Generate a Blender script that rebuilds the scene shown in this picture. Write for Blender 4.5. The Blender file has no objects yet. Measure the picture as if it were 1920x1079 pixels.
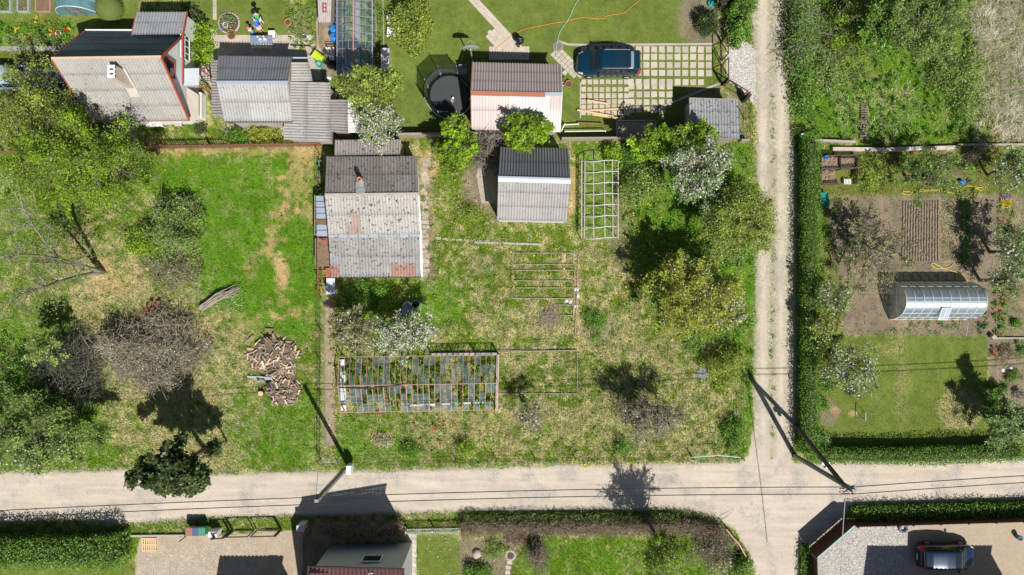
import bpy, bmesh, math, random
import numpy as np
from mathutils import Vector, Matrix
R = math.radians
random.seed(7)
rng = np.random.default_rng(7)
scene = bpy.context.scene
COL = scene.collection
# ------------------------------------------------------------------ camera, sky, sun, exposure
H = 53.0          # camera height in metres
S = 25.0          # photograph pixels per metre of ground
cam_d = bpy.data.cameras.new("camera"); cam = bpy.data.objects.new("camera", cam_d); COL.objects.link(cam)
cam.location = (0, 0, H); cam.rotation_euler = (0, 0, 0)
cam_d.sensor_width = 36.0; cam_d.lens = 36.0 * H / (1920.0 / S); cam_d.clip_start = 0.5; cam_d.clip_end = 3000
scene.camera = cam
SUN_EL = R(52); SUN_AZ = math.atan2(0.483, -0.876)
sun_dir = Vector((0.483 * math.cos(SUN_EL), -0.876 * math.cos(SUN_EL), math.sin(SUN_EL))).normalized()
world = bpy.data.worlds.new("World"); scene.world = world; world.use_nodes = True
wn = world.node_tree.nodes; wl = world.node_tree.links
sky = wn.new("ShaderNodeTexSky"); sky.sky_type = 'NISHITA'; sky.sun_disc = False
sky.sun_elevation = SUN_EL; sky.sun_rotation = SUN_AZ
wn["Background"].inputs[1].default_value = 0.05
wl.new(sky.outputs[0], wn["Background"].inputs[0])
sd = bpy.data.lights.new("sun", 'SUN'); sd.energy = 5.0; sd.angle = R(0.5); sd.color = (1.0, 0.965, 0.915)
so = bpy.data.objects.new("sun", sd); COL.objects.link(so); so.rotation_euler = sun_dir.to_track_quat('Z', 'Y').to_euler()
so.location = (20, -30, 60)
scene.view_settings.view_transform = 'Standard'; scene.view_settings.look = 'None'
scene.view_settings.gamma = 1; scene.view_settings.exposure = 0.17
scene.cycles.max_bounces = 6; scene.cycles.transparent_max_bounces = 16

# ------------------------------------------------------------------ helpers
def P(px, py, h=0.0):
    k = (H - h) / H
    return Vector(((px - 960) / S * k, (539.5 - py) / S * k, h))

def link(o, parent=None):
    COL.objects.link(o)
    if parent is not None: o.parent = parent
    return o

def tag(o, label=None, cat=None, group=None, kind=None):
    if label: o["label"] = label
    if cat: o["category"] = cat
    if group: o["group"] = group
    if kind: o["kind"] = kind
    return o

def thing(name, label, cat, loc=(0, 0, 0), group=None, rz=0):
    o = bpy.data.objects.new(name, None); o.empty_display_size = 0.3
    o.location = loc; o.rotation_euler = (0, 0, rz); link(o)
    return tag(o, label, cat, group)

def wloc(o):
    v = Vector((0, 0, 0))
    while o is not None: v += o.location; o = o.parent
    return v

def copy_tree(o, parent=None):
    c = o.copy(); link(c, parent)
    for ch in list(o.children): copy_tree(ch, c)
    return c

def np_mesh(name, V, F, mat, cols=None, parent=None, smooth=False, origin=None):
    V = np.asarray(V, np.float32).reshape(-1, 3); F = np.asarray(F, np.int32)
    off = wloc(parent) if parent is not None else Vector(origin or (0, 0, 0))
    V = V - np.array(off, np.float32)
    n = F.shape[1]
    me = bpy.data.meshes.new(name)
    me.vertices.add(len(V)); me.vertices.foreach_set("co", V.ravel())
    me.loops.add(F.size); me.loops.foreach_set("vertex_index", F.ravel())
    me.polygons.add(len(F)); me.polygons.foreach_set("loop_start", np.arange(0, F.size, n, dtype=np.int32))
    if smooth: me.polygons.foreach_set("use_smooth", np.ones(len(F), bool))
    if cols is not None:
        a = me.attributes.new("Col", 'FLOAT_COLOR', 'POINT')
        c = np.ones((len(V), 4), np.float32); c[:, :3] = cols
        a.data.foreach_set("color", c.ravel())
    me.update(calc_edges=True)
    me.materials.append(mat)
    o = bpy.data.objects.new(name, me)
    if parent is None: o.location = off
    return link(o, parent)

class MB:
    def __init__(s): s.v = []; s.f = []; s.c = []; s.col = (1, 1, 1)
    def add(s, vs, fs):
        b = len(s.v); s.v += [tuple(x) for x in vs]; s.f += [tuple(i + b for i in f) for f in fs]; s.c += [s.col] * len(vs)
        return s
    def quad(s, a, b, c, d): return s.add([a, b, c, d], [(0, 1, 2, 3)])
    def poly(s, pts): return s.add(pts, [tuple(range(len(pts)))])
    def box(s, cx, cy, z0, sx, sy, sz, rz=0):
        c, n = math.cos(rz), math.sin(rz); vs = []
        for z in (z0, z0 + sz):
            for x, y in ((-1, -1), (1, -1), (1, 1), (-1, 1)):
                x *= sx / 2; y *= sy / 2; vs.append((cx + x * c - y * n, cy + x * n + y * c, z))
        return s.add(vs, [(3, 2, 1, 0), (4, 5, 6, 7), (0, 1, 5, 4), (1, 2, 6, 5), (2, 3, 7, 6), (3, 0, 4, 7)])
    def beam(s, p, q, w, h=None):
        h = h or w; p = Vector(p); q = Vector(q); d = (q - p).normalized()
        up = Vector((0, 0, 1)) if abs(d.z) < .95 else Vector((0, 1, 0))
        a = d.cross(up).normalized(); b = a.cross(d).normalized(); vs = []
        for e in (p, q):
            for x, y in ((-1, -1), (1, -1), (1, 1), (-1, 1)): vs.append(e + a * (x * w / 2) + b * (y * h / 2))
        return s.add(vs, [(3, 2, 1, 0), (4, 5, 6, 7), (0, 1, 5, 4), (1, 2, 6, 5), (2, 3, 7, 6), (3, 0, 4, 7)])
    def tube(s, pts, r, n=6):
        pts = [Vector(p) for p in pts]; rs = r if isinstance(r, (list, tuple)) else [r] * len(pts)
        vs = []; fs = []
        for i, p in enumerate(pts):
            d = (pts[min(i + 1, len(pts) - 1)] - pts[max(i - 1, 0)]).normalized()
            up = Vector((0, 0, 1)) if abs(d.z) < .9 else Vector((0, 1, 0))
            a = d.cross(up).normalized(); b = a.cross(d)
            for k in range(n):
                t = 2 * math.pi * k / n; vs.append(p + (a * math.cos(t) + b * math.sin(t)) * rs[i])
        for i in range(len(pts) - 1):
            for k in range(n):
                k2 = (k + 1) % n; fs.append((i * n + k, i * n + k2, (i + 1) * n + k2, (i + 1) * n + k))
        fs.append(tuple(range(n - 1, -1, -1))); fs.append(tuple(range((len(pts) - 1) * n, len(pts) * n)))
        return s.add(vs, fs)
    def lathe(s, prof, cx, cy, n=20, z=0, sx=1, sy=1):
        vs = []; fs = []
        for r, zz in prof:
            for k in range(n):
                t = 2 * math.pi * k / n; vs.append((cx + r * sx * math.cos(t), cy + r * sy * math.sin(t), z + zz))
        for i in range(len(prof) - 1):
            for k in range(n):
                k2 = (k + 1) % n; fs.append((i * n + k, i * n + k2, (i + 1) * n + k2, (i + 1) * n + k))
        if prof[0][0] > 1e-4: fs.append(tuple(range(n - 1, -1, -1)))
        if prof[-1][0] > 1e-4: fs.append(tuple(range((len(prof) - 1) * n, len(prof) * n)))
        return s.add(vs, fs)
    def prism(s, pts, z0, z1):
        n = len(pts); vs = [(p[0], p[1], z0) for p in pts] + [(p[0], p[1], z1) for p in pts]
        area = sum(pts[i][0] * pts[(i + 1) % n][1] - pts[(i + 1) % n][0] * pts[i][1] for i in range(n))
        fs = [tuple(range(n, 2 * n)), tuple(range(n - 1, -1, -1))] + [(i, (i + 1) % n, n + (i + 1) % n, n + i) for i in range(n)]
        if area < 0: fs = [f[::-1] for f in fs]
        return s.add(vs, fs)
    def rock(s, c, r, sq=.6, seed=0, n=7):
        rr = random.Random(seed); vs = [(c[0], c[1], c[2] + r * sq)]; fs = []
        for lv, (f, zz) in enumerate(((.65, .8), (1, .3), (.9, -.1))):
            for k in range(n):
                t = 2 * math.pi * k / n + .3 * lv; q = r * f * rr.uniform(.8, 1.15)
                vs.append((c[0] + q * math.cos(t), c[1] + q * math.sin(t), c[2] + r * sq * zz * rr.uniform(.85, 1.1)))
        for k in range(n):
            k2 = (k + 1) % n; fs.append((0, 1 + k, 1 + k2))
            for lv in (0, 1): fs.append((1 + lv * n + k, 1 + (lv + 1) * n + k, 1 + (lv + 1) * n + k2, 1 + lv * n + k2))
        return s.add(vs, fs)
    def build(s, name, mat, parent=None, smooth=False, origin=None, bevel=0):
        off = wloc(parent) if parent is not None else Vector(origin or (0, 0, 0))
        me = bpy.data.meshes.new(name)
        me.from_pydata([tuple(Vector(v) - off) for v in s.v], [], s.f)
        a = me.attributes.new("Col", 'FLOAT_COLOR', 'POINT')
        a.data.foreach_set("color", np.array([(c[0], c[1], c[2], 1) for c in s.c], np.float32).ravel())
        if smooth: me.polygons.foreach_set("use_smooth", [True] * len(me.polygons))
        me.update(); me.materials.append(mat)
        o = bpy.data.objects.new(name, me)
        if parent is None: o.location = off
        if bevel:
            b = o.modifiers.new("bevel", 'BEVEL'); b.width = bevel; b.segments = 2; b.limit_method = 'ANGLE'
        return link(o, parent)

def single(mb, name, label, cat, mat, group=None, smooth=False, origin=None, bevel=0):
    if origin is None:
        a = np.array(mb.v); origin = (a[:, 0].mean(), a[:, 1].mean(), a[:, 2].min())
    return tag(mb.build(name, mat, None, smooth, origin, bevel), label, cat, group)

# ------------------------------------------------------------------ materials
MATS = {}
def M(name, base=(.5, .5, .5), rough=.8, var=.18, scale=2.0, fine=25.0, bump=0.0, attr=False, objrand=0.0, spec=.25, metal=0.0, spots=None, coat=0.0, bscale=None):
    if name in MATS: return MATS[name]
    m = bpy.data.materials.new(name); m.use_nodes = True; N = m.node_tree.nodes; L = m.node_tree.links
    b = N["Principled BSDF"]; b.inputs["Roughness"].default_value = rough; b.inputs["Specular IOR Level"].default_value = spec
    b.inputs["Metallic"].default_value = metal; b.inputs["Coat Weight"].default_value = coat
    tc = N.new("ShaderNodeTexCoord")
    def noise(sc, det=4):
        n = N.new("ShaderNodeTexNoise"); n.inputs["Scale"].default_value = sc; n.inputs["Detail"].default_value = det
        L.new(tc.outputs["Object"], n.inputs["Vector"]); return n.outputs["Fac"]
    def math_(op, a, bb):
        n = N.new("ShaderNodeMath"); n.operation = op
        for i, x in enumerate((a, bb)):
            if hasattr(x, "links"): L.new(x, n.inputs[i])
            else: n.inputs[i].default_value = x
        return n.outputs[0]
    f = math_('ADD', math_('MULTIPLY', noise(scale), 1.2 * var * 2), math_('MULTIPLY', noise(fine), 1.0 * var * 2))
    f = math_('ADD', f, 1 - 2.2 * var)
    if objrand:
        oi = N.new("ShaderNodeObjectInfo"); f = math_('MULTIPLY', f, math_('ADD', math_('MULTIPLY', oi.outputs["Random"], 2 * objrand), 1 - objrand))
    vm = N.new("ShaderNodeVectorMath"); vm.operation = 'SCALE'; L.new(f, vm.inputs["Scale"])
    if attr:
        at = N.new("ShaderNodeAttribute"); at.attribute_name = "Col"; L.new(at.outputs["Color"], vm.inputs[0])
    else: vm.inputs[0].default_value = base
    out = vm.outputs[0]
    if spots:
        sc, th, colr, amt = spots
        ns = noise(sc, 3); mr = N.new("ShaderNodeMapRange"); mr.inputs[1].default_value = th; mr.inputs[2].default_value = th + .05
        L.new(ns, mr.inputs[0]); mx = N.new("ShaderNodeMix"); mx.data_type = 'RGBA'
        L.new(math_('MULTIPLY', mr.outputs[0], amt), mx.inputs["Factor"]); L.new(out, mx.inputs["A"]); mx.inputs["B"].default_value = (*colr, 1)
        out = mx.outputs["Result"]
    L.new(out, b.inputs["Base Color"])
    if bump:
        bp = N.new("ShaderNodeBump"); bp.inputs["Strength"].default_value = bump; bp.inputs["Distance"].default_value = .05
        L.new(noise(bscale or fine), bp.inputs["Height"]); L.new(bp.outputs[0], b.inputs["Normal"])
    MATS[name] = m; return m

def leaf_mat(name, trans=.3):
    if name in MATS: return MATS[name]
    m = bpy.data.materials.new(name); m.use_nodes = True; N = m.node_tree.nodes; L = m.node_tree.links
    N.remove(N["Principled BSDF"])
    at = N.new("ShaderNodeAttribute"); at.attribute_name = "Col"
    tc = N.new("ShaderNodeTexCoord"); ns = N.new("ShaderNodeTexNoise"); ns.inputs["Scale"].default_value = 6.0
    L.new(tc.outputs["Object"], ns.inputs["Vector"])
    mr = N.new("ShaderNodeMapRange"); mr.inputs[3].default_value = .75; mr.inputs[4].default_value = 1.25; L.new(ns.outputs["Fac"], mr.inputs[0])
    vm = N.new("ShaderNodeVectorMath"); vm.operation = 'SCALE'; L.new(at.outputs["Color"], vm.inputs[0]); L.new(mr.outputs[0], vm.inputs["Scale"])
    d = N.new("ShaderNodeBsdfDiffuse"); t = N.new("ShaderNodeBsdfTranslucent"); g = N.new("ShaderNodeBsdfGlossy"); g.inputs["Roughness"].default_value = .45
    L.new(vm.outputs[0], d.inputs[0]); L.new(vm.outputs[0], t.inputs[0])
    x = N.new("ShaderNodeMixShader"); x.inputs[0].default_value = trans; L.new(d.outputs[0], x.inputs[1]); L.new(t.outputs[0], x.inputs[2])
    y = N.new("ShaderNodeMixShader"); y.inputs[0].default_value = .025; L.new(x.outputs[0], y.inputs[1]); L.new(g.outputs[0], y.inputs[2])
    L.new(y.outputs[0], N["Material Output"].inputs[0])
    MATS[name] = m; return m

def glass_mat(name, tint=(.75, .85, .95), body=(.5, .6, .7), opac=.25, rough=.12, gloss=.15):
    if name in MATS: return MATS[name]
    m = bpy.data.materials.new(name); m.use_nodes = True; N = m.node_tree.nodes; L = m.node_tree.links
    N.remove(N["Principled BSDF"])
    tr = N.new("ShaderNodeBsdfTransparent"); tr.inputs[0].default_value = (*tint, 1)
    d = N.new("ShaderNodeBsdfDiffuse"); g = N.new("ShaderNodeBsdfGlossy"); g.inputs["Roughness"].default_value = rough
    tc = N.new("ShaderNodeTexCoord"); ns = N.new("ShaderNodeTexNoise"); ns.inputs["Scale"].default_value = 3.0; ns.inputs["Detail"].default_value = 5
    L.new(tc.outputs["Object"], ns.inputs["Vector"])
    mr = N.new("ShaderNodeMapRange"); mr.inputs[3].default_value = max(0, opac - .15); mr.inputs[4].default_value = opac + .15; L.new(ns.outputs["Fac"], mr.inputs[0])
    d.inputs[0].default_value = (*body, 1)
    x = N.new("ShaderNodeMixShader"); L.new(mr.outputs[0], x.inputs[0]); L.new(tr.outputs[0], x.inputs[1]); L.new(d.outputs[0], x.inputs[2])
    y = N.new("ShaderNodeMixShader"); y.inputs[0].default_value = gloss; L.new(x.outputs[0], y.inputs[1]); L.new(g.outputs[0], y.inputs[2])
    L.new(y.outputs[0], N["Material Output"].inputs[0])
    MATS[name] = m; return m

m_leaf = leaf_mat("leaf_foliage", .5)
m_grass = leaf_mat("grass_blades", .22)
m_petal = leaf_mat("petals", .35)
m_bark = M("bark", (.2, .165, .125), .9, .3, 3, 30, .4)
m_barkgrey = M("grey_bark", (.26, .23, .19), .9, .3, 3, 30, .4)
m_ground = M("ground_earth", attr=True, rough=.95, var=.13, scale=.9, fine=9, spec=.05, bump=.35, bscale=14)
m_road = M("gravel_road", attr=True, rough=.95, var=.07, scale=.5, fine=14, spec=.08, bump=.35, bscale=22)
m_roof = M("corrugated_fibre_cement", attr=True, rough=.85, var=.14, scale=1.3, fine=12, spec=.15, spots=(5.0, .62, (.09, .08, .07), .45))
m_roofold = M("lichen_fibre_cement", attr=True, rough=.9, var=.2, scale=1.6, fine=12, spec=.1, spots=(5.2, .6, (.05, .046, .042), .85))
m_roofnew = M("painted_fibre_cement", attr=True, rough=.7, var=.1, scale=1.0, fine=10, spec=.2)
m_conc = M("concrete", (.43, .38, .33), .9, .16, 1.5, 18, .2, spec=.1)
m_concA = M("concrete_slab", attr=True, rough=.9, var=.14, scale=1.5, fine=18, bump=.2, spec=.1)
m_wood = M("weathered_timber", (.33, .28, .23), .85, .25, 4, 30, .2)
m_newwood = M("fresh_timber", (.68, .47, .27), .8, .18, 4, 30)
m_brown = M("brown_timber", (.3, .15, .095), .8, .22, 3, 24)
m_darkfence = M("dark_brown_steel_sheet", (.085, .035, .025), .5, .15, 1, 14)
m_white = M("white_paint", (.78, .77, .75), .5, .08, 1.5, 14)
m_cream = M("cream_render", (.72, .66, .58), .8, .1, 1.5, 14)
m_red = M("red_paint", (.42, .09, .06), .6, .15, 2, 14)
m_steel = M("dark_steel", (.06, .05, .05), .5, .15, 4, 30, metal=.3)
m_rust = M("red_oxide_steel", (.36, .12, .085), .7, .22, 3, 18)
m_galv = M("galvanised_steel", (.55, .6, .66), .4, .1, 2, 14, metal=.4)
m_plastic = lambda n, c, r=.4: M(n, c, r, .08, 2, 14, spec=.4)
m_black = M("black_plastic", (.018, .018, .02), .5, .15, 3, 20)
m_cable = M("cable", (.03, .035, .04), .6, .1, 3, 20)
m_tyre = M("tyre_rubber", (.02, .02, .02), .8, .15, 3, 20)
m_glassdark = M("dark_glass", (.02, .03, .04), .06, .1, 2, 10, spec=.6)
m_poleconc = M("pole_concrete", (.3, .29, .28), .85, .2, 2, 14, .2)
m_poletimber = M("creosote_timber", (.1, .085, .075), .85, .25, 2, 14, .2)
g_clear = glass_mat("greenhouse_glass", (.84, .92, .95), (.5, .62, .72), .13, .12, .08)
g_film = glass_mat("greenhouse_film", (.82, .9, .97), (.35, .48, .58), .1, .2, .05)
g_blue = glass_mat("blue_film", (.55, .82, .95), (.3, .55, .72), .34, .2, .08)
g_poly = glass_mat("polycarbonate", (.75, .82, .9), (.5, .6, .74), .32, .34, .34)
g_net = glass_mat("safety_net", (.42, .44, .42), (.08, .09, .09), .45, .6, .02)

# ------------------------------------------------------------------ noise and painted ground classes
def vnoise(x, y, sc, seed, octv=3):
    out = 0; amp = 1; tot = 0
    for o in range(octv):
        g = np.random.default_rng(seed * 17 + o).random((257, 257))
        u = (x * sc * 2 ** o) % 256; v = (y * sc * 2 ** o) % 256
        i = np.floor(u).astype(int); j = np.floor(v).astype(int); fu = u - i; fv = v - j
        fu = fu * fu * (3 - 2 * fu); fv = fv * fv * (3 - 2 * fv); i2 = i + 1; j2 = j + 1
        out = out + amp * ((g[i, j] * (1 - fu) + g[i2, j] * fu) * (1 - fv) + (g[i, j2] * (1 - fu) + g[i2, j2] * fu) * fv)
        tot += amp; amp *= .5
    return out / tot
def sdf(px, py, poly):                       # positive inside, in pixels
    d = np.full(px.shape, 1e9); ins = np.zeros(px.shape, bool); n = len(poly)
    for i in range(n):
        ax, ay = poly[i]; bx, by = poly[(i + 1) % n]
        ex, ey = bx - ax, by - ay; L2 = ex * ex + ey * ey + 1e-9
        t = np.clip(((px - ax) * ex + (py - ay) * ey) / L2, 0, 1)
        d = np.minimum(d, (px - ax - t * ex) ** 2 + (py - ay - t * ey) ** 2)
        c = (ay > py) != (by > py)
        with np.errstate(divide='ignore', invalid='ignore'):
            ins ^= c & (px < (bx - ax) * (py - ay) / (by - ay if by != ay else 1e-9) + ax)
    d = np.sqrt(d); return np.where(ins, d, -d)
def sde(px, py, cx, cy, rx, ry):
    return (1 - np.hypot((px - cx) / rx, (py - cy) / ry)) * min(rx, ry)
def rect(x0, y0, x1, y1): return [(x0, y0), (x1, y0), (x1, y1), (x0, y1)]

STEP = 3
gx = np.concatenate([[-12000, -5000, -2200, -1200, -700, -350], np.arange(-150, 2072, STEP), [2300, 2700, 3200, 4200, 7000, 14000]]).astype(float)
gy = np.concatenate([[-12000, -5000, -2200, -1200, -700, -350], np.arange(-150, 1232, STEP), [1450, 1800, 2300, 3300, 6000, 13000]]).astype(float)
GX, GY = np.meshgrid(gx, gy)
CL = ['green', 'lush', 'dry', 'soil', 'clay', 'neat', 'moss']
CC = np.array([(.135, .205, .02), (.092, .21, .009), (.42, .385, .175), (.215, .17, .125), (.55, .35, .19), (.135, .178, .034), (.15, .165, .035)])
W = np.zeros(GX.shape + (len(CL),)); W[..., 0] = .62; W[..., 2] = .38
NZ = vnoise(GX + 5000, GY + 5000, .03, 3)
NZ2 = vnoise(GX + 5000, GY + 5000, .12, 4)
def paint(shape, cls, soft=14, amt=1.0, rag=22):
    d = sdf(GX, GY, shape) if isinstance(shape, list) else sde(GX, GY, *shape)
    d = d + (NZ - .5) * rag + (NZ2 - .5) * rag * .7
    w = amt * np.clip(d / soft + .5, 0, 1)
    w = w[..., None]
    W[:] = W * (1 - w); W[..., CL.index(cls)] += w[..., 0]
# left plot
paint([(-40, 270), (600, 280), (604, 885), (-40, 885)], 'green', 20, .55)
paint([(285, 295), (600, 283), (604, 620), (545, 650), (470, 640), (385, 590), (350, 480), (300, 400)], 'lush', 30, .92, 40)
paint([(200, 420), (330, 470), (390, 580), (470, 620), (470, 760), (440, 880), (240, 880), (190, 760), (150, 640), (90, 560), (120, 430)], 'dry', 60, .6, 60)
paint([(440, 740), (604, 730), (604, 880), (430, 880)], 'lush', 40, .6, 50)
paint((400, 860, 60, 30), 'dry', 20, .4)
for e in [(555, 345, 32, 40, .5), (572, 392, 12, 16, .5), (528, 400, 14, 60, .35), (527, 520, 8, 60, .4), (515, 490, 12, 12, .7), (555, 590, 22, 14, .55), (478, 498, 6, 8, .4),
          (200, 525, 45, 40, .55), (150, 480, 60, 30, .3), (190, 560, 14, 50, .35), (320, 275, 60, 10, .4), (415, 620, 60, 10, .35), (560, 300, 40, 15, .35)]:
    paint(e[:4], 'clay', 12, min(1, e[4] * .75), 80)
paint([(-40, 270), (300, 270), (290, 330), (120, 420), (-40, 560)], 'lush', 40, .35)
paint([(-40, 560), (120, 600), (200, 700), (210, 885), (-40, 885)], 'lush', 40, .55, 50)
paint([(235, 555), (300, 560), (400, 600), (470, 625), (478, 640), (390, 615), (300, 580), (240, 575)], 'dry', 10, .75, 12); paint([(470, 640), (500, 760), (480, 840), (470, 760)], 'dry', 14, .5, 16)
# central plot
paint([(604, 275), (1415, 265), (1412, 865), (604, 870)], 'dry', 20, .08)
paint([(604, 275), (800, 275), (800, 300), (604, 300)], 'green', 20, .6)
paint([(808, 440), (1085, 450), (1085, 560), (930, 600), (808, 560)], 'green', 30, .45, 50)
paint([(815, 520), (880, 530), (860, 600), (790, 620), (640, 620), (640, 530)], 'lush', 30, .7, 40)
paint([(625, 780), (760, 780), (800, 862), (610, 868)], 'lush', 40, .75, 50)
paint([(1165, 280), (1418, 265), (1418, 860), (1385, 860), (1390, 660), (1300, 620), (1220, 560), (1165, 460)], 'lush', 30, .85, 30)
paint([(1080, 270), (1165, 270), (1165, 455), (1085, 450)], 'lush', 20, .6)
paint([(820, 300), (925, 300), (935, 430), (1080, 420), (1080, 470), (815, 450)], 'green', 20, .55, 40)
paint([(1100, 560), (1200, 560), (1330, 640), (1390, 740), (1380, 860), (1100, 860)], 'dry', 50, .3, 60)
paint((1010, 600, 80, 45), 'dry', 30, .35, 40)
paint((900, 810, 170, 35), 'dry', 30, .4, 40)
paint([(786, 300), (812, 300), (816, 522), (790, 525)], 'soil', 12, .75, 12)
paint([(782, 285), (810, 275), (815, 340), (790, 340)], 'clay', 12, .45, 20)
paint([(868, 330), (895, 300), (932, 300), (930, 415), (905, 390), (872, 380)], 'soil', 14, .85, 14)
paint([(1068, 310), (1082, 315), (1080, 400), (1066, 408)], 'clay', 6, .6, 6)
paint((1135, 510, 35, 60), 'dry', 20, .35, 30); paint((1130, 620, 30, 30), 'soil', 16, .5, 30); paint((910, 495, 18, 14), 'soil', 10, .5)
paint([(1078, 480), (1090, 480), (1088, 660), (1076, 660)], 'clay', 6, .35, 8)
paint([(606, 560), (627, 560), (630, 835), (606, 835)], 'soil', 6, .85, 5)
paint((720, 823, 22, 10), 'clay', 8, .4); paint((1165, 430, 25, 90), 'soil', 12, .5)
# upper gardens
paint([(690, -40), (1345, -40), (1345, 262), (700, 262)], 'neat', 14, .95, 10)
paint([(-160, -40), (262, -40), (262, 120), (-160, 120)], 'neat', 14, .9, 10)
paint([(-160, 95), (210, 95), (210, 260), (-160, 260)], 'green', 14, .7, 10)
paint([(350, -40), (596, -40), (596, 70), (350, 70)], 'neat', 8, .95, 6)
paint([(-160, 42), (140, 42), (140, 86), (-160, 86)], 'lush', 6, .7, 8); paint((70, 75, 60, 10), 'dry', 8, .4)
paint([(537, -40), (597, -40), (597, 95), (537, 95)], 'green', 6, .8, 8); paint((560, 60, 22, 36), 'soil', 10, .5)
paint([(596, 0), (640, 0), (640, 150), (596, 150)], 'soil', 5, .85, 6); paint((615, 70, 14, 20), 'clay', 6, .35)
paint([(1275, -40), (1345, -40), (1340, 80), (1290, 85), (1275, 60)], 'soil', 16, .8, 16)
paint([(1290, 160), (1400, 170), (1405, 265), (1280, 262)], 'soil', 10, .5, 16)
paint([(1340, 40), (1365, 40), (1365, 75), (1340, 75)], 'soil', 6, .9, 4)
paint([(380, 235), (600, 235), (600, 260), (270, 258), (270, 240)], 'green', 8, .7)
paint([(285, 278), (600, 276), (600, 290), (285, 292)], 'clay', 8, .4)
paint([(700, 150), (800, 150), (800, 250), (700, 250)], 'neat', 8, .5)
# right: wild plot and garden
paint([(1475, -40), (1515, -40), (1512, 255), (1480, 255)], 'green', 10, .8)
paint([(1510, -40), (1840, -40), (1830, 150), (1860, 190), (1830, 272), (1510, 272)], 'lush', 40, .8, 50)
paint((1590, 80, 45, 70), 'dry', 30, .35, 40); paint((1650, 180, 50, 30), 'dry', 30, .3, 40)
paint([(1815, -40), (2300, -40), (2300, 268), (1850, 268), (1820, 180)], 'dry', 90, .5, 200)
paint([(1525, 285), (2300, 285), (2300, 372), (1525, 372)], 'moss', 10, .9); paint((1620, 340, 60, 40), 'moss', 20, .8); paint((1770, 330, 40, 30), 'soil', 20, .4)
paint([(1525, 372), (1565, 372), (1575, 640), (1525, 640)], 'moss', 20, .7, 30)
paint([(1555, 368), (1872, 366), (1875, 632), (1580, 628), (1575, 520), (1552, 440)], 'soil', 10, .95, 10)
for x_ in (1600, 1653, 1697, 1763, 1790, 1821): paint([(x_ - 2, 370), (x_ + 2, 370), (x_ + 2, 495), (x_ - 2, 495)], 'clay', 3, .22, 2)
paint([(1765, 372), (1788, 372), (1787, 492), (1766, 492)], 'dry', 4, .55, 5)
paint([(1858, 366), (2300, 366), (2300, 632), (1858, 632)], 'soil', 8, .7, 12)
paint([(1520, 632), (1853, 630), (1856, 850), (1510, 850)], 'neat', 8, .95, 8)
paint([(1525, 630), (1575, 630), (1560, 790), (1525, 800)], 'moss', 18, .6, 20)
paint((1548, 775, 22, 25), 'soil', 8, .7); paint((1800, 768, 41, 42), 'dry', 8, .75, 8); paint((1680, 650, 25, 12), 'dry', 10, .4)
paint((1566, 770, 9, 6), 'clay', 3, .5, 3); paint((1599, 776, 8, 6), 'clay', 3, .5, 3); paint((1690, 700, 10, 120), 'dry', 14, .25, 18)
paint([(1853, 636), (2300, 636), (2300, 860), (1855, 800)], 'soil', 8, .85, 10)
# bottom gardens
paint([(-160, 955), (1420, 955), (1420, 1300), (-160, 1300)], 'green', 8, .85, 10)
paint([(785, 1003), (867, 1005), (862, 1300), (785, 1300)], 'neat', 6, .95, 6)
paint([(862, 1008), (985, 1008), (960, 1060), (955, 1300), (868, 1300)], 'soil', 8, .85, 8)
paint([(985, 1000), (1340, 1005), (1400, 1300), (955, 1300)], 'lush', 8, .55, 8)
paint([(600, 960), (870, 960), (870, 1005), (600, 1010)], 'dry', 10, .3); paint([(860, 985), (1340, 985), (1360, 1010), (860, 1008)], 'dry', 8, .5)
paint([(565, 990), (640, 985), (620, 1300), (565, 1300)], 'soil', 8, .9, 8)
paint([(-160, 1060), (250, 1065), (250, 1300), (-160, 1300)], 'neat', 8, .8)
paint([(1595, 950), (2300, 925), (2300, 985), (1590, 985), (1600, 970)], 'green', 6, .8, 6)
# mottling between green and straw
mot = vnoise(GX + 900, GY + 900, .085, 9, 4)
mot3 = vnoise(GX + 300, GY + 700, .2, 13, 2)
dz = np.clip((mot - .5) * 2.6 + (mot3 - .5) * 1.1, -.8, .8) * (W[..., 0] + W[..., 2]) * 1.0
dz = np.clip(dz, -W[..., 2], W[..., 0]); W[..., 0] -= dz; W[..., 2] += dz
gd = W[..., 0] + W[..., 2]; fr_ = np.clip((W[..., 2] / (gd + 1e-6) - .45) * 1.25 + .42, 0, 1); W[..., 2] = gd * fr_; W[..., 0] = gd * (1 - fr_)
mot2 = vnoise(GX + 1900, GY + 400, .05, 11, 4)
s2 = np.clip((mot2 - .6) * 3, 0, .5) * W[..., 1]; W[..., 1] -= s2; W[..., 2] += s2 * .45; W[..., 0] += s2 * .55
GC = W @ CC
GC *= (.6 + .45 * vnoise(GX + 77, GY + 77, .045, 21, 4) + .35 * vnoise(GX + 177, GY + 77, .16, 22, 2))[..., None]
out_ = np.clip(np.maximum.reduce([-60 - GX, GX - 1980, -60 - GY, GY - 1140]) / 80, 0, 1)[..., None]; GC = GC * (1 - out_) + np.array([.13, .185, .03]) * out_
NOGRASS = W[..., 3] * .9 + W[..., 4] * .55
def nograss(shape, grow=2):
    d = sdf(GX, GY, shape) if isinstance(shape, list) else sde(GX, GY, *shape)
    NOGRASS[d > -grow] = 1
ny, nx = GX.shape
GV = np.stack([(GX - 960) / S, (539.5 - GY) / S, np.zeros_like(GX)], -1).reshape(-1, 3)
ii = (np.arange(ny - 1)[:, None] * nx + np.arange(nx - 1)[None]).ravel()
GF = np.stack([ii, ii + nx, ii + nx + 1, ii + 1], -1)
tag(np_mesh("ground", GV, GF, m_ground, GC.reshape(-1, 3)), "grassy allotment ground with clover, straw and bare soil", "ground", kind="structure")

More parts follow.
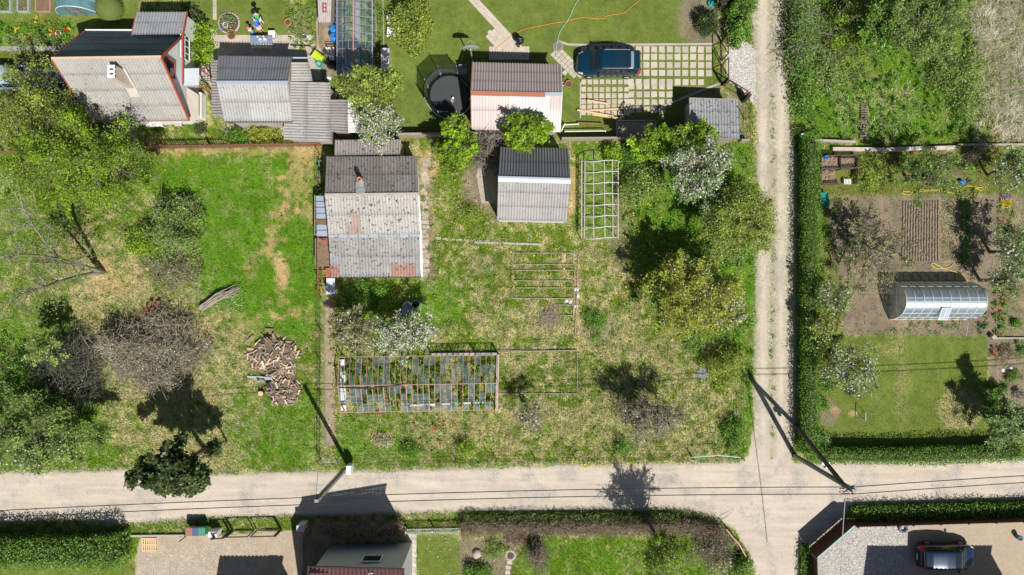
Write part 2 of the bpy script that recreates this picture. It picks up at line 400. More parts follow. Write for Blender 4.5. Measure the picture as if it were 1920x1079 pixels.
def sheet(name, shapes, mat, colfn, z, step=2, rag=5.0, holes=(), label=None, cat="road", seed=1):
    allp = [p for s_ in shapes for p in s_]
    x0 = min(p[0] for p in allp) - 8; x1 = max(p[0] for p in allp) + 8; y0 = min(p[1] for p in allp) - 8; y1 = max(p[1] for p in allp) + 8
    xs = np.arange(x0, x1, step); ys = np.arange(y0, y1, step); X, Y = np.meshgrid(xs, ys)
    nz = (vnoise(X + 3000, Y + 3000, .05, seed) - .5) * rag * 2 + (vnoise(X + 3000, Y + 3000, .35, seed + 5, 2) - .5) * rag
    d = np.full(X.shape, -1e9)
    for s_ in shapes: d = np.maximum(d, sdf(X, Y, s_))
    m = d + nz > 0
    for h_ in holes: m &= ~(sde(X, Y, *h_) + nz * 1.2 > 0)
    for s_ in shapes: nograss(s_, 0)
    V = np.stack([(X - 960) / S, (539.5 - Y) / S, np.full(X.shape, z)], -1).reshape(-1, 3)
    w = X.shape[1]; i = np.nonzero(m[:-1, :-1].ravel())[0]; r = i // (w - 1); i = r * w + i % (w - 1)
    F = np.stack([i, i + w, i + w + 1, i + 1], -1)
    u, inv = np.unique(F, return_inverse=True)
    C = colfn(X, Y, d).reshape(-1, 3)
    o = np_mesh(name, V[u], inv.reshape(F.shape), mat, C[u])
    return tag(o, label, cat, kind="structure")

def lerp(a, b, t): return np.asarray(a) * (1 - t[..., None]) + np.asarray(b) * t[..., None]
def roadcol(X, Y, d):
    c = lerp((.56, .485, .395), (.505, .435, .35), vnoise(X, Y + 500, .02, 31))
    g = np.clip((vnoise(X + 40, Y + 40, .03, 33, 4) - .55) * 6, 0, 1); c = lerp3(c, (.36, .335, .305), g * .55 * (.4 + 1.2 * (vnoise(X, Y, .5, 43, 2) > .5)))
    vl = np.clip((850 - Y) / 60, 0, 1); rough_ = np.clip(1 - (np.exp(-((X - 1431) / 8) ** 2) + np.exp(-((X - 1464) / 8) ** 2)), 0, 1) * vl; c = lerp3(c, (.36, .33, .23), rough_ * .72 * (.3 + 1.2 * (vnoise(X, Y, .3, 45, 3) > .47)))
    fn = vnoise(X, Y, .45, 35, 2); c = c * (.9 + .2 * fn)[..., None]
    st = vnoise(X * .08, Y, .2, 37, 3); hor = (Y > 870).astype(float); st2 = vnoise(X, Y * .1, .25, 38, 2)
    c = c * (1 + ((st - .5) * .34 * hor + (st2 - .5) * .2 * (1 - hor)))[..., None]
    e = np.clip(1 - d / 9, 0, 1); c = lerp3(c, (.33, .3, .19), np.clip(e * 1.3 - .6 * vnoise(X, Y, .12, 47), 0, 1) * .8)
    mid = np.exp(-((X - 1449) / 7) ** 2) * (Y < 860) * np.clip((vnoise(X, Y, .06, 39) - .3) * 3, 0, 1) * .75
    c = lerp3(c, (.30, .29, .14), mid * .8)
    # faint worn arcs at the crossing
    for (ax, ay, rr) in ((1370, 800, 118), (1290, 1080, 160)):
        q = np.hypot(X - ax, Y - ay); m_ = np.exp(-((q - rr) / 7) ** 2) * (X > 1380) * (Y > 820)
        c = lerp3(c, (.36, .34, .31), m_ * .6 * (vnoise(X, Y, .2, 41) > .42))
    return c
def lerp3(c, b, t): return c * (1 - t[..., None]) + np.asarray(b) * t[..., None]
horiz = [(-2500, 890), (0, 886), (100, 885), (250, 880), (330, 884), (400, 890), (500, 886), (650, 884), (800, 880), (950, 875), (1100, 871), (1250, 869), (1385, 866), (1402, 850), (1410, 800),
         (1414, 700), (1417, 540), (1420, 440), (1419, 280), (1413, 80), (1408, 0), (1406, -1500), (1472, -1500), (1475, 0), (1475, 140), (1484, 270), (1496, 290), (1497, 800), (1484, 845), (1488, 866), (1530, 868), (1600, 862), (1920, 856), (4500, 840),
         (4500, 920), (1920, 936), (1602, 947), (1590, 966), (1514, 1030), (1500, 1040), (1500, 1079), (1505, 2500), (1420, 2500), (1415, 1079), (1400, 1035), (1375, 995), (1335, 968), (1290, 956), (1150, 958), (1000, 960), (850, 961), (700, 966), (560, 968), (400, 970), (300, 978), (235, 984), (100, 974), (0, 980), (-2500, 985)]
sheet("gravel_road", [horiz], m_road, roadcol, .012, label="pale gravel lane crossing between the gardens")
def gravcol(X, Y, d):
    c = lerp((.6, .57, .52), (.38, .36, .32), vnoise(X, Y, .5, 51, 2)); return lerp3(c, (.45, .4, .28), np.clip(1 - d / 8, 0, 1) * .5)
sheet("gravel_pad", [[(1364, 72), (1395, 72), (1415, 95), (1416, 200), (1400, 180), (1364, 150), (1360, 110)]], m_road, gravcol, .016, label="white crushed stone pad outside the timber gate", cat="driveway", seed=4)
def yardcol(X, Y, d):
    c = lerp((.46, .38, .28), (.36, .29, .21), vnoise(X, Y, .08, 53)); return c * (.8 + .4 * vnoise(X, Y, .5, 55, 2))[..., None]
sheet("gravel_yard", [[(262, 1006), (400, 1003), (567, 993), (567, 1400), (240, 1400), (255, 1040)]], m_road, yardcol, .016, label="brown gravel yard inside the steel gate", cat="yard", rag=2, seed=6)
def yardcol2(X, Y, d):
    t = np.clip((X - 1680) / 60, 0, 1)
    c = lerp3(lerp((.5, .47, .425), (.28, .265, .24), vnoise(X, Y, .45, 57, 2)), (.42, .34, .25), t)
    return c * (.85 + .3 * vnoise(X, Y, .4, 59, 2))[..., None]
sheet("gravel_forecourt", [[(1590, 974), (2400, 968), (2400, 1500), (1530, 1500), (1525, 1050), (1518, 1033)]], m_road, yardcol2, .016, label="crushed stone forecourt under the blue hatchback", cat="yard", rag=2, seed=8)
def pathcol(X, Y, d):
    c = lerp((.36, .29, .2), (.26, .21, .14), vnoise(X, Y, .1, 61)); return c * (.72 + .56 * vnoise(X, Y, .5, 63, 2))[..., None]
sheet("garden_path", [[(609, 556), (624, 556), (627, 700), (628, 835), (612, 838), (608, 700)]], m_road, pathcol, .012, label="narrow trodden path beside the long ruined greenhouse", cat="path", rag=2, seed=10)
# ------------------------------------------------------------------ foliage tools
PAL = {
 'lime': [(.22, .34, .015), (.16, .28, .01), (.30, .39, .03), (.11, .2, .01)],
 'olive': [(.15, .21, .025), (.2, .25, .04), (.105, .15, .015), (.24, .27, .06)],
 'fresh': [(.14, .27, .03), (.1, .2, .02), (.2, .32, .06), (.07, .14, .015)],
 'light': [(.22, .31, .07), (.17, .25, .045), (.28, .34, .11), (.12, .18, .03)],
 'grey': [(.30, .30, .24), (.2, .205, .15), (.12, .115, .085), (.4, .39, .33)],
 'sage': [(.2, .3, .1), (.14, .22, .055), (.28, .37, .15), (.1, .18, .035)],
 'dark': [(.045, .075, .018), (.065, .095, .025), (.09, .12, .03), (.03, .05, .012)],
 'hedge': [(.075, .17, .015), (.11, .22, .02), (.05, .12, .01), (.15, .25, .035)],
 'pale': [(.34, .34, .17), (.26, .28, .11), (.42, .4, .24), (.2, .22, .08)],
 'white': [(.82, .81, .76), (.72, .72, .66), (.86, .83, .8)],
 'brown': [(.25, .19, .13), (.17, .125, .085), (.36, .29, .2)],
 'straw': [(.6, .56, .41), (.48, .45, .3), (.66, .62, .48), (.32, .33, .16)],
 'gold': [(.33, .28, .03), (.25, .24, .03), (.4, .33, .06)],
}
for k_, f_ in (('lime', 1.4), ('olive', 1.95), ('fresh', 1.45), ('light', 1.45), ('sage', 1.4), ('hedge', 1.8), ('pale', 1.15), ('gold', 1.6), ('dark', 1.7), ('brown', 1.35), ('grey', 1.3)): PAL[k_] = [tuple(min(.6, x * f_) for x in c) for c in PAL[k_]]
PAL['white'] = [(.72, .73, .64), (.6, .62, .5), (.78, .76, .7), (.45, .5, .33)]
PAL['gold'] = [(.42, .47, .05), (.33, .4, .035), (.5, .5, .1), (.25, .32, .03)]
def cards(C, size, aspect=.55, up=1.0, r=None):
    """one leaf quad per centre, normals scattered and biased upward"""
    r = r or rng; n = len(C)
    N = r.normal(size=(n, 3)); N[:, 2] = np.abs(N[:, 2]) + up; N /= np.linalg.norm(N, axis=1)[:, None]
    T = np.cross(N, r.normal(size=(n, 3))); T /= np.linalg.norm(T, axis=1)[:, None] + 1e-9
    B = np.cross(N, T); s = (size * r.uniform(.6, 1.35, n))[:, None]
    a = T * s * .5; b = B * s * .5 * aspect
    V = np.stack([C - a, C - b * 1.0 + a * .1, C + a, C + b + a * .1], 1).reshape(-1, 3)
    return V, np.arange(4 * n).reshape(-1, 4)
def leafcols(n, pal, jit, r, clus=None):
    p = np.array(PAL[pal]); c = p[r.integers(0, len(p), n)] * r.uniform(1 - jit, 1 + jit, n)[:, None]
    if clus is not None: c = c * clus[:, None]
    return np.repeat(c, 4, 0)
def segs(p0, p1, r0, r1, n=4):
    p0 = np.asarray(p0, float); p1 = np.asarray(p1, float); d = p1 - p0; d /= np.linalg.norm(d, axis=1)[:, None] + 1e-9
    up = np.where(np.abs(d[:, 2:3]) > .9, np.array([[0., 1, 0]]), np.array([[0., 0, 1]]))
    a = np.cross(d, up); a /= np.linalg.norm(a, axis=1)[:, None] + 1e-9; b = np.cross(a, d); V = []
    for p, r_ in ((p0, r0), (p1, r1)):
        for k in range(n):
            t = 2 * math.pi * k / n; V.append(p + (a * math.cos(t) + b * math.sin(t)) * np.asarray(r_)[:, None])
    V = np.stack(V, 1); m = len(p0); base = (np.arange(m) * 2 * n)[:, None]
    F = np.concatenate([base + np.array([[k, (k + 1) % n, n + (k + 1) % n, n + k]]) for k in range(n)], 0)
    return V.reshape(-1, 3), F
def curved(p, q, r, bow, k=4):
    """points from p to q with a random bow; returns segment starts and ends"""
    m = r.normal(size=p.shape) * bow; t = np.linspace(0, 1, k + 1)
    pts = [p * (1 - s) + q * s + m * (4 * s * (1 - s)) for s in t]
    return pts

def tree(label, px, py, rx, ry, hc, rz, pal, n, name='tree', cat='tree', seed=1, leaf=.16, clusters=90, spread=.3, limbs=16, twigs=5, tr=.11, bark=None,
         blossom=0, bpal='white', bsize=.13, bregion=None, group=None, shell=.55, aspect=.55, base=None, jit=.25, low=-.7, lean=None, twr=.012, up=1.1, clvar=.42):
    r = np.random.default_rng(seed + 1000); bark = bark or m_bark
    C = np.array(P(px, py, hc)); k = (H - hc) / H; ax = rx / S * k; ay = ry / S * k
    b = np.array(P(*base)) if base else np.array([C[0], C[1], 0.0])
    root = thing(name, label, cat, Vector(b), group)
    # lumpy set of cluster centres through the crown
    K = clusters; u = r.normal(size=(K, 3)); u /= np.linalg.norm(u, axis=1)[:, None]
    ph = r.uniform(0, 6.28, 4); az = np.arctan2(u[:, 1], u[:, 0])
    lump = 1 + .16 * np.sin(3 * az + ph[0]) + .12 * np.sin(5 * az + ph[1]) + .08 * np.sin(2 * az + ph[2] + 3 * u[:, 2])
    rad = (shell + (1 - shell) * r.random(K) ** .6) * lump * .94; rad = np.where(r.random(K) < .3, rad * r.uniform(.35, .9, K), rad)
    Q = C + u * rad[:, None] * np.array([ax, ay, rz]); Q[:, 2] = np.maximum(Q[:, 2], np.maximum(.25, C[2] + low * rz))
    # trunk and limbs
    ht = max(.4, C[2] - rz * .45)
    top = np.array([C[0] * .85 + b[0] * .15, C[1] * .85 + b[1] * .15, C[2] + rz * .3]) if base else np.array([C[0], C[1], C[2] + rz * .3])
    mid = b + (top - b) * .45 + np.append(r.normal(size=2) * .12, 0)
    MB().tube([b - np.array([0, 0, .1]), b + (mid - b) * .5 + np.append(r.normal(size=2) * .05, 0), mid, b + (top - b) * .72 + np.append(r.normal(size=2) * .1, 0), top], [tr * 1.25, tr, tr * .8, tr * .5, tr * .15], 7).build('trunk', bark, root, True)
    pick = r.permutation(K)[:limbs]; t = r.uniform(.35, .95, len(pick)); tt = t[:, None]
    st = np.where(tt < .62, b + (mid - b) * (tt / .45).clip(0, 1), mid + (top - mid) * ((tt - .45) / .55).clip(0, 1))
    A = []; Bq = []; R0 = []; R1 = []
    pts = curved(st, Q[pick], r, .12 * max(ax, rz) * .6)
    for i in range(4):
        A.append(pts[i]); Bq.append(pts[i + 1]); R0.append(np.full(len(pick), tr * .42 * (1 - i / 4.6))); R1.append(np.full(len(pick), tr * .42 * (1 - (i + 1) / 4.6)))
    if twigs:
        d2 = ((Q[:, None] - pts[2][None]) ** 2).sum(-1).argmin(1); s2 = pts[2][d2]; sp = curved(s2, Q, r, .1, 2)
        for i in range(2): A.append(sp[i]); Bq.append(sp[i + 1]); R0.append(np.full(K, tr * .16)); R1.append(np.full(K, tr * .1))
        a3 = np.repeat(Q, twigs, 0); e3 = a3 + r.normal(size=a3.shape) * spread * 1.5; e3[:, 2] += .1
        A.append(a3); Bq.append(e3); R0.append(np.full(len(a3), twr)); R1.append(np.full(len(a3), twr * .4))
    V, F = segs(np.concatenate(A), np.concatenate(Bq), np.concatenate(R0), np.concatenate(R1), 4)
    np_mesh('limbs', V, F, bark, None, root)
    n = int(n * (2.9 if n > 2000 else 2.1)); leaf *= 1.12; aspect = max(aspect, .5); spread *= .74; blossom = int(blossom * .66)
    if n:
        cl = r.integers(0, K, n); D = r.normal(size=(n, 3)) * np.array([spread, spread, spread * .75]); LC = Q[cl] + D
        ns_ = max(8, K // 2); j = r.integers(0, K, ns_); od = (Q[j] - C) / np.array([ax, ay, rz]); od /= np.linalg.norm(od, axis=1)[:, None] + 1e-6; od = od + r.normal(size=od.shape) * .35; od[:, 2] = od[:, 2] * .6 + .15; sl = r.uniform(.25, .75, ns_) * min(1.0, .35 * (ax + ay) / 2 + .2)
        m_ = int(n * .38); q_ = r.integers(0, ns_, m_); LC[:m_] = Q[j[q_]] + od[q_] * (sl[q_] * r.random(m_) ** .8)[:, None] + r.normal(size=(m_, 3)) * .07; cl[:m_] = j[q_]
        LC[:, 2] = np.maximum(LC[:, 2], .05)
        V, F = cards(LC, leaf, aspect, up, r); cv = r.uniform(1 - clvar, 1 + clvar, K)[cl]
        np_mesh('crown', V, F, m_leaf, leafcols(n, pal, jit, r, cv), root)
    if blossom:
        cand = np.arange(K)
        if bregion is not None:
            pc = np.stack([Q[:, 0] * S * H / (H - Q[:, 2]) + 960, 539.5 - Q[:, 1] * S * H / (H - Q[:, 2])], 1)
            cand = np.nonzero(((pc[:, 0] - bregion[0]) / bregion[2]) ** 2 + ((pc[:, 1] - bregion[1]) / bregion[3]) ** 2 < 1)[0]
            if len(cand) == 0: cand = np.arange(K)
        cl = cand[r.integers(0, len(cand), blossom)]; LC = Q[cl] + r.normal(size=(blossom, 3)) * spread * 1.05; LC[:, 2] = np.maximum(LC[:, 2] + .06, .1)
        V, F = cards(LC, bsize, .9, .8, r); np_mesh('blossom', V, F, m_petal, leafcols(blossom, bpal, .12, r), root)
    return root

def shrub(label, px, py, rx, ry, h, pal, n, seed=1, name='shrub', cat='shrub', leaf=.1, stems=60, group=None, blossom=0, bpal='white', bark=None, spread=.16, twiggy=0, bsize=.1, clvar=.35, K=70):
    r = np.random.default_rng(seed + 5000); bark = bark or m_bark
    b = np.array(P(px, py, h * .45)); b[2] = 0; ax = rx / S; ay = ry / S
    root = thing(name, label, cat, Vector(b), group)
    u = r.normal(size=(K, 3)); u[:, 2] = np.abs(u[:, 2]); u /= np.linalg.norm(u, axis=1)[:, None]
    az = np.arctan2(u[:, 1], u[:, 0]); ph = r.uniform(0, 6.28, 3)
    lump = 1 + .14 * np.sin(3 * az + ph[0]) + .12 * np.sin(5 * az + ph[1])
    rad = np.where(r.random(K) < .25, r.uniform(.3, .8, K), r.uniform(.72, 1, K)) * lump
    Q = b + u * rad[:, None] * np.array([ax, ay, h]); Q[:, 2] = np.maximum(Q[:, 2], .1)
    s = np.stack([b[0] + r.normal(size=stems) * ax * .22, b[1] + r.normal(size=stems) * ay * .22, np.zeros(stems)], 1)
    e = Q[r.integers(0, K, stems)]; pts = curved(s, e, r, .12 * h, 3); A = []; B_ = []; r0 = []; r1 = []
    w = .012 + .006 * h
    for i in range(3): A.append(pts[i]); B_.append(pts[i + 1]); r0.append(np.full(stems, w * (1 - i * .28))); r1.append(np.full(stems, w * (1 - (i + 1) * .28)))
    if twiggy:
        a = Q[r.integers(0, K, twiggy)] + r.normal(size=(twiggy, 3)) * spread * 1.4; a[:, 2] = np.maximum(a[:, 2], .05)
        d = r.normal(size=(twiggy, 3)) * .55; d[:, 2] *= .5; A.append(a); B_.append(a + d); r0.append(np.full(twiggy, .019)); r1.append(np.full(twiggy, .009))
    V, F = segs(np.concatenate(A), np.concatenate(B_), np.concatenate(r0), np.concatenate(r1), 3 if twiggy > 1500 else 4)
    np_mesh('stems', V, F, bark, None, root)
    n = int(n * 2.2); leaf *= 1.08
    if n:
        cl = r.integers(0, K, n); LC = Q[cl] + r.normal(size=(n, 3)) * spread; LC[:, 2] = np.maximum(LC[:, 2], .04)
        V, F = cards(LC, leaf, .6, 1.0, r); np_mesh('foliage', V, F, m_leaf, leafcols(n, pal, .25, r, r.uniform(1 - clvar, 1 + clvar, K)[cl]), root)
    if blossom:
        cl = r.integers(0, K, blossom); LC = Q[cl] + r.normal(size=(blossom, 3)) * spread; LC[:, 2] = np.maximum(LC[:, 2] + .05, .1)
        V, F = cards(LC, bsize, .9, .8, r); np_mesh('blossom', V, F, m_petal, leafcols(blossom, bpal, .12, r), root)
    return root

def hedge(label, pts, width, h, pal, n, seed=1, leaf=.09, core=(.06, .07, .03), twigs=0, rough=.12, group=None, topbare=0, blossoms=0):
    """hedge along a polyline of ground pixels"""
    r = np.random.default_rng(seed + 9000); G = [np.array(P(*p)) for p in pts]
    root = thing('hedge', label, 'hedge', Vector(G[0]), group)
    mb = MB(); L = [np.linalg.norm(G[i + 1] - G[i]) for i in range(len(G) - 1)]; tot = sum(L)
    def at(s):
        for i, l in enumerate(L):
            if s <= l or i == len(L) - 1:
                d = (G[i + 1] - G[i]) / l; return G[i] + d * s, d
            s -= l
    prof = [(-.5, 0), (-.5, .55), (-.42, .85), (-.2, .95), (.2, .95), (.42, .85), (.5, .55), (.5, 0)]; m = max(4, int(tot / .4)); vs = []; fs = []
    for i in range(m + 1):
        p, d = at(tot * (.015 + .97 * i / m)); nn = np.array([-d[1], d[0], 0]); en = .7 if i in (0, m) else 1
        for (a, z) in prof: vs.append(p + nn * a * width * .82 * en * r.uniform(.9, 1.1) + np.array([0, 0, z * h * .9 * r.uniform(.93, 1.05) * en]))
    q = len(prof)
    for i in range(m):
        for k in range(q - 1): fs.append((i * q + k, i * q + k + 1, (i + 1) * q + k + 1, (i + 1) * q + k))
    fs.append(tuple(range(q - 1, -1, -1))); fs.append(tuple(range(m * q, m * q + q)))
    mb.col = core; mb.add(vs, fs).build('inner_growth', M('hedge_core', attr=True, var=.3, scale=3, fine=20, spec=.05), root)
    S_ = r.random(n) * tot; face = r.random(n); per = 2 * h * .9 + width; C = np.zeros((n, 3)); nb = vnoise(S_ * 40, S_ * 0 + seed * 30, .02, seed + 60)
    idx = np.searchsorted(np.cumsum(L), S_).clip(0, len(L) - 1); cum = np.concatenate([[0], np.cumsum(L)])
    Ga = np.array(G); D = np.array([(G[i + 1] - G[i]) / L[i] for i in range(len(L))]); p = Ga[idx] + D[idx] * (S_ - cum[idx])[:, None]
    nn = np.stack([-D[idx][:, 1], D[idx][:, 0], np.zeros(n)], 1); t = face * per; hh = h * .9
    off = np.where(t < hh, -.5, np.where(t < hh + width, (t - hh) / width - .5, .5)) * width; z = np.where(t < hh, t, np.where(t < hh + width, h, per - t))
    off = off * (.84 + .32 * nb) + r.normal(size=n) * rough * .6; z = z * (.88 + .24 * nb) + np.abs(r.normal(size=n)) * rough * (z > h * .8)
    ke = int(n * .05); off[:ke] = r.uniform(-.45, .45, ke) * width; z[:ke] = r.uniform(.05, .95, ke) * h; p[:ke] = np.where(r.random(ke)[:, None] < .5, Ga[0], Ga[-1]) + r.normal(size=(ke, 3)) * .04
    C = p + nn * off[:, None]; C[:, 2] = np.maximum(z, .03); C[:, :2] += r.normal(size=(n, 2)) * .04
    V, F = cards(C, leaf, .6, .9, r); cb = .75 + .5 * vnoise(C[:, 0] * 30, C[:, 1] * 30, .08, seed + 70)
    np_mesh('foliage', V, F, m_leaf, leafcols(n, pal, .25, r, cb), root)
    if twigs:
        s0 = r.integers(0, n, twigs); a = C[s0] * 1.0; a[:, 2] *= r.uniform(.3, 1, twigs); d = r.normal(size=(twigs, 3)) * .18; d[:, 2] = np.abs(d[:, 2]) + .3
        V, F = segs(a, a + d, np.full(twigs, .01), np.full(twigs, .004), 3); np_mesh('twigs', V, F, M('dry_twig', (.42, .34, .24), .9, .25, 3, 20), None, root)
    if blossoms:
        s0 = r.integers(0, n, blossoms); a = C[s0] + np.array([0, 0, .05]); V, F = cards(a, .09, .9, .8, r); np_mesh('blossom', V, F, m_petal, leafcols(blossoms, 'white', .1, r), root)
    return root

def patch(name, label, shape, h, pal, n, leaf=.09, seed=1, cat='planting', parent=None, rows=None, clump=0, kind='stuff', dx=0, z0=0.0, mat=None, up=.6, aspect=.6):
    r = np.random.default_rng(seed + 12000)
    a = np.array(shape, float); x0, y0 = a.min(0); x1, y1 = a.max(0); X = r.uniform(x0, x1, n * 3); Y = r.uniform(y0, y1, n * 3)
    ok = sdf(X, Y, shape) > 0; X, Y = X[ok][:n], Y[ok][:n]
    if rows: ax, pitch, wd = rows; 
    if rows:
        q = X if ax == 'x' else Y; q0 = x0 if ax == 'x' else y0; q_ = q0 + (np.floor((q - q0) / pitch) + .5) * pitch + r.normal(size=len(q)) * wd
        if ax == 'x': X = q_
        else: Y = q_
    if clump:
        k = r.integers(0, len(X), clump); j = r.integers(0, clump, len(X)); X = X[k][j] + r.normal(size=len(X)) * 2.2; Y = Y[k][j] + r.normal(size=len(Y)) * 2.2
    C = np.stack([(X - 960) / S, (539.5 - Y) / S, z0 + .03 + r.random(len(X)) ** 1.5 * h], 1)
    V, F = cards(C, leaf, aspect, up, r); o = np_mesh(name, V, F, mat or m_leaf, leafcols(len(C), pal, .3, r), parent)
    if parent is None: tag(o, label, cat, kind=kind)
    else: o['kind'] = 'stuff'
    return o
def flowers(label, pts, pal, size, h, name='flower', group=None, seed=0, cat='flower'):
    """each flower head with its stalk is an object of its own"""
    r = np.random.default_rng(seed + 300)
    for (px, py) in pts:
        p = np.array(P(px, py, h)); t = thing(name, label, cat, Vector((p[0], p[1], 0)), group)
        C = p + r.normal(size=(7, 3)) * np.array([size * .35, size * .35, .02]); V, F = cards(C, size, .9, 1.0, r); np_mesh('petals', V, F, m_petal, leafcols(7, pal, .15, r), t)
        q = p * 1.0; q[2] = 0; V, F = segs([q], [p], [.012], [.008], 4); np_mesh('stalk', V, F, m_leaf, np.tile([.08, .16, .02], (len(V), 1)), t)
PAL.update({'red': [(.75, .03, .015), (.6, .02, .01)], 'yellow': [(.85, .55, .01), (.8, .62, .03)], 'orange': [(.8, .22, .02), (.75, .12, .02)], 'violet': [(.25, .2, .55), (.33, .25, .6)], 'pink': [(.75, .3, .35), (.8, .45, .45)], 'chive': [(.06, .15, .03), (.09, .2, .05)]})
# ------------------------------------------------------------------ buildings
def corr(mb, A, B, C, D, pitch=.2, amp=.036, base=(.45, .44, .42), jit=.08, rows=None, seed=0, patches=(), sheetw=1.0, sub=6, thick=.012):
    """corrugated sheets: waves run across A->B, ribs run down A->D"""
    r = random.Random(seed); A, B, C, D = map(Vector, (A, B, C, D)); wl_ = ((B - A).length + (C - D).length) / 2; ll = ((D - A).length + (C - B).length) / 2
    n = ((B - A).cross(D - A)).normalized(); n = n if n.z > 0 else -n
    rows = rows or max(1, round(ll / 1.5)); nu = int(wl_ / pitch * sub); tones = {}
    for k in range(rows):
        v0, v1 = k / rows, (k + 1) / rows + .004; vs = []; cs = []; fs = []; segv = 4
        for j in range(segv + 1):
            v = min(1, v0 + (v1 - v0) * j / segv); lift = .004 + .016 * j / segv
            for i in range(nu + 1):
                u = i / nu; p = (A * (1 - u) + B * u) * (1 - v) + (D * (1 - u) + C * u) * v
                vs.append(p + n * (amp * math.sin(2 * math.pi * u * wl_ / pitch) + lift))
                key = (k, int(u * wl_ / sheetw)); tones.setdefault(key, 1 + r.uniform(-jit, jit)); c = [x * tones[key] for x in base]
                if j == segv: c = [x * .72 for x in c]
                for (u0, u1, q0, q1, pc) in patches:
                    if u0 <= u <= u1 and q0 <= v <= q1: c = pc
                cs.append(tuple(c))
        for j in range(segv):
            for i in range(nu): a = j * (nu + 1) + i; fs.append((a, a + 1, a + nu + 2, a + nu + 1))
        b = len(mb.v); mb.v += [tuple(x) for x in vs]; mb.c += cs; mb.f += [tuple(i + b for i in f) for f in fs]
    return mb
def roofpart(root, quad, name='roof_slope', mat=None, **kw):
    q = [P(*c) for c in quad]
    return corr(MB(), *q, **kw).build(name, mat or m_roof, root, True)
def shrink(poly, d):
    c = Vector((sum(p.x for p in poly) / len(poly), sum(p.y for p in poly) / len(poly)));
    out = []
    for p in poly:
        v = Vector((p.x, p.y)) - c; out.append(Vector((p.x - math.copysign(d, v.x), p.y - math.copysign(d, v.y))))
    return out
def gable(root, UL, UR, RL, RR, LL, LR, wall, inset=.22, drop=.06, name='wall'):
    """walls under a two-slope roof given by its six corners (pixel, pixel, height)"""
    u1, u2, r1, r2, l1, l2 = [P(*c) for c in (UL, UR, RL, RR, LL, LR)]
    f = shrink([u1, u2, l2, l1], inset); zu = (u1.z + u2.z) / 2 - drop; zl = (l1.z + l2.z) / 2 - drop; zr = (r1.z + r2.z) / 2 - drop * 1.5
    a, b, c, d = f; ml = Vector((r1.x + inset, r1.y)); mr = Vector((r2.x - inset, r2.y)); ml.x = (a.x + d.x) / 2; mr.x = (b.x + c.x) / 2
    V = lambda p, z: (p.x, p.y, z); mb = MB()
    mb.poly([V(d, 0), V(c, 0), V(c, zl), V(d, zl)]); mb.poly([V(b, 0), V(a, 0), V(a, zu), V(b, zu)])
    mb.poly([V(a, 0), V(d, 0), V(d, zl), V(ml, zr), V(a, zu)]); mb.poly([V(c, 0), V(b, 0), V(b, zu), V(mr, zr), V(c, zl)])
    nograss([(p.x * S + 960, 539.5 - p.y * S) for p in f], 0)
    return mb.build(name, wall, root), f
def trimline(root, pts, w, h, mat, name):
    mb = MB(); q = [P(*p) for p in pts]
    for a, b in zip(q, q[1:]): mb.beam(a, b, w, h)
    return mb.build(name, mat, root)
def base_of(*cs):
    v = [P(*c) for c in cs]; return Vector((sum(p.x for p in v) / len(v), sum(p.y for p in v) / len(v), 0))
def simple_shed(root, quad, wall, inset=.15, drop=.07):
    q = [P(*c) for c in quad]; f = shrink(q, inset); mb = MB(); n = 4
    for i in range(4):
        a, b = f[i], f[(i + 1) % 4]; za, zb = q[i].z - drop, q[(i + 1) % 4].z - drop
        mb.poly([(b.x, b.y, 0), (a.x, a.y, 0), (a.x, a.y, za), (b.x, b.y, zb)])
    nograss([(p.x * S + 960, 539.5 - p.y * S) for p in f], 0)
    return mb.build('wall', wall, root)

# --- white house with the steep roof, top left
UL, UR, RL, RR, LL, LR = (160, 58, 2.5), (349, 62, 2.5), (97, 110, 7), (302, 107, 7), (173, 228, 2.5), (355, 226, 2.5)
B1 = thing('house', 'white house with steep corrugated roof, red edging and brick chimney', 'house', base_of(UL, UR, LL, LR))
w1, f1 = gable(B1, UL, UR, RL, RR, LL, LR, m_white, .3)
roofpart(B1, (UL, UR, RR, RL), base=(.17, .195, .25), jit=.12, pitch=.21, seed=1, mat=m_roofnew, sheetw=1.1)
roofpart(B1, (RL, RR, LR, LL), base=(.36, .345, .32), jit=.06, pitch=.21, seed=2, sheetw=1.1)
trimline(B1, [RL, RR], .16, .09, M('ridge_tin', (.6, .46, .33), .7), 'ridge_cap')
trimline(B1, [UL, RL, LL], .07, .16, m_red, 'bargeboard'); trimline(B1, [UR, RR, LR], .07, .16, m_red, 'bargeboard')
trimline(B1, [(160, 57, 2.5), (256, 57, 2.5)], .1, .1, m_white, 'gutter'); trimline(B1, [LL, LR], .08, .1, m_brown, 'gutter')
e = [(256, 23, 2.7), (351, 23, 2.7), (343, 65, 3.45), (247, 66, 3.45)]
roofpart(B1, e, base=(.34, .35, .36), pitch=.2, seed=3, rows=2)
qa = [P(*c) for c in e]; mb = MB(); fa = shrink(qa, .15)
mb.poly([(fa[0].x, fa[0].y, 0), (fa[1].x, fa[1].y, 0), (fa[1].x, fa[1].y, 2.6), (fa[0].x, fa[0].y, 2.6)][::-1])
for i, j in ((1, 2), (3, 0)): mb.poly([(fa[j].x, fa[j].y, 0), (fa[i].x, fa[i].y, 0), (fa[i].x, fa[i].y, qa[i].z - .08), (fa[j].x, fa[j].y, qa[j].z - .08)])
mb.build('extension_wall', m_white, B1)
trimline(B1, [e[1], e[2]], .07, .15, m_red, 'bargeboard'); trimline(B1, [e[0], e[3]], .05, .12, m_red, 'bargeboard')
xw = max(f1[1].x, f1[2].x)
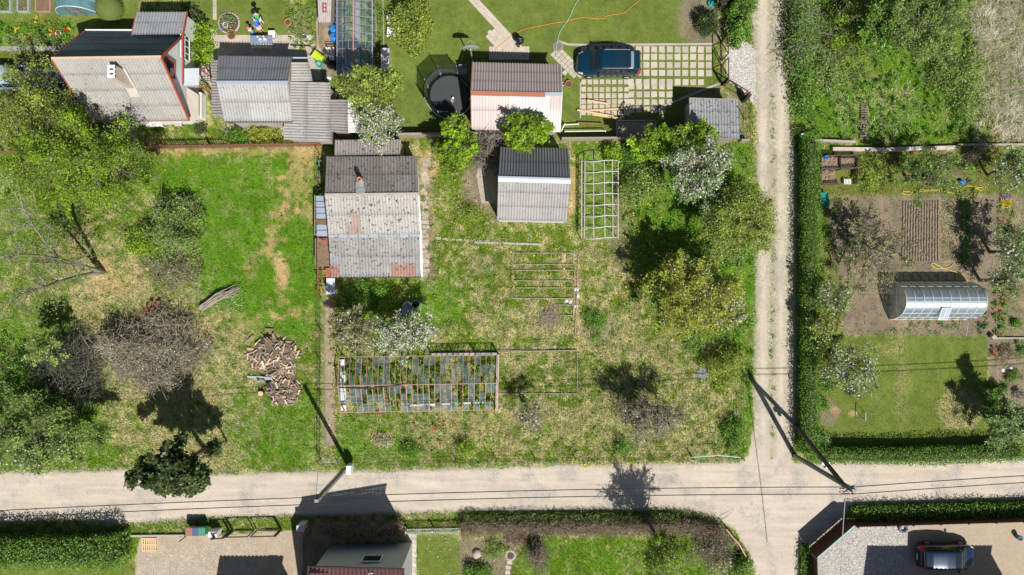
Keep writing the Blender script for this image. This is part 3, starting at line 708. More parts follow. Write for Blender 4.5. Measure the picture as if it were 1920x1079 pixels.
def gwin(root, x, y0, y1, z0, z1, nm, nv, nh, fm, gm):
    fr = MB(); wd = .07
    for z in (z0, z1): fr.box(x + .02, (y0 + y1) / 2, z - wd / 2, .08, abs(y1 - y0) + wd, wd)
    for y in (y0, y1): fr.box(x + .02, y, z0, .084, wd, z1 - z0)
    for k in range(1, nv): fr.box(x + .015, y0 + (y1 - y0) * k / nv, z0, .06, .05, z1 - z0)
    for k in range(1, nh): fr.box(x + .013, (y0 + y1) / 2, z0 + (z1 - z0) * k / nh, .055, abs(y1 - y0), .04)
    w = fr.build('window', fm, root); MB().box(x + .004, (y0 + y1) / 2, z0, .012, abs(y1 - y0), z1 - z0).build('pane', gm, w); return w
gwin(B1, xw, (539.5 - 178) / S, (539.5 - 151) / S, 4.1, 5.35, 'window', 1, 1, m_red, m_glassdark)
gwin(B1, xw, (539.5 - 132) / S, (539.5 - 84) / S, 1.9, 3.2, 'window', 4, 2, m_white, m_glassdark)
trimline(B1, [(343, 64, 3.4), (343, 160, 3.2)], .06, .14, m_red, 'trim_board')
# brick chimney on the lower slope
ct = P(209, 134.5, 7.35); cx_, cy_ = ct.x, ct.y; sx_, sy_ = .42, .86; zb_ = 7 - 4.5 * (P(*RL).y - cy_) / (P(*RL).y - P(*LL).y) - .6
ch = MB().box(cx_, cy_, zb_, sx_, sy_, 7.3 - zb_).build('chimney', M('chimney_brick', (.55, .46, .38), .85, .28, 3, 9, spec=.1), B1)
mb = MB()
for dy in (-.31, 0, .31): mb.box(cx_, cy_ + dy, 7.3, sx_ + .06, .2 if dy else .16, .1)
mb.box(cx_ - sx_ / 2 + .02, cy_, 7.3, .1, sy_ - .02, .098).box(cx_ + sx_ / 2 - .02, cy_, 7.3, .1, sy_ - .02, .098).build('chimney_cap', m_white, ch)
MB().box(cx_, cy_ + .15, 7.302, .22, .1, .03).build('flue', m_black, ch); MB().box(cx_, cy_ - .15, 7.302, .22, .1, .03).build('flue', m_black, ch)
mb = MB(); zs_ = lambda y: 7 - 4.5 * (P(*RL).y - y) / (P(*RL).y - P(*LL).y) + .07
mb.quad((cx_ - .35, cy_ - .85, zs_(cy_ - .85)), (cx_ + .35, cy_ - .85, zs_(cy_ - .85)), (cx_ + .35, cy_ + .5, zs_(cy_ + .5)), (cx_ - .35, cy_ + .5, zs_(cy_ + .5))).build('chimney_flashing', M('flashing_beige', (.5, .46, .4), .8), B1)
# entrance canopy, porch parapet, steps
cq = [P(343, 129, 2.75), P(373, 128, 2.6), P(373, 160, 2.6), P(343, 161, 2.75)]; mb = MB()
mb.add([tuple(p) for p in cq] + [tuple(p - Vector((0, 0, .06))) for p in cq], [(3, 2, 1, 0), (4, 5, 6, 7), (0, 1, 5, 4), (1, 2, 6, 5), (2, 3, 7, 6), (3, 0, 4, 7)]).build('canopy', M('blue_grey_tin', (.5, .54, .57), .5, .08, spec=.3), B1)
mb = MB()
for c in cq[1:3]: mb.beam(c - Vector((.05, 0, .06)), Vector((c.x - .05, c.y, 0)), .07)
mb.build('canopy_post', m_red, B1)
pw = [P(347, 162, 2.2), P(372, 178, 1.2), P(372, 216, 1.2), P(349, 222, 2.2)]
MB().add([tuple(p) for p in pw] + [(p.x, p.y, 0) for p in pw], [(0, 1, 2, 3), (0, 4, 5, 1), (1, 5, 6, 2), (2, 6, 7, 3), (3, 7, 4, 0)]).build('porch', M('porch_board', (.66, .58, .5), .8, .12, spec=.1), B1)
trimline(B1, [(346, 161, 2.26), (349, 222, 2.26)], .08, .1, m_red, 'trim_board')
wb = MB().box(*(P(375, 199, .5).xy), 0, .5, 1.85, .85); single(wb, 'storage_box', 'long white storage box along the porch of the white house', 'box', m_white, bevel=.02)
rl = MB()
for (a, b) in (((376, 131, 1.2), (392, 126, 1.0)), ((392, 126, 1.0), (395, 152, 1.0)), ((376, 150, 1.2), (395, 152, 1.0))): rl.tube([P(*a), P(*b)], .025); rl.tube([P(a[0], a[1], a[2] - .5), P(b[0], b[1], b[2] - .5)], .02)
for c in ((376, 131, 1.2), (392, 126, 1.0), (395, 152, 1.0), (376, 150, 1.2)): p = P(*c); rl.tube([p, (p.x, p.y, 0)], .025)
single(rl, 'stair_railing', 'black tube railing by the steps under the blue-grey canopy', 'railing', m_steel)
rl = MB()
for (a, b) in (((374, 157, 1.2), (386, 160, 1.0)), ((386, 160, 1.0), (395, 195, .9))): rl.tube([P(*a), P(*b)], .025); rl.tube([P(a[0], a[1], a[2] - .45), P(b[0], b[1], b[2] - .45)], .02)
for c in ((374, 157, 1.2), (386, 160, 1.0), (395, 195, .9)): p = P(*c); rl.tube([p, (p.x, p.y, 0)], .025)
single(rl, 'stair_railing', 'dark bent handrail running beside the white storage box', 'railing', m_steel)
st = MB()
for k in range(4): st.box(P(381, 0, 0).x + k * .18, P(0, 141, 0).y, 0, .18, 1.2, .62 - .15 * k)
single(st, 'entrance_steps', 'short concrete steps in front of the white house entrance', 'steps', m_conc)
an = MB(); p = P(150, 190, 4.6); an.tube([(p.x, p.y, 3.2), p], .02); an.tube([p - Vector((.7, .0, 0)), p + Vector((.7, 0, 0))], .012)
for k in range(6): q = p + Vector((-.6 + k * .22, 0, 0)); an.tube([q - Vector((0, .3 - .02 * k, 0)), q + Vector((0, .3 - .02 * k, 0))], .008, 4)
an.build('tv_antenna', m_galv, B1)
# white clutter under the eave
for k, (x, y, sx, sy, h, l) in enumerate(((298, 238, 1.2, .3, .7, 'white washed plank bench under the eave of the white house'), (341, 235, .5, .45, .6, 'small grey crate at the corner of the white house'))):
    mb = MB(); p = P(x, y)
    mb.box(p.x, p.y, h - .06, sx, sy, .06)
    for a in (-1, 1):
        for b in (-1, 1): mb.box(p.x + a * (sx / 2 - .05), p.y + b * (sy / 2 - .05), 0, .06, .06, h - .06)
    single(mb, 'bench' if k == 0 else 'crate', l, 'bench' if k == 0 else 'crate', m_white if k == 0 else m_conc)

# --- grey shed house with annexes
UL, UR, RL, RR, LL, LR = (409, 105, 2.9), (548, 107, 2.9), (406, 155, 4.5), (540, 155, 4.5), (421, 229, 2.9), (549, 229, 2.9)
B2 = thing('outbuilding', 'grey corrugated outbuilding with side lean-to roofs beside the white house', 'outbuilding', base_of(UL, UR, LL, LR))
gable(B2, UL, UR, RL, RR, LL, LR, m_conc)
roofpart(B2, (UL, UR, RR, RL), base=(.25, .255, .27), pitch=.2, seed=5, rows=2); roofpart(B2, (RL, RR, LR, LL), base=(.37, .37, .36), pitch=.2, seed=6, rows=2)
trimline(B2, [RL, RR], .22, .08, m_galv, 'ridge_cap'); trimline(B2, [LL, LR], .06, .1, m_steel, 'gutter')
q = [(397, 113, 2.3), (420, 113, 2.7), (420, 217, 2.7), (397, 217, 2.3)]
roofpart(B2, (q[0], q[3], q[2], q[1]), name='lean_to_roof', base=(.3, .28, .27), pitch=.2, seed=7, rows=1); simple_shed(B2, q, m_conc)
q = [(546, 117, 2.75), (580, 117, 2.55), (586, 152, 2.5), (546, 152, 2.75)]
roofpart(B2, (q[0], q[3], q[2], q[1]), name='lean_to_roof', base=(.36, .345, .32), pitch=.2, seed=8, rows=1)
q = [(534, 153, 2.72), (620, 155, 2.45), (620, 265, 2.45), (532, 262, 2.72)]
roofpart(B2, (q[0], q[3], q[2], q[1]), name='lean_to_roof', base=(.33, .32, .305), pitch=.2, seed=9, rows=2, mat=m_roof); simple_shed(B2, q, m_conc, .2, .1)
trimline(B2, [(549, 109, 2.8), (588, 109, 2.6)], .1, .08, m_galv, 'gutter')
B2b = thing('carport', 'small corrugated lean-to half hidden under the blossoming tree', 'lean-to', base_of((622, 185, 2.2), (700, 250, 2.2)))
q = [(620, 187, 2.2), (651, 187, 2.1), (653, 249, 2.1), (620, 247, 2.2)]
roofpart(B2b, (q[0], q[3], q[2], q[1]), base=(.25, .23, .22), pitch=.2, seed=10, rows=1); simple_shed(B2b, q, m_wood, .12, .1)
roofpart(B2b, ((652, 187, 2.1), (652, 249, 2.1), (690, 249, 1.9), (690, 190, 1.9)), base=(.66, .64, .61), pitch=.2, seed=11, rows=1, mat=m_roofnew)
mb = MB()
for c in ((688, 192, 1.85), (688, 247, 1.85)): p = P(*c); mb.beam(p, (p.x, p.y, 0), .09)
mb.build('corner_post', m_wood, B2b)

# --- pink roofed cottage
UL, UR, RL, RR, LL, LR = (886, 117, 2.4), (1052, 121, 2.4), (883, 171, 3.8), (1054, 174, 3.8), (884, 243, 2.4), (1050, 248, 2.4)
B3 = thing('cottage', 'small cottage with a pink and white corrugated roof by the trampoline', 'cottage', base_of(UL, UR, LL, LR))
gable(B3, UL, UR, RL, RR, LL, LR, M('grey_render', (.38, .36, .34), .85))
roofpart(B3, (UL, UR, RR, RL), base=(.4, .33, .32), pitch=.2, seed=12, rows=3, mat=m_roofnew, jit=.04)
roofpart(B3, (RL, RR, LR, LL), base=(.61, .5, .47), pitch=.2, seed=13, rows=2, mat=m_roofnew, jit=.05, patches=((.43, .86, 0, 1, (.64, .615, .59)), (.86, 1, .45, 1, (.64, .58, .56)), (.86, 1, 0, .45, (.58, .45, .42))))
r1, r2 = P(883, 172, 3.86), P(1022, 175, 3.86); r3 = P(1054, 175, 3.86)
MB().beam(r1 - Vector((0, .1, .03)), r2 - Vector((0, .1, .03)), .32, .06).build('ridge_cap', M('brown_ridge', (.4, .16, .1), .7), B3); MB().beam(r2 - Vector((0, .05, .03)), r3 - Vector((0, .05, .03)), .24, .05).build('ridge_cap', m_galv, B3)
trimline(B3, [UL, RL, LL], .05, .14, M('brown_ridge'), 'bargeboard'); trimline(B3, [UR, RR, LR], .05, .14, m_white, 'bargeboard')

# --- open shed by the gate
q = [(1292, 184, 1.95), (1385, 187, 1.95), (1387, 261, 2.25), (1293, 258, 2.25)]
B4 = thing('shed', 'small flat-roofed shed of grey corrugated sheet beside the lane', 'shed', base_of(*q))
roofpart(B4, q, base=(.3, .305, .31), pitch=.21, seed=15, rows=3, jit=.1, mat=m_roofold); simple_shed(B4, q, m_wood); trimline(B4, q[:2], .04, .1, m_wood, 'fascia'); trimline(B4, [q[3], q[2]], .04, .1, m_wood, 'fascia')

# --- main house in the central plot
UL, UR, RL, RR, LL, LR = (612, 294, 2.3), (782, 293, 2.3), (609, 366, 3.9), (784, 364, 3.9), (621, 521, 2.2), (790, 520, 2.2)
B5 = thing('house', 'old garden house with patched corrugated roof, stove pipe and lean-to glazing', 'house', base_of(UL, UR, LL, LR))
gable(B5, UL, UR, RL, RR, LL, LR, m_cream)
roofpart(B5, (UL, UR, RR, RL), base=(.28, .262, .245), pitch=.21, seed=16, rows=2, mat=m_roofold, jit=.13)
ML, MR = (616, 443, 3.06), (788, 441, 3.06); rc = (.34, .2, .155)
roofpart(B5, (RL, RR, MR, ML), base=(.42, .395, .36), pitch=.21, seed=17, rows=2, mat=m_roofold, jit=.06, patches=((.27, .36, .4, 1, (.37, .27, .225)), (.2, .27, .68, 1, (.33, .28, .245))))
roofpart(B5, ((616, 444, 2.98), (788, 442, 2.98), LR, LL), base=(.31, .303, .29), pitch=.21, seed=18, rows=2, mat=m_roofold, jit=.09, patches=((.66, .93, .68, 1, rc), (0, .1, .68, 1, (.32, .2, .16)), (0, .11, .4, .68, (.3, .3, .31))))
trimline(B5, [RL, RR], .2, .08, M('ridge_old', (.42, .38, .33), .9, .25), 'ridge_cap')
mb = MB(); r_ = random.Random(3)
for k in range(9): x = 616 + k * 19; mb.beam(P(x, 443 - k * .2, 3.1), P(x + 17, 443 - k * .2, 3.1), r_.uniform(.1, .34), .04)
mb.build('flashing', m_galv, B5)
mb = MB(); p0 = P(686, 352, 3.5)
for i, (a, b, w) in enumerate((((676, 364, 3.93), (676, 353, 3.7), .62), ((675, 352, 3.68), (675, 341, 3.46), .6), ((675, 340, 3.44), (676, 334, 3.3), .5))): mb.beam(P(*a) + Vector((0, 0, .05)), P(*b) + Vector((0, 0, .05)), w, .03)
mb.build('chimney_flashing', m_galv, B5)
cp = P(673, 336, 4.2); MB().lathe([(.16, 3.0), (.16, 4.2), (.11, 4.2), (.11, 3.9), (0, 3.9)], cp.x, cp.y, 14).build('chimney_pipe', M('clay_pipe', (.5, .25, .13), .8, .2), B5, True)
trimline(B5, [(784, 366, 3.75), (789, 442, 2.98), (791, 520, 2.15)], .16, .05, m_white, 'bargeboard'); trimline(B5, [LL, LR], .05, .1, m_steel, 'gutter')
lb = thing('cold_frame_lean_to', 'lean-to of pale blue sheets along the left wall of the old garden house', 'lean-to', base_of((592, 367, 1.5), (617, 445, 1.7)))
tops = [(592, 367), (592.4, 378), (592.8, 389), (593, 400), (593.3, 411), (593.5, 421), (593.7, 432), (594, 444)]
for k in range(7):
    a, b = tops[k], tops[k + 1]; x2 = 611 + k * 1.1
    q = [P(a[0], a[1] + .6, 1.35), P(x2, a[1] + .6, 1.95), P(x2 + 1, b[1] - .6, 1.95), P(b[0], b[1] - .6, 1.35)]
    MB().add([tuple(p) for p in q] + [tuple(p - Vector((0, 0, .03))) for p in q], [(3, 2, 1, 0), (4, 5, 6, 7), (0, 1, 5, 4), (1, 2, 6, 5), (2, 3, 7, 6), (3, 0, 4, 7)]).build('roof_panel', M('rust_panel', (.27, .17, .1), .8) if k == 4 else M('blue_panel', (.47, .53, .62), .4, .1, spec=.4), lb)
mb = MB()
for y in (370, 392, 414, 440): p = P(593, y, 1.3); mb.beam(p, (p.x, p.y, 0), .07)
p, q = P(593, 368, .6), P(594, 443, .6); mb.box((p.x + q.x) / 2 + .03, (p.y + q.y) / 2, 0, .04, abs(p.y - q.y), 1.25); mb.build('side_boards', m_wood, lb); nograss(rect(596, 366, 625, 560), 2)
lc = thing('board_lean_to', 'low lean-to with a brown board roof below the pale blue sheets', 'lean-to', base_of((595, 446, 1), (620, 500, 1)))
q = [P(594, 446, 1.3), P(620, 445, 1.7), P(621, 500, 1.7), P(595, 500, 1.3)]
MB().add([tuple(p) for p in q] + [tuple(p - Vector((0, 0, .04))) for p in q], [(3, 2, 1, 0), (4, 5, 6, 7), (0, 1, 5, 4), (1, 2, 6, 5), (2, 3, 7, 6), (3, 0, 4, 7)]).build('roof_board', M('brown_board', (.27, .185, .115), .8, .2, spots=(6, .6, (.05, .04, .03), .6)), lc)
mb = MB()
for c in ((595, 448, 1.25), (596, 498, 1.25)): p = P(*c); mb.beam(p, (p.x, p.y, 0), .08)
p, q2 = P(596, 448, .5), P(596, 498, .5); mb.box(p.x, (p.y + q2.y) / 2, 0, .04, abs(p.y - q2.y), 1.2); mb.build('side_boards', m_wood, lc)
mb = MB(); mb.beam(P(604, 455, 1.66), P(615, 452, 1.68), .3, .03).beam(P(600, 449, 1.5), P(614, 447, 1.7), .08, .05); mb.build('loose_sheet', m_rust, lc)
for k, (a, b, w, z, mt, l) in enumerate((((615, 503), (615, 520), .36, 1.0, m_rust, 'rusty metal sheet lying below the brown board lean-to'), ((620, 522), (620, 552), .62, .75, M('pale_sheet', (.6, .66, .74), .4, .12, spec=.4), 'pale blue metal sheet on a rack at the house corner'))):
    t = thing('metal_sheet', l, 'metal sheet', base_of((*a, 0), (*b, 0)))
    MB().beam(P(*a, z), P(*b, z), w, .03).build('sheet', mt, t); mb = MB()
    for c in (a, b):
        for s_ in (-1, 1): p = P(c[0] + s_ * w * 9, c[1], z - .02); mb.beam(p, (p.x, p.y, 0), .05)
    mb.build('support', m_wood, t)
rk = MB()
for a, b in (((596, 502, .8), (596, 552, .8)), ((604, 502, .8), (604, 552, .8)), ((589, 519, .8), (612, 519, .8)), ((594, 549, .8), (612, 549, .8)), ((594, 510, .8), (612, 510, .8))): rk.beam(P(*a), P(*b), .05)
for c in ((596, 504, .8), (604, 504, .8), (596, 550, .8), (604, 550, .8)): p = P(*c); rk.beam(p, (p.x, p.y, 0), .05)
single(rk, 'rack', 'rusty open pole rack beside the pale metal sheet', 'rack', m_rust)
st = MB()
for k in range(7): p = P(628 + (k % 3) * 3, 536 + k * 2, .1); st.rock((p.x, p.y, 0), .14, .6, k)
single(st, 'stone_heap', 'small heap of pale stones at the house corner', 'stones', m_conc)
# small roof behind the main house
q = [(628, 263, 2.1), (752, 262, 2.1), (750, 290, 2.3), (627, 292, 2.3)]
B5b = thing('shed', 'narrow lichen-covered shed roof tucked behind the old garden house', 'shed', base_of(*q))
roofpart(B5b, q, base=(.3, .27, .25), pitch=.2, seed=20, rows=1, mat=m_roofold); simple_shed(B5b, q, m_wood, .1)

# --- grey gabled shed
UL, UR, RL, RR, LL, LR = (938, 276, 2.5), (1066, 278, 2.5), (934, 334, 4.0), (1070, 338, 4.0), (932, 413, 2.5), (1064, 416, 2.5)
B6 = thing('shed', 'gabled grey shed with dark rear slope and pale blue ridge flashing', 'shed', base_of(UL, UR, LL, LR))
gable(B6, UL, UR, RL, RR, LL, LR, m_cream, .12)
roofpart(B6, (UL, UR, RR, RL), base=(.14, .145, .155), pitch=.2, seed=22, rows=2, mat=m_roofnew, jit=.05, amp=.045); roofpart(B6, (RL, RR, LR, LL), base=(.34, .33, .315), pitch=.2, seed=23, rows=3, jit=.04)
r1, r2 = P(*RL) + Vector((0, 0, .06)), P(*RR) + Vector((0, 0, .06))
mb = MB(); o1 = Vector((0, .14, -.05)); o2 = Vector((0, -.26, -.07))
mb.quad(r1 + o1, r1, r2, r2 + o1).quad(r1, r1 + o2, r2 + o2, r2); mb.build('ridge_cap', M('blue_flashing', (.53, .59, .66), .45, .06, spec=.4), B6); trimline(B6, [LL, LR], .05, .09, m_galv, 'gutter')

# --- house at the bottom edge
UL, UR, RL, RR, LL, LR = (577, 1063, 4.8), (758, 1068, 5.9), (566, 1205, 7.5), (770, 1205, 8.6), (577, 1330, 4.8), (758, 1330, 5.9)
B7 = thing('house', 'house with dusky pink tile roof and grey wall at the bottom edge', 'house', base_of(UL, UR, LL, LR))
w7, f7 = gable(B7, UL, UR, RL, RR, LL, LR, M('grey_blue_render', (.5, .5, .49), .85, .08), .3)
roofpart(B7, (UL, UR, RR, RL), base=(.3, .135, .125), pitch=.3, amp=.04, seed=25, rows=8, mat=m_roofnew, jit=.05); roofpart(B7, (RL, RR, LR, LL), base=(.3, .135, .125), pitch=.3, amp=.04, seed=26, rows=8, mat=m_roofnew, jit=.05)
trimline(B7, [UL, UR], .12, .1, m_steel, 'gutter'); 
mb = MB()
for a, b in (((693, 1073, 5.5), (754, 1074, 5.5)), ((693, 1073, 5.5), (694, 1085, 5.7)), ((753, 1074, 5.5), (752, 1085, 5.7))): mb.tube([P(*a) + Vector((0, 0, .2)), P(*b) + Vector((0, 0, .2))], .05)
mb.build('snow_guard', m_white, B7)
yw = max(f7[0].y, f7[1].y); p = P(697, 1063, 3.4)
fr = MB(); xc = p.x
for z in (2.7, 3.8): fr.box(xc, yw + .02, z, 1.3, .08, .07)
for x in (-.65, .65): fr.box(xc + x, yw + .02, 2.7, .07, .084, 1.1)
wv = fr.build('window', m_white, B7); MB().box(xc, yw + .006, 2.72, 1.26, .012, 1.1).build('pane', m_glassdark, wv)
# --- two houses just outside the frame whose shadows fall across the yards
B8 = thing('house', 'house beyond the lower edge shading the brown gravel yard', 'house', (-20.2, -25.6, 0))
def ofhouse(root, x0, x1, y0, y1, z, zr, chim=None):
    mb = MB(); ym = (y0 + y1) / 2
    mb.poly([(x0, y0, 0), (x1, y0, 0), (x1, y0, z), (x0, y0, z)]).poly([(x1, y1, 0), (x0, y1, 0), (x0, y1, z), (x1, y1, z)])
    mb.poly([(x0, y1, 0), (x0, y0, 0), (x0, y0, z), (x0, ym, zr), (x0, y1, z)]).poly([(x1, y0, 0), (x1, y1, 0), (x1, y1, z), (x1, ym, zr), (x1, y0, z)]).build('wall', m_cream, root)
    for s_ in (-1, 1):
        ye = ym + s_ * ((y1 - y0) / 2 + .3); ze = z - .05; a, b, c, d = (x0 - .3, ye, ze), (x1 + .3, ye, ze), (x1 + .3, ym, zr + .06), (x0 - .3, ym, zr + .06)
        corr(MB(), a, b, c, d, pitch=.3, base=(.3, .14, .12)).build('roof_slope', m_roofnew, root, True)
    if chim: MB().box(*chim).build('chimney', m_cream, root)
ofhouse(B8, -19.3, -15.1, -30.6, -24.6, 6.2, 7.2, (-15.2, -25.2, 5.8, .6, .6, 1.3))
B9 = thing('house', 'house beyond the lower edge shading the crushed stone forecourt', 'house', (32.2, -27.5, 0))
ofhouse(B9, 29.4, 38.2, -31.0, -24.1, 6.6, 7.6)
# ------------------------------------------------------------------ paving
def slabs(name, label, cells, z, parent=None, jit=.1, base=(.5, .435, .36), seed=0, gap=0):
    r = random.Random(seed); mb = MB()
    for pts in cells:
        t = r.uniform(1 - jit, 1 + jit); mb.col = tuple(c * t for c in base); zz = z + r.uniform(0, .008)
        q = [P(*p) for p in pts]; mb.prism([(v.x, v.y) for v in q], -.05, zz)
    return tag(mb.build(name, m_concA), label, None, kind='structure')
r_ = random.Random(5); cells = []
def cell(cx, cy, w, h, a=0, j=.6):
    c, s_ = math.cos(a), math.sin(a); return [(cx + (x * c - y * s_) + r_.uniform(-j, j), cy + (x * s_ + y * c) + r_.uniform(-j, j)) for x, y in ((-w / 2, -h / 2), (w / 2, -h / 2), (w / 2, h / 2), (-w / 2, h / 2))]
for k, x in enumerate(np.arange(1095, 1336, 14.6)):
    for l, y in enumerate((93, 107, 122, 137, 154)):
        if x > 1320 and l > 3: continue
        if x < 1180 and l == 4: continue
        cells.append(cell(x, y + (x - 1180) * .004, 11.2, 11.2, r_.uniform(-.05, .05)))
for k, x in enumerate(np.arange(1094, 1176, 11.5)):
    for y in (154, 168, 180, 191, 201, 212): cells.append(cell(x, y, 8.6, 8.6, r_.uniform(-.06, .06)))
for k, x in enumerate(np.arange(1184, 1275, 14.2)):
    for l, y in enumerate((162.5, 177.5, 192, 206)):
        if x + l * 6 < 1268: cells.append(cell(x, y, 10.8, 10.8, r_.uniform(-.06, .06)))
slabs('driveway_slabs', 'grid of square concrete slabs with grass joints', cells, .035, seed=2); nograss(rect(1090, 85, 1290, 212), -3)
NOGRASS[sdf(GX, GY, rect(1088, 85, 1335, 218)) > 0] = .45
# diagonal paver path and apron
cells = []; a = math.atan2(102, 94)
for i in range(-4, 24):
    for j in range(-2, 3):
        s0 = i * 7.6 + (3.8 if j % 2 else 0); x = 865 + s0 * math.cos(a) + (j * 7.6) * math.cos(a - math.pi / 2); y = -8 + s0 * math.sin(a) + (j * 7.6) * math.sin(a - math.pi / 2)
        lim = sdf(np.array([x]), np.array([y]), [(850, -30), (885, -18), (962, 66), (990, 78), (990, 96), (918, 94), (912, 62), (926, 52)])[0]
        if lim > -1: cells.append(cell(x, y, 7.4, 7.4, a, .15))
for i in range(12):
    for j in range(6):
        x = 918 + i * 6.3; y = 78 + j * 6.3; 
        if y > 88 and x < 990: cells.append(cell(x + 2, y, 6.0, 6.0, 0, .15))
slabs('paver_path', 'diagonal path of buff concrete pavers', cells, .035, seed=3, base=(.52, .455, .37), jit=.07); nograss([(850, -30), (885, -18), (962, 66), (992, 80), (992, 115), (918, 115), (912, 62)], 0)
cells = []
for i in range(9):
    for j in range(9):
        x = 1040 + (i - j) * 5.6 + 8; y = 92 + (i + j) * 5.6
        if sdf(np.array([x]), np.array([y]), [(1028, 100), (1062, 85), (1095, 92), (1096, 150), (1060, 140), (1050, 120)])[0] > -1: cells.append(cell(x, y, 7.2, 7.2, math.pi / 4, .15))
slabs('paver_apron', 'buff paver apron in front of the teal car', cells, .033, seed=4, base=(.5, .44, .36), jit=.07); nograss([(1028, 100), (1062, 85), (1095, 92), (1096, 150), (1060, 140)], 0)
def kerb(name, pts, w, h, mat=None, label=None):
    mb = MB(); q = [P(*p) for p in pts]
    for a_, b_ in zip(q, q[1:]): mb.beam(a_ + Vector((0, 0, h / 2 - .02)), b_ + Vector((0, 0, h / 2 - .02)), w, h + .04)
    return tag(mb.build(name, mat or m_conc), label, None, kind='structure')
kerb('kerb_strip', [(1047, 78), (1065, 84), (1100, 85), (1335, 83)], .16, .06); kerb('kerb_strip', [(1350, 157), (1320, 168), (1243, 200), (1242, 224)], .16, .07); kerb('kerb_strip', [(1088, 155), (1088, 222)], .1, .05)
# yard slabs between the two upper houses
cells = []
for i in range(18):
    for j in range(14):
        x = 388 + i * 12.2; y = 60 + j * 12.2
        if sdf(np.array([x]), np.array([y]), [(386, 45), (412, 45), (412, 64), (594, 64), (594, 92), (640, 92), (640, 160), (400, 140), (398, 258), (386, 258)])[0] > 2: cells.append(cell(x, y, 12, 12, 0, .2))
for j in range(4): cells.append(cell(403, -8 + j * 13, 7, 12.6, 0, .2))
for i in range(14):
    for j in range(2): cells.append(cell(425 + i * 12.2, 238 + j * 11, 12, 10.8, 0, .2))
slabs('yard_paving', 'worn concrete slab paving between the houses', cells, .03, seed=6, base=(.46, .40, .33), jit=.1); nograss([(386, 45), (412, 45), (412, 64), (594, 64), (594, 92), (640, 92), (640, 160), (400, 140), (398, 258), (386, 258)], 0)
cells = [cell(-30 + i * 12, 92, 11.8, 9, 0, .4) for i in range(14)]
slabs('flagstone_path', 'grey flagstone path along the flower border', cells, .03, seed=7, base=(.4, .36, .32), jit=.15)
cells = [cell(768, 1005 + j * 9, 8, 8.6, 0, .3) for j in range(12)] + [cell(777, 1005 + j * 9, 8, 8.6, 0, .3) for j in range(12)]
slabs('slab_path', 'double row of slabs beside the house at the bottom', cells, .03, seed=8, base=(.52, .46, .4), jit=.1); nograss(rect(763, 1000, 783, 1110), 0)
cells = [cell(797 + r_.uniform(-3, 3), 300 + j * 9, 13, 8, 0, 1.5) for j in range(25)]
slabs('house_footpath', 'broken slab walk along the right wall of the old garden house', cells, .02, seed=9, base=(.42, .36, .29), jit=.18)
cells = [cell(955 - k * 1.5, 1055 + k * 9, 9, 7, 0, .8) for k in range(6)] + [cell(822 + k * 13, 448 + k * .8, 10, 4, 0, .8) for k in range(15)]
slabs('stepping_stones', 'small stepping stones set in the soil', cells, .03, seed=10, base=(.48, .43, .37), jit=.15)
MB_ = MB(); q = [P(*p) for p in ((897, 302), (932, 302), (932, 382), (903, 382), (893, 330))]; MB_.prism([(v.x, v.y) for v in q], -.05, .025)
MB_.col = (.4, .36, .31); tag(MB_.build('concrete_pad', M('pad_concrete', (.42, .36, .3), .9, .22, 1.2, 14, .2, spec=.1)), 'rough concrete pad beside the grey gabled shed', kind='structure')

# ------------------------------------------------------------------ fences, walls and gates
def post_fence(label, pts, posts, h, mat, rails=(), r=.035, group=None, rope=None, mesh=None, cat='fence'):
    t = thing('fence', label, cat, P(*pts[0]), group)
    for c in posts:
        p = P(*c); MB().tube([(p.x, p.y, -.05), (p.x, p.y, h)], r, 6).build('post', mat, t)
    for z in rails:
        mb = MB(); q = [P(*p) for p in pts]
        for a_, b_ in zip(q, q[1:]): mb.tube([(a_.x, a_.y, z), (b_.x, b_.y, z)], .012, 4)
        mb.build('wire', m_cable, t)
    return t
def lin(a, b, n): return [(a[0] + (b[0] - a[0]) * i / (n - 1), a[1] + (b[1] - a[1]) * i / (n - 1)) for i in range(n)]
def picket(label, a, b, h, mat, pitch, pw, thick=.025, rails=(.3, .8), lean=0, group=None, z0=.05, nposts=6, cat='fence'):
    t = thing('picket_fence', label, cat, P(*a), group); A, B = P(*a), P(*b); L = (B - A).length; d = (B - A) / L; n = int(L / pitch)
    nn = Vector((-d.y, d.x, 0)); rz = math.atan2(d.y, d.x); rr = random.Random(n); mb = MB()
    for i in range(n + 1):
        p = A + d * (L * i / n); mb.box(p.x, p.y, z0, pw, thick, h * rr.uniform(.95, 1.03), rz)
    mb.build('pickets', mat, t); mb = MB()
    for z in rails: mb.beam(A + nn * .04 + Vector((0, 0, h * z)), B + nn * .04 + Vector((0, 0, h * z)), .05, .07)
    mb.build('rail', mat, t)
    for i in range(nposts):
        p = A + d * (L * i / (nposts - 1)) + nn * .1; MB().box(p.x, p.y, -.05, .09, .09, h, rz).build('post', mat, t)
    return t
picket('brown picket fence along the top of the clover lawn', (272, 280), (604, 275), 1.15, m_brown, .17, .075, nposts=9)
picket('brown picket fence remnant at the left edge under the light green tree', (-30, 290), (42, 288), 1.0, m_brown, .13, .07, nposts=3)
gm = M('pale_green_paint', (.62, .68, .62), .6, .1)
picket('white slatted garden gate and fence with green shadows beside the dry hedge', (764, 993), (862, 991), 1.05, gm, .13, .05, rails=(.12, .85), nposts=3)
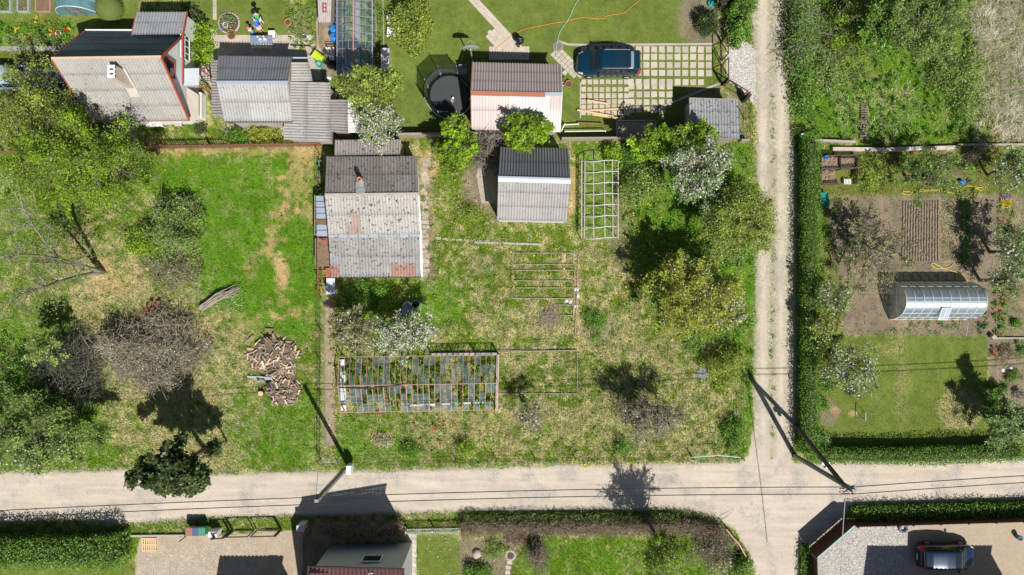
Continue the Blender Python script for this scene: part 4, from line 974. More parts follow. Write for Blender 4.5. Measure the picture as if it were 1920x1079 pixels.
def sheetfence(label, a, b, h, mat, nposts, pitch=.16, name='sheet_fence', cat='fence', rail=None):
    t = thing(name, label, cat, P(*a)); A, B = P(*a), P(*b)
    corr(MB(), A + Vector((0, 0, h)), B + Vector((0, 0, h)), B + Vector((0, 0, .08)), A + Vector((0, 0, .08)), pitch=pitch, amp=.02, base=(1, 1, 1), rows=1).build('panel', mat, t, True)
    d = (B - A).normalized(); nn = Vector((d.y, -d.x, 0)) * .07
    for i in range(nposts):
        p = A.lerp(B, i / max(1, nposts - 1)) + nn; MB().box(p.x, p.y, -.05, .07, .07, h, math.atan2(d.y, d.x)).build('post', m_steel, t)
    if rail: MB().beam(A + Vector((0, 0, h + .03)), B + Vector((0, 0, h + .03)), .08, .05).build('cap_rail', rail, t)
    return t
m_teal = M('teal_trim', (.3, .5, .5), .5, .08)
sheetfence('dark brown corrugated steel fence behind the shaded hedge, bottom right', (1588, 973), (1990, 961), 1.85, m_darkfence, 9)
sheetfence('dark brown steel sliding gate set diagonally at the lane corner', (1513, 1029), (1580, 971), 1.8, m_darkfence, 3, name='steel_gate', cat='gate', rail=m_teal)
sheetfence('short dark brown steel panel joining the gate and the long fence', (1580, 970), (1588, 973), 1.85, m_darkfence, 2)
sheetfence('dark brown steel fence running down from the diagonal gate', (1517, 1150), (1513, 1031), 1.8, m_darkfence, 4)
# timber and steel gates
def frame_gate(label, posts, h, legs, mat, w=.07, diag=True, zb=.12, name='frame_gate', mid=False):
    t = thing(name, label, 'gate', P(*posts[0]))
    for c in posts: p = P(*c); MB().box(p.x, p.y, -.05, w * 1.5, w * 1.5, h + .1).build('post', mat, t)
    for a_, b_ in legs:
        A, B = P(*a_), P(*b_); d = (B - A).normalized(); A = A + d * w; B = B - d * w; mb = MB(); u = Vector((0, 0, 1))
        mb.beam(A + u * zb, B + u * zb, w).beam(A + u * h, B + u * h, w).beam(A + u * zb, A + u * h, w * .9).beam(B + u * zb, B + u * h, w * .9)
        if diag: mb.beam(A + u * zb, B + u * h, w * .7)
        if mid: mb.beam(A + u * h * .55, B + u * h * .55, w * .7)
        mb.build('leaf_frame', mat, t)
    return t
frame_gate('dark framed double gate with diagonal braces at the slab driveway', [(1352, 78), (1353, 160)], 1.75, [((1352, 79), (1352.4, 117)), ((1352.5, 121), (1353, 159))], M('gate_brown', (.1, .06, .05), .6))
frame_gate('dark open frame fence bay between the double gate and the lane', [(1353, 160), (1393, 184)], 1.55, [((1355, 161), (1391, 183))], M('gate_brown'), diag=False, name='frame_gate')
frame_gate('black tubular double gate in front of the brown gravel yard', [(436, 995), (528, 993)], 1.45, [((437, 995), (479, 994)), ((481, 994), (527, 993))], m_steel, diag=False)
frame_gate('narrow black pedestrian gate beside the black double gate', [(411, 999), (432, 997)], 1.4, [((412, 999), (431, 997))], m_steel, diag=False, name='garden_gate')
post_fence('thin rusty fence between the corrugated shed and the lane', [(1396, 186), (1397, 262)], lin((1396, 186), (1397, 262), 3), 1.2, m_rust, (.3, 1.15))
mb = MB()
for k in range(2): mb.box(P(1394 + k * 2, 172 - k * 2).x, P(0, 188).y - k * .05, 0, .09, .5, 1.1, -.7)
single(mb, 'stacked_posts', 'two dark posts leaning at the lane end of the fence', 'posts', m_steel)
# wire fences round the central plot
post_fence('rusty wire fence with thin posts along the left of the central plot', [(603, 545), (602, 860)], lin((603, 560), (602, 860), 6), 1.3, m_rust, (.4, .85, 1.25))
post_fence('rusty wire fence with thin posts between clover lawn and old house', [(600, 285), (602, 540)], lin((600, 290), (602, 530), 5), 1.2, m_rust, (.4, 1.1))
tb = post_fence('low wire fence with slim dark posts along the lane below the straw grass', [(604, 868), (855, 861), (1100, 856), (1296, 856)], [(855, 861), (930, 860), (1002, 858), (1077, 857), (1150, 856), (1222, 856), (1295, 856)], 1.15, m_steel, (.3, .7, 1.1), r=.03)
tr = post_fence('fence corner with pale aqua top rail at the crossing', [(1297, 857), (1344, 855), (1388, 858)], [(1297, 857), (1344, 855), (1389, 858)], 1.0, m_steel, (.4,), r=.03)
mb = MB()
for a_, b_ in (((1297, 858, .98), (1344, 854, .98)), ((1344, 854, .98), (1389, 858, .98))): mb.tube([P(*a_), P(*b_)], .03)
mb.build('top_rail', M('aqua_rail', (.42, .75, .68), .5, .05), tr)
post_fence('weathered wire fence with thin posts in the hedge of the vertical lane', [(1386, 860), (1385, 700)], [(1386, 800), (1385, 745), (1386, 705)], 1.2, m_barkgrey, (.6, 1.1))
mb = MB(); mb.tube([P(604, 866, .5), P(634, 867, .5)], .025); p = P(604, 866); mb.tube([(p.x, p.y, 0), (p.x, p.y, .5)], .03); p = P(634, 867); mb.tube([(p.x, p.y, 0), (p.x, p.y, .5)], .03)
single(mb, 'marker_rail', 'short pale rail at the foot of the power pole', 'rail', m_galv)
rr = post_fence('bent pink handrail fence on the corner of the lower lane', [(1362, 985), (1378, 1008)], [(1358, 996), (1371, 1010), (1396, 1040)], .9, m_rust, ())
MB().tube([P(1362, 993, .9), P(1374, 1008, .9), P(1385, 1020, .9), P(1399, 1044, .9)], .045).build('top_rail', M('pink_rail', (.72, .38, .34), .6), rr)
def lowwall(label, pts, w, h, mat, name='garden_wall'):
    mb = MB(); q = [P(*p) for p in pts]
    for a_, b_ in zip(q, q[1:]): mb.beam(a_ + Vector((0, 0, h / 2 - .03)), b_ + Vector((0, 0, h / 2 - .03)), w, h + .06)
    return single(mb, name, label, 'wall', mat)
lowwall('weathered boarded wall below the trampoline', [(748, 257), (905, 255)], .16, 1.0, m_wood)
lowwall('boarded wall running from the pink cottage to the slab shed', [(1052, 264), (1160, 263), (1290, 265)], .12, .9, m_wood)
lowwall('boarded base from the flat-roofed shed toward the lane', [(1385, 266), (1400, 266)], .12, .7, m_wood)
lowwall('low rendered wall with pinkish coping between wild plot and vegetable garden', [(1558, 281), (1660, 282), (1790, 278)], .26, .35, M('pink_coping', (.55, .45, .4), .9, .3, 3, 10))
lowwall('thin pale kerb wall at the top right of the vegetable garden', [(1792, 273), (1960, 272)], .1, .35, m_conc)
lowwall('grey kerb wall at the top of the clipped hedge', [(1512, 264), (1600, 268)], .14, .4, m_conc)
lowwall('concrete kerb at the foot of the black gates', [(246, 1004), (345, 1003), (412, 1001)], .14, .2, m_conc)
lowwall('pale stone kerb at the right edge of the long ruined greenhouse', [(934, 664), (931, 770)], .2, .3, m_conc)
lowwall('pale stone kerb behind the long ruined greenhouse', [(808, 664), (934, 663)], .16, .3, m_conc)
lowwall('thin brown board edging right of the greenhouse', [(936, 660), (1082, 657)], .07, .18, m_wood, 'edging_board')
lowwall('long timber edging beside the bed frames', [(1084, 480), (1081, 570), (1078, 632)], .07, .12, m_wood, 'edging_board')
lowwall('pale edging kerb at the right of the mown lawn', [(1862, 634), (1960, 634)], .1, .15, m_conc, 'edging_kerb')
lowwall('grey sunken edging kerb under the gabled shed lawn', [(890, 455), (1020, 459)], .14, .08, m_conc, 'edging_kerb')
lowwall('timber rail along the vegetable strip near the long glasshouse', [(597, -40), (596, 95)], .1, .25, m_wood, 'edging_board')
lowwall('pale timber edging by the wooden shed roof near the blue barrels', [(595, 42), (597, 95)], .12, .2, m_newwood, 'edging_board')
for (a_, b_, l) in (((718, -20), (720, 85), 'thin board edging between glasshouse and reclining chairs'), ((704, -20), (706, 75), 'low board edging right beside the tall glasshouse')): lowwall(l, [a_, b_], .08, .12, m_wood, 'edging_board')

# bed frames in the straw lawn
for k, (x0, y0, x1, y1, w) in enumerate(((960, 475, 1075, 496, 'topmost of the timber bed frames, with a pale board inside'), (960, 507, 1077, 527, 'second timber bed frame from the top'), (960, 540, 1076, 560, 'third timber bed frame from the top'), (1040, 572, 1075, 592, 'short timber bed frame right of the brushwood pile'), (934, 657, 1082, 738, 'large thin sunken frame right of the ruined greenhouse'))):
    mb = MB(); ww = .06 if k < 4 else .04
    for a_, b_ in (((x0, y0), (x1, y0)), ((x1, y0), (x1, y1)), ((x1, y1), (x0, y1)), ((x0, y1), (x0, y0))): mb.beam(P(*a_) + Vector((0, 0, .05)), P(*b_) + Vector((0, 0, .05)), ww, .14)
    single(mb, 'bed_frame', w, 'bed frame', m_wood, group='timber bed frames in the straw lawn' if k < 4 else None)
p = P(1057, 484); single(MB().box(p.x, p.y, .02, .32, .62, .04), 'board', 'pale board lying in the topmost bed frame', 'board', m_newwood)
p = P(1071, 682); single(MB().box(p.x, p.y, .01, .1, .45, .06), 'brick', 'reddish brick block lying in the sunken frame', 'brick', m_rust)
for k, (x, y) in enumerate(((1081, 543), (1083, 555), (1080, 575), (1062, 565), (1070, 566), (1082, 624), (1040, 650), (1075, 478), (1090, 472))):
    p = P(x, y); single(MB().rock((p.x, p.y, 0), .16, .6, k + 40), 'stone', 'pale rough stone along the timber edging', 'stone', m_white if k < 5 else m_conc, group='pale stones along the edging')
# raised beds, top left
for k, (x0, x1, mt, pal, l) in enumerate(((2, 23, m_galv, 'fresh', 'raised bed with pale frame, full of green seedlings'), (37, 57, m_galv, 'sage', 'raised bed with pale frame and sparse grey seedlings'), (71, 98, M('terracotta_board', (.42, .25, .17), .8), None, 'raised bed with reddish frame and bare brown soil'))):
    t = thing('raised_bed', l, 'raised bed', P((x0 + x1) / 2, 0), 'raised beds by the blue tunnel'); mb = MB()
    for a_, b_ in (((x0, -40), (x1, -40)), ((x1, -40), (x1, 24)), ((x1, 24), (x0, 24)), ((x0, 24), (x0, -40))): mb.beam(P(*a_) + Vector((0, 0, .12)), P(*b_) + Vector((0, 0, .12)), .08, .3)
    mb.build('frame', mt, t); q = [P(*c) for c in rect(x0 + 1, -39, x1 - 1, 23)]; MB().prism([(v.x, v.y) for v in q], 0, .2).build('soil', M('bed_soil', (.2, .13, .09), .95, .3, 4, 20, .4, spec=.05), t)
    if pal: patch('seedlings', None, rect(x0 + 2, -38, x1 - 2, 22), .12, pal, 900 if k == 0 else 350, .1, seed=k, parent=t, z0=.2)
    nograss(rect(x0, -40, x1, 24), 1)
# timber framed sandbox
t = thing('planter_frame', 'timber framed bed by the driveway with dry grass', 'planter', P(1188, 242)); mb = MB()
for a_, b_ in (((1156, 228), (1228, 228)), ((1228, 228), (1228, 262)), ((1228, 262), (1156, 262)), ((1156, 262), (1156, 228))): mb.beam(P(*a_) + Vector((0, 0, .15)), P(*b_) + Vector((0, 0, .15)), .1, .3)
mb.build('frame', M('grey_board', (.4, .36, .31), .85), t); q = [P(*c) for c in rect(1158, 230, 1226, 260)]; MB().prism([(v.x, v.y) for v in q], 0, .2).build('soil', M('dry_soil', (.36, .3, .21), .95, .3, 3, 16, .3, spec=.05), t)
# compost bins
t = thing('compost_bin', 'slatted dark timber compost bins beside the clipped hedge', 'compost bin', P(1565, 318)); mk = M('dark_slats', (.17, .14, .115), .85, .25, 3, 24)
mb = MB()
for a_, b_ in (((1532, 296), (1602, 294)), ((1602, 294), (1600, 345)), ((1532, 348), (1572, 347)), ((1532, 296), (1532, 348)), ((1568, 296), (1568, 320)), ((1534, 320), (1602, 318))):
    A, B = P(*a_), P(*b_); d = (B - A).normalized(); n = int((B - A).length / .13)
    for i in range(n + 1): p = A.lerp(B, i / n); mb.box(p.x, p.y, 0, .09, .03, .85 if a_[0] < 1600 or b_[0] < 1600 else .7, math.atan2(d.y, d.x))
mb.build('slats', mk, t)
for (x0, y0, x1, y1, h, l) in ((1535, 298, 1566, 318, .5, 'compost'), (1536, 322, 1562, 346, .35, 'compost'), (1571, 298, 1600, 317, .3, 'compost')):
    q = [P(*c) for c in rect(x0, y0, x1, y1)]; mb = MB()
    mb.prism([(v.x, v.y) for v in q], 0, h)
    for k in range(14): mb.rock((q[0].x + (q[1].x - q[0].x) * rng.random(), q[0].y + (q[2].y - q[0].y) * rng.random(), h), .14, .5, k)
    mb.build(l, M('compost_soil', (.25, .18, .125), .95, .35, 4, 20, .4, spec=.05), t)
nograss(rect(1530, 292, 1604, 350), 0)

# ------------------------------------------------------------------ greenhouses
def pane(mb, a, b, c, d): mb.quad(a, b, c, d)
# long ruined greenhouse
G3 = thing('greenhouse', 'long ruined greenhouse with red frame and half its panes missing', 'greenhouse', P(785, 718))
A0, A1 = P(636, 670, 1.2), P(933, 666, 1.2); R0, R1 = P(633, 724, 2.0), P(932, 719, 2.0); B0, B1_ = P(640, 774, 1.2), P(930, 769, 1.2)
NB = 28; m_rf = M('red_frame', (.46, .25, .21), .7, .2, 3, 18)
fr = MB()
for p, q in ((A0, A1), (B0, B1_)): fr.beam(p, q, .045)
fr.beam(R0, R1, .05); fr.build('purlin', m_rf, G3)
for i in range(NB + 1):
    u = i / NB; a_, r_0, b_ = A0.lerp(A1, u), R0.lerp(R1, u), B0.lerp(B1_, u); w = .034 if i % 4 else .055
    MB().beam(a_, r_0, w, .05).beam(r_0, b_, w, .05).build('rafter', m_rf, G3)
    if i % 4 == 0:
        mb = MB()
        for p in (a_, b_): mb.beam(p, (p.x, p.y, 0), .07)
        if i in (0, NB): mb.beam(r_0, (r_0.x, r_0.y, 0), .06)
        mb.build('post', m_rf, G3)
gr = random.Random(11); mp = MB()
for side, (E0, E1) in enumerate(((A0, A1), (B0, B1_))):
    for i in range(NB):
        u0, u1 = (i + .06) / NB, (i + .94) / NB
        for v0, v1 in ((0, .33), (.33, .66), (.66, 1.0)):
            if gr.random() < (.55 if side else .42):
                f = lambda u, v: R0.lerp(R1, u).lerp(E0.lerp(E1, u), v) + Vector((0, 0, .035)); mp.quad(f(u0, v0 + .01), f(u1, v0 + .01), f(u1, v1), f(u0, v1))
for i in range(NB):
    for E0, E1 in ((B0, B1_), (A0, A1)):
        if gr.random() < .5: a_, b_ = E0.lerp(E1, (i + .06) / NB), E0.lerp(E1, (i + .94) / NB); mp.quad((a_.x, a_.y, .1), (b_.x, b_.y, .1), (b_.x, b_.y, 1.15), (a_.x, a_.y, 1.15))
mp.build('glazing', g_clear, G3)
MB().tube([P(637, 727, 2.02), P(690, 729, 2.05), P(750, 722, 2.0), P(770, 716, 1.9)], .05).build('fallen_flap', m_steel, G3)
mb = MB()
for x, w in ((645, .22), (640, .12)): a_, b_ = P(x, 674, 0), P(x + 2, 770, 0); MB().beam(a_ + Vector((0, 0, .1)), b_ + Vector((0, 0, .1)), w, .2).build('plinth', m_white, G3)
a_, b_ = P(770, 760, 0), P(925, 754, 0); MB().beam(a_ + Vector((0, 0, .1)), b_ + Vector((0, 0, .1)), .14, .15).build('plinth', m_white, G3)
patch('weeds', 'rank weeds growing inside the long ruined greenhouse', [(642, 674), (928, 670), (926, 764), (645, 768)], .45, 'fresh', 8500, .15, 31, clump=150)
patch('dandelions_inside', 'yellow dandelions flowering inside the ruined greenhouse', [(840, 672), (905, 672), (905, 755), (850, 755)], .45, 'yellow', 150, .09, 32, mat=m_petal, clump=22, up=1.5, aspect=1)
# polycarbonate tunnel
G4 = thing('greenhouse', 'arched polycarbonate greenhouse shining in the vegetable garden', 'greenhouse', P(1738, 564))
L0, L1 = P(1667, 0).x, P(1812, 0).x; yc = P(0, 564).y; hw = 1.38; hh = 2.35; NA = 18; arcs = lambda x: [Vector((x, yc + hw * math.cos(t), hh * math.sin(t) ** .9)) for t in [math.pi * i / NA for i in range(NA + 1)]]
mp = MB(); nseg = 9
for k in range(nseg):
    a_ = arcs(L0 + (L1 - L0) * k / nseg); b_ = arcs(L0 + (L1 - L0) * (k + 1) / nseg)
    mp.add([tuple(p) for p in a_ + b_], [(i, i + 1, NA + 2 + i, NA + 1 + i) for i in range(NA)])
gp = mp.build('glazing', g_poly, G4, True)
for x in (L0, L1):
    a_ = arcs(x); MB().add([tuple(p) for p in a_], [tuple(range(NA + 1))]).build('end_panel', g_poly, G4)
m_gal2 = M('pale_blue_steel', (.6, .72, .74), .4, .06, spec=.4)
for k in range(nseg + 1): MB().tube([p + Vector((0, 0, .015)) for p in arcs(L0 + (L1 - L0) * k / nseg)], .03, 6).build('hoop', m_gal2, G4, True)
mb = MB()
for i in (4, 8, 9, 13, 15): mb.tube([arcs(L0)[i] + Vector((0, 0, .01)), arcs(L1)[i] + Vector((0, 0, .01))], .018, 5)
for z in (1.9, 1.0): mb.tube([(L0, yc - .9 if z < 1.5 else yc - .5, z), (L0, yc + .9 if z < 1.5 else yc + .5, z)], .02)
for y in (-.45, .45): mb.tube([(L0 - .01, yc + y, 0), (L0 - .01, yc + y, 2.2)], .025)
mb.build('frame_bar', m_gal2, G4)
mb = MB(); x0, x1 = L0 + (L1 - L0) * 4 / nseg, L0 + (L1 - L0) * 5 / nseg; aa = arcs(x0)
p, q = aa[11] + Vector((0, -.02, .12)), aa[14] + Vector((0, -.3, .25))
for a_, b_ in ((p, p + Vector((x1 - x0, 0, 0))), (q, q + Vector((x1 - x0, 0, 0))), (p, q), (p + Vector((x1 - x0, 0, 0)), q + Vector((x1 - x0, 0, 0))), (p + Vector(((x1 - x0) / 2, 0, 0)), q + Vector(((x1 - x0) / 2, 0, 0)))): mb.beam(a_, b_, .05)
v_ = mb.build('roof_vent', m_gal2, G4); MB().quad(p, q, q + Vector((x1 - x0, 0, 0)), p + Vector((x1 - x0, 0, 0))).build('vent_pane', g_poly, v_)
for y in (-hw, hw): MB().beam((L0, yc + y, .05), (L1, yc + y, .05), .09, .12).build('plinth', m_newwood, G4)
q = [P(*c) for c in rect(1668, 533, 1811, 595)]; nograss(rect(1660, 528, 1815, 600), 0)
patch('seedlings', 'young plants inside the arched polycarbonate greenhouse', rect(1672, 575, 1808, 594), .3, 'fresh', 500, .12, 35)
# tall glasshouse, top
G1 = thing('greenhouse', 'tall glazed greenhouse with red-brown ribs beside the blue barrels', 'greenhouse', P(672, 60))
E0, E1 = P(632, -60, 1.5), P(632, 138, 1.5); F0, F1 = P(698, -60, 1.5), P(698, 141, 1.5); K0, K1 = P(663, -60, 2.3), P(662, 136, 2.3)
nr = 13
for k in range(nr + 1):
    u = k / nr; e_, f_, k_ = E0.lerp(E1, u), F0.lerp(F1, u), K0.lerp(K1, u)
    MB().beam(e_, k_, .05).beam(k_, f_, .05).beam(e_, (e_.x, e_.y, 0), .05).beam(f_, (f_.x, f_.y, 0), .05).build('rib', m_rf, G1)
mb = MB(); mb.beam(K0, K1, .07); mb.build('ridge_bar', m_rf, G1); mb = MB(); mb.beam(E0, E1, .06).beam(F0, F1, .06)
for u in (.35, .7): mb.beam(E0.lerp(K0, u), E1.lerp(K1, u), .025).beam(F0.lerp(K0, u), F1.lerp(K1, u), .025)
mb.build('eave_bar', m_galv, G1)
mp = MB(); up_ = Vector((0, 0, .03)); mp.quad(E0 + up_, E1 + up_, K1 + up_, K0 + up_).quad(K0 + up_, K1 + up_, F1 + up_, F0 + up_)
for a_, b_ in ((E0, E1), (F0, F1)): mp.quad((a_.x, a_.y, .02), (b_.x, b_.y, .02), b_, a_)
mp.poly([(E1.x, E1.y, .02), (F1.x, F1.y, .02), F1, K1, E1]); mp.build('glazing', g_film, G1)
mb = MB(); a_, b_ = P(668, -60), P(668, 135); mb.box(a_.x, (a_.y + b_.y) / 2, .01, .55, abs(a_.y - b_.y), .04); mb.build('walkway', m_conc, G1)
mb = MB(); a_ = P(652, 0); mb.box(a_.x, (P(0, -60).y + P(0, 135).y) / 2, .6, .08, 7.5, .05); mb.build('shelf_board', m_galv, G1)
nograss(rect(636, -60, 702, 140), 0)
patch('tomato_plants', 'rows of bright green plants inside the tall glazed greenhouse', rect(685, -50, 702, 130), .6, 'lime', 1300, .14, 41, clump=30)
patch('seedlings', 'low dark plants on the left inside the tall glazed greenhouse', rect(640, -50, 655, 130), .4, 'sage', 420, .12, 42, clump=26)
mb = MB(); p = P(654, 125, 0); mb.rock((p.x, p.y, 0), .5, .8, 3); single(mb, 'plastic_sheet', 'crumpled blue plastic sheet at the foot of the tall greenhouse', 'sheet', m_plastic('blue_sheet', (.08, .22, .36)))
# blue tunnel
G2 = thing('polytunnel', 'blue film polytunnel with white hoops at the top left', 'polytunnel', P(150, 5))
cx, hw2, h2 = P(152, 0).x, 1.55, 1.75; ys = [P(0, 29).y + .75 * k for k in range(5)]; ar = lambda y, s=1: [Vector((cx + hw2 * s * math.cos(t), y, .02 + h2 * s * math.sin(t))) for t in [math.pi * i / 14 for i in range(15)]]
for y in ys: MB().tube(ar(y, 1.0), .03, 6).build('hoop', m_white, G2, True)
mp = MB()
for a_, b_ in zip(ys, ys[1:]): p, q = ar(a_, 1.015), ar(b_, 1.015); mp.add([tuple(v) for v in p + q], [(i, i + 1, 16 + i, 15 + i) for i in range(14)])
mp.build('film', g_blue, G2, True); a_ = ar(ys[0] - .02); MB().add([tuple(v) for v in a_], [tuple(range(15))]).build('end_film', g_blue, G2)
mb = MB(); mb.beam((cx - .3, ys[0] - .06, 0), (cx - .3, ys[0] - .06, 1.6), .06).beam((cx + .5, ys[0] - .06, 0), (cx + .5, ys[0] - .06, 1.55), .06).beam((cx - .3, ys[0] - .06, .8), (cx + .5, ys[0] - .06, .8), .06); mb.build('door_frame', m_brown, G2)
# bare trellis tunnel
G5 = thing('tunnel_frame', 'bare tunnel frame of pale hoops and timber battens', 'tunnel frame', P(1126, 375))
xs0, xs1, ya, yb = 1091, 1160, 302, 447
hoopz = lambda u: .9 + .75 * math.sin(math.pi * u)
for k in range(8):
    y = ya + (yb - ya) * k / 7; pts = []
    for i in range(9): u = i / 8; pts.append(P(xs0 + (xs1 - xs0) * u, y + 1.5 * math.sin(u * 6), hoopz(u)))
    MB().tube([(pts[0].x, pts[0].y, 0)] + pts + [(pts[-1].x, pts[-1].y, 0)], .032, 5).build('hoop', M('pale_hoop', (.58, .62, .64), .6), G5, True)
for x in (0, .08, .32, .62, .84, 1.0): MB().beam(P(xs0 + (xs1 - xs0) * x + random.uniform(-1, 1), ya, hoopz(x) - .02), P(xs0 + (xs1 - xs0) * x + random.uniform(-1, 2), yb, hoopz(x) - .02), .075, .04).build('batten', M('grey_batten', (.42, .36, .32), .85), G5)

# ------------------------------------------------------------------ poles and wires
PT1 = P(593, 940, 8.8)
U1 = thing('power_pole', 'concrete power pole with white meter cabinet at the lane edge', 'power pole', (PT1.x, PT1.y, 0))
MB().box(PT1.x, PT1.y, -.2, .24, .2, 9.0).build('pole', m_poleconc, U1)
MB().box(PT1.x + .3, PT1.y + .02, .5, .35, .65, .9).build('meter_cabinet', m_white, U1, bevel=.02)
MB().tube([(PT1.x - .13, PT1.y + .09, 8.6), (PT1.x - .16, PT1.y + .12, 5), (PT1.x - .14, PT1.y + .12, 1.2)], .025).build('cable_drop', m_cable, U1)
mb = MB(); mb.beam((PT1.x, PT1.y - .28, 8.5), (PT1.x, PT1.y + .28, 8.5), .07)
for s_ in (-.22, .22): mb.lathe([(.05, 0), (.06, .1), (.03, .2), (0, .2)], PT1.x, PT1.y + s_, 8, 8.53)
mb.build('crossarm', m_steel, U1)
PT2 = P(1602, 921, 9.3)
U2 = thing('power_pole', 'dark power pole with diagonal strut at the lane crossing', 'power pole', (PT2.x, PT2.y, 0))
MB().box(PT2.x, PT2.y, -.2, .26, .22, 9.5).build('pole', m_poleconc, U2); p = P(1491, 796)
MB().beam((p.x, p.y, -.1), (PT2.x - .25, PT2.y + .2, 8.2), .22, .2).build('strut', m_poletimber, U2)
mb = MB(); mb.beam((PT2.x - .5, PT2.y - .2, 8.9), (PT2.x + .2, PT2.y + .25, 8.9), .06).beam((PT2.x - .6, PT2.y - .05, 8.6), (PT2.x, PT2.y, 8.6), .06)
for s_ in (-.22, .22): mb.lathe([(.05, 0), (.06, .1), (.03, .2), (0, .2)], PT2.x, PT2.y + s_, 8, 9.0)
mb.tube([(PT2.x - .35 + .3 * math.cos(t), PT2.y - .25, 8.7 + .3 * math.sin(t)) for t in np.linspace(0, 6, 9)], .02, 5); mb.build('crossarm', m_steel, U2)
mb = MB(); p = P(1545, 868, 4.2); mb.box(p.x, p.y, p.z, .55, .2, .3).box(p.x + .1, p.y - .2, p.z - .1, .2, .3, .4); mb.build('junction_box', m_galv, U2)
MB().tube([(PT2.x - .15, PT2.y + .1, 8.8), (PT2.x - .22, PT2.y + .2, 6), (PT2.x - .16, PT2.y + .14, 4), (PT2.x - .14, PT2.y + .13, .5)], .025).build('cable_drop', m_cable, U2)
def wire(label, a, b, sag, r=.028, n=16, mat=None, name='overhead_wire'):
    a, b = Vector(a), Vector(b); pts = [a.lerp(b, i / n) - Vector((0, 0, sag * 4 * (i / n) * (1 - i / n))) for i in range(n + 1)]
    return single(MB().tube(pts, r, 5), name, label, 'wire', mat or m_cable, origin=a)
FARL = P(-420, 985, 8.8); FARR = P(2500, 870, 9.0)
for s_, l in ((-.22, 'lower'), (.22, 'upper')):
    o = Vector((0, s_, .2)); z1 = Vector((PT1.x, PT1.y, 8.5)); z2 = Vector((PT2.x, PT2.y, 9.0))
    wire(f'{l} of the twin overhead wires left of the meter cabinet pole', FARL + o, z1 + o, .35)
    wire(f'{l} of the twin overhead wires between the two poles', z1 + o, z2 + o, .55)
    wire(f'{l} of the twin overhead wires right of the strutted pole', z2 + o, FARR + o, .5)
wire('thin service wire dropping from the strutted pole over the forecourt', Vector((PT2.x - .3, PT2.y - .2, 8.8)), P(1575, 1210, 6.5), .25, .025, mat=M('pale_cable', (.35, .36, .36)))
wire('thin service wire from the meter cabinet pole toward the clover lawn edge', Vector((PT1.x - .1, PT1.y + .3, 8.5)), P(596, 880, 7.0), .05, .012)
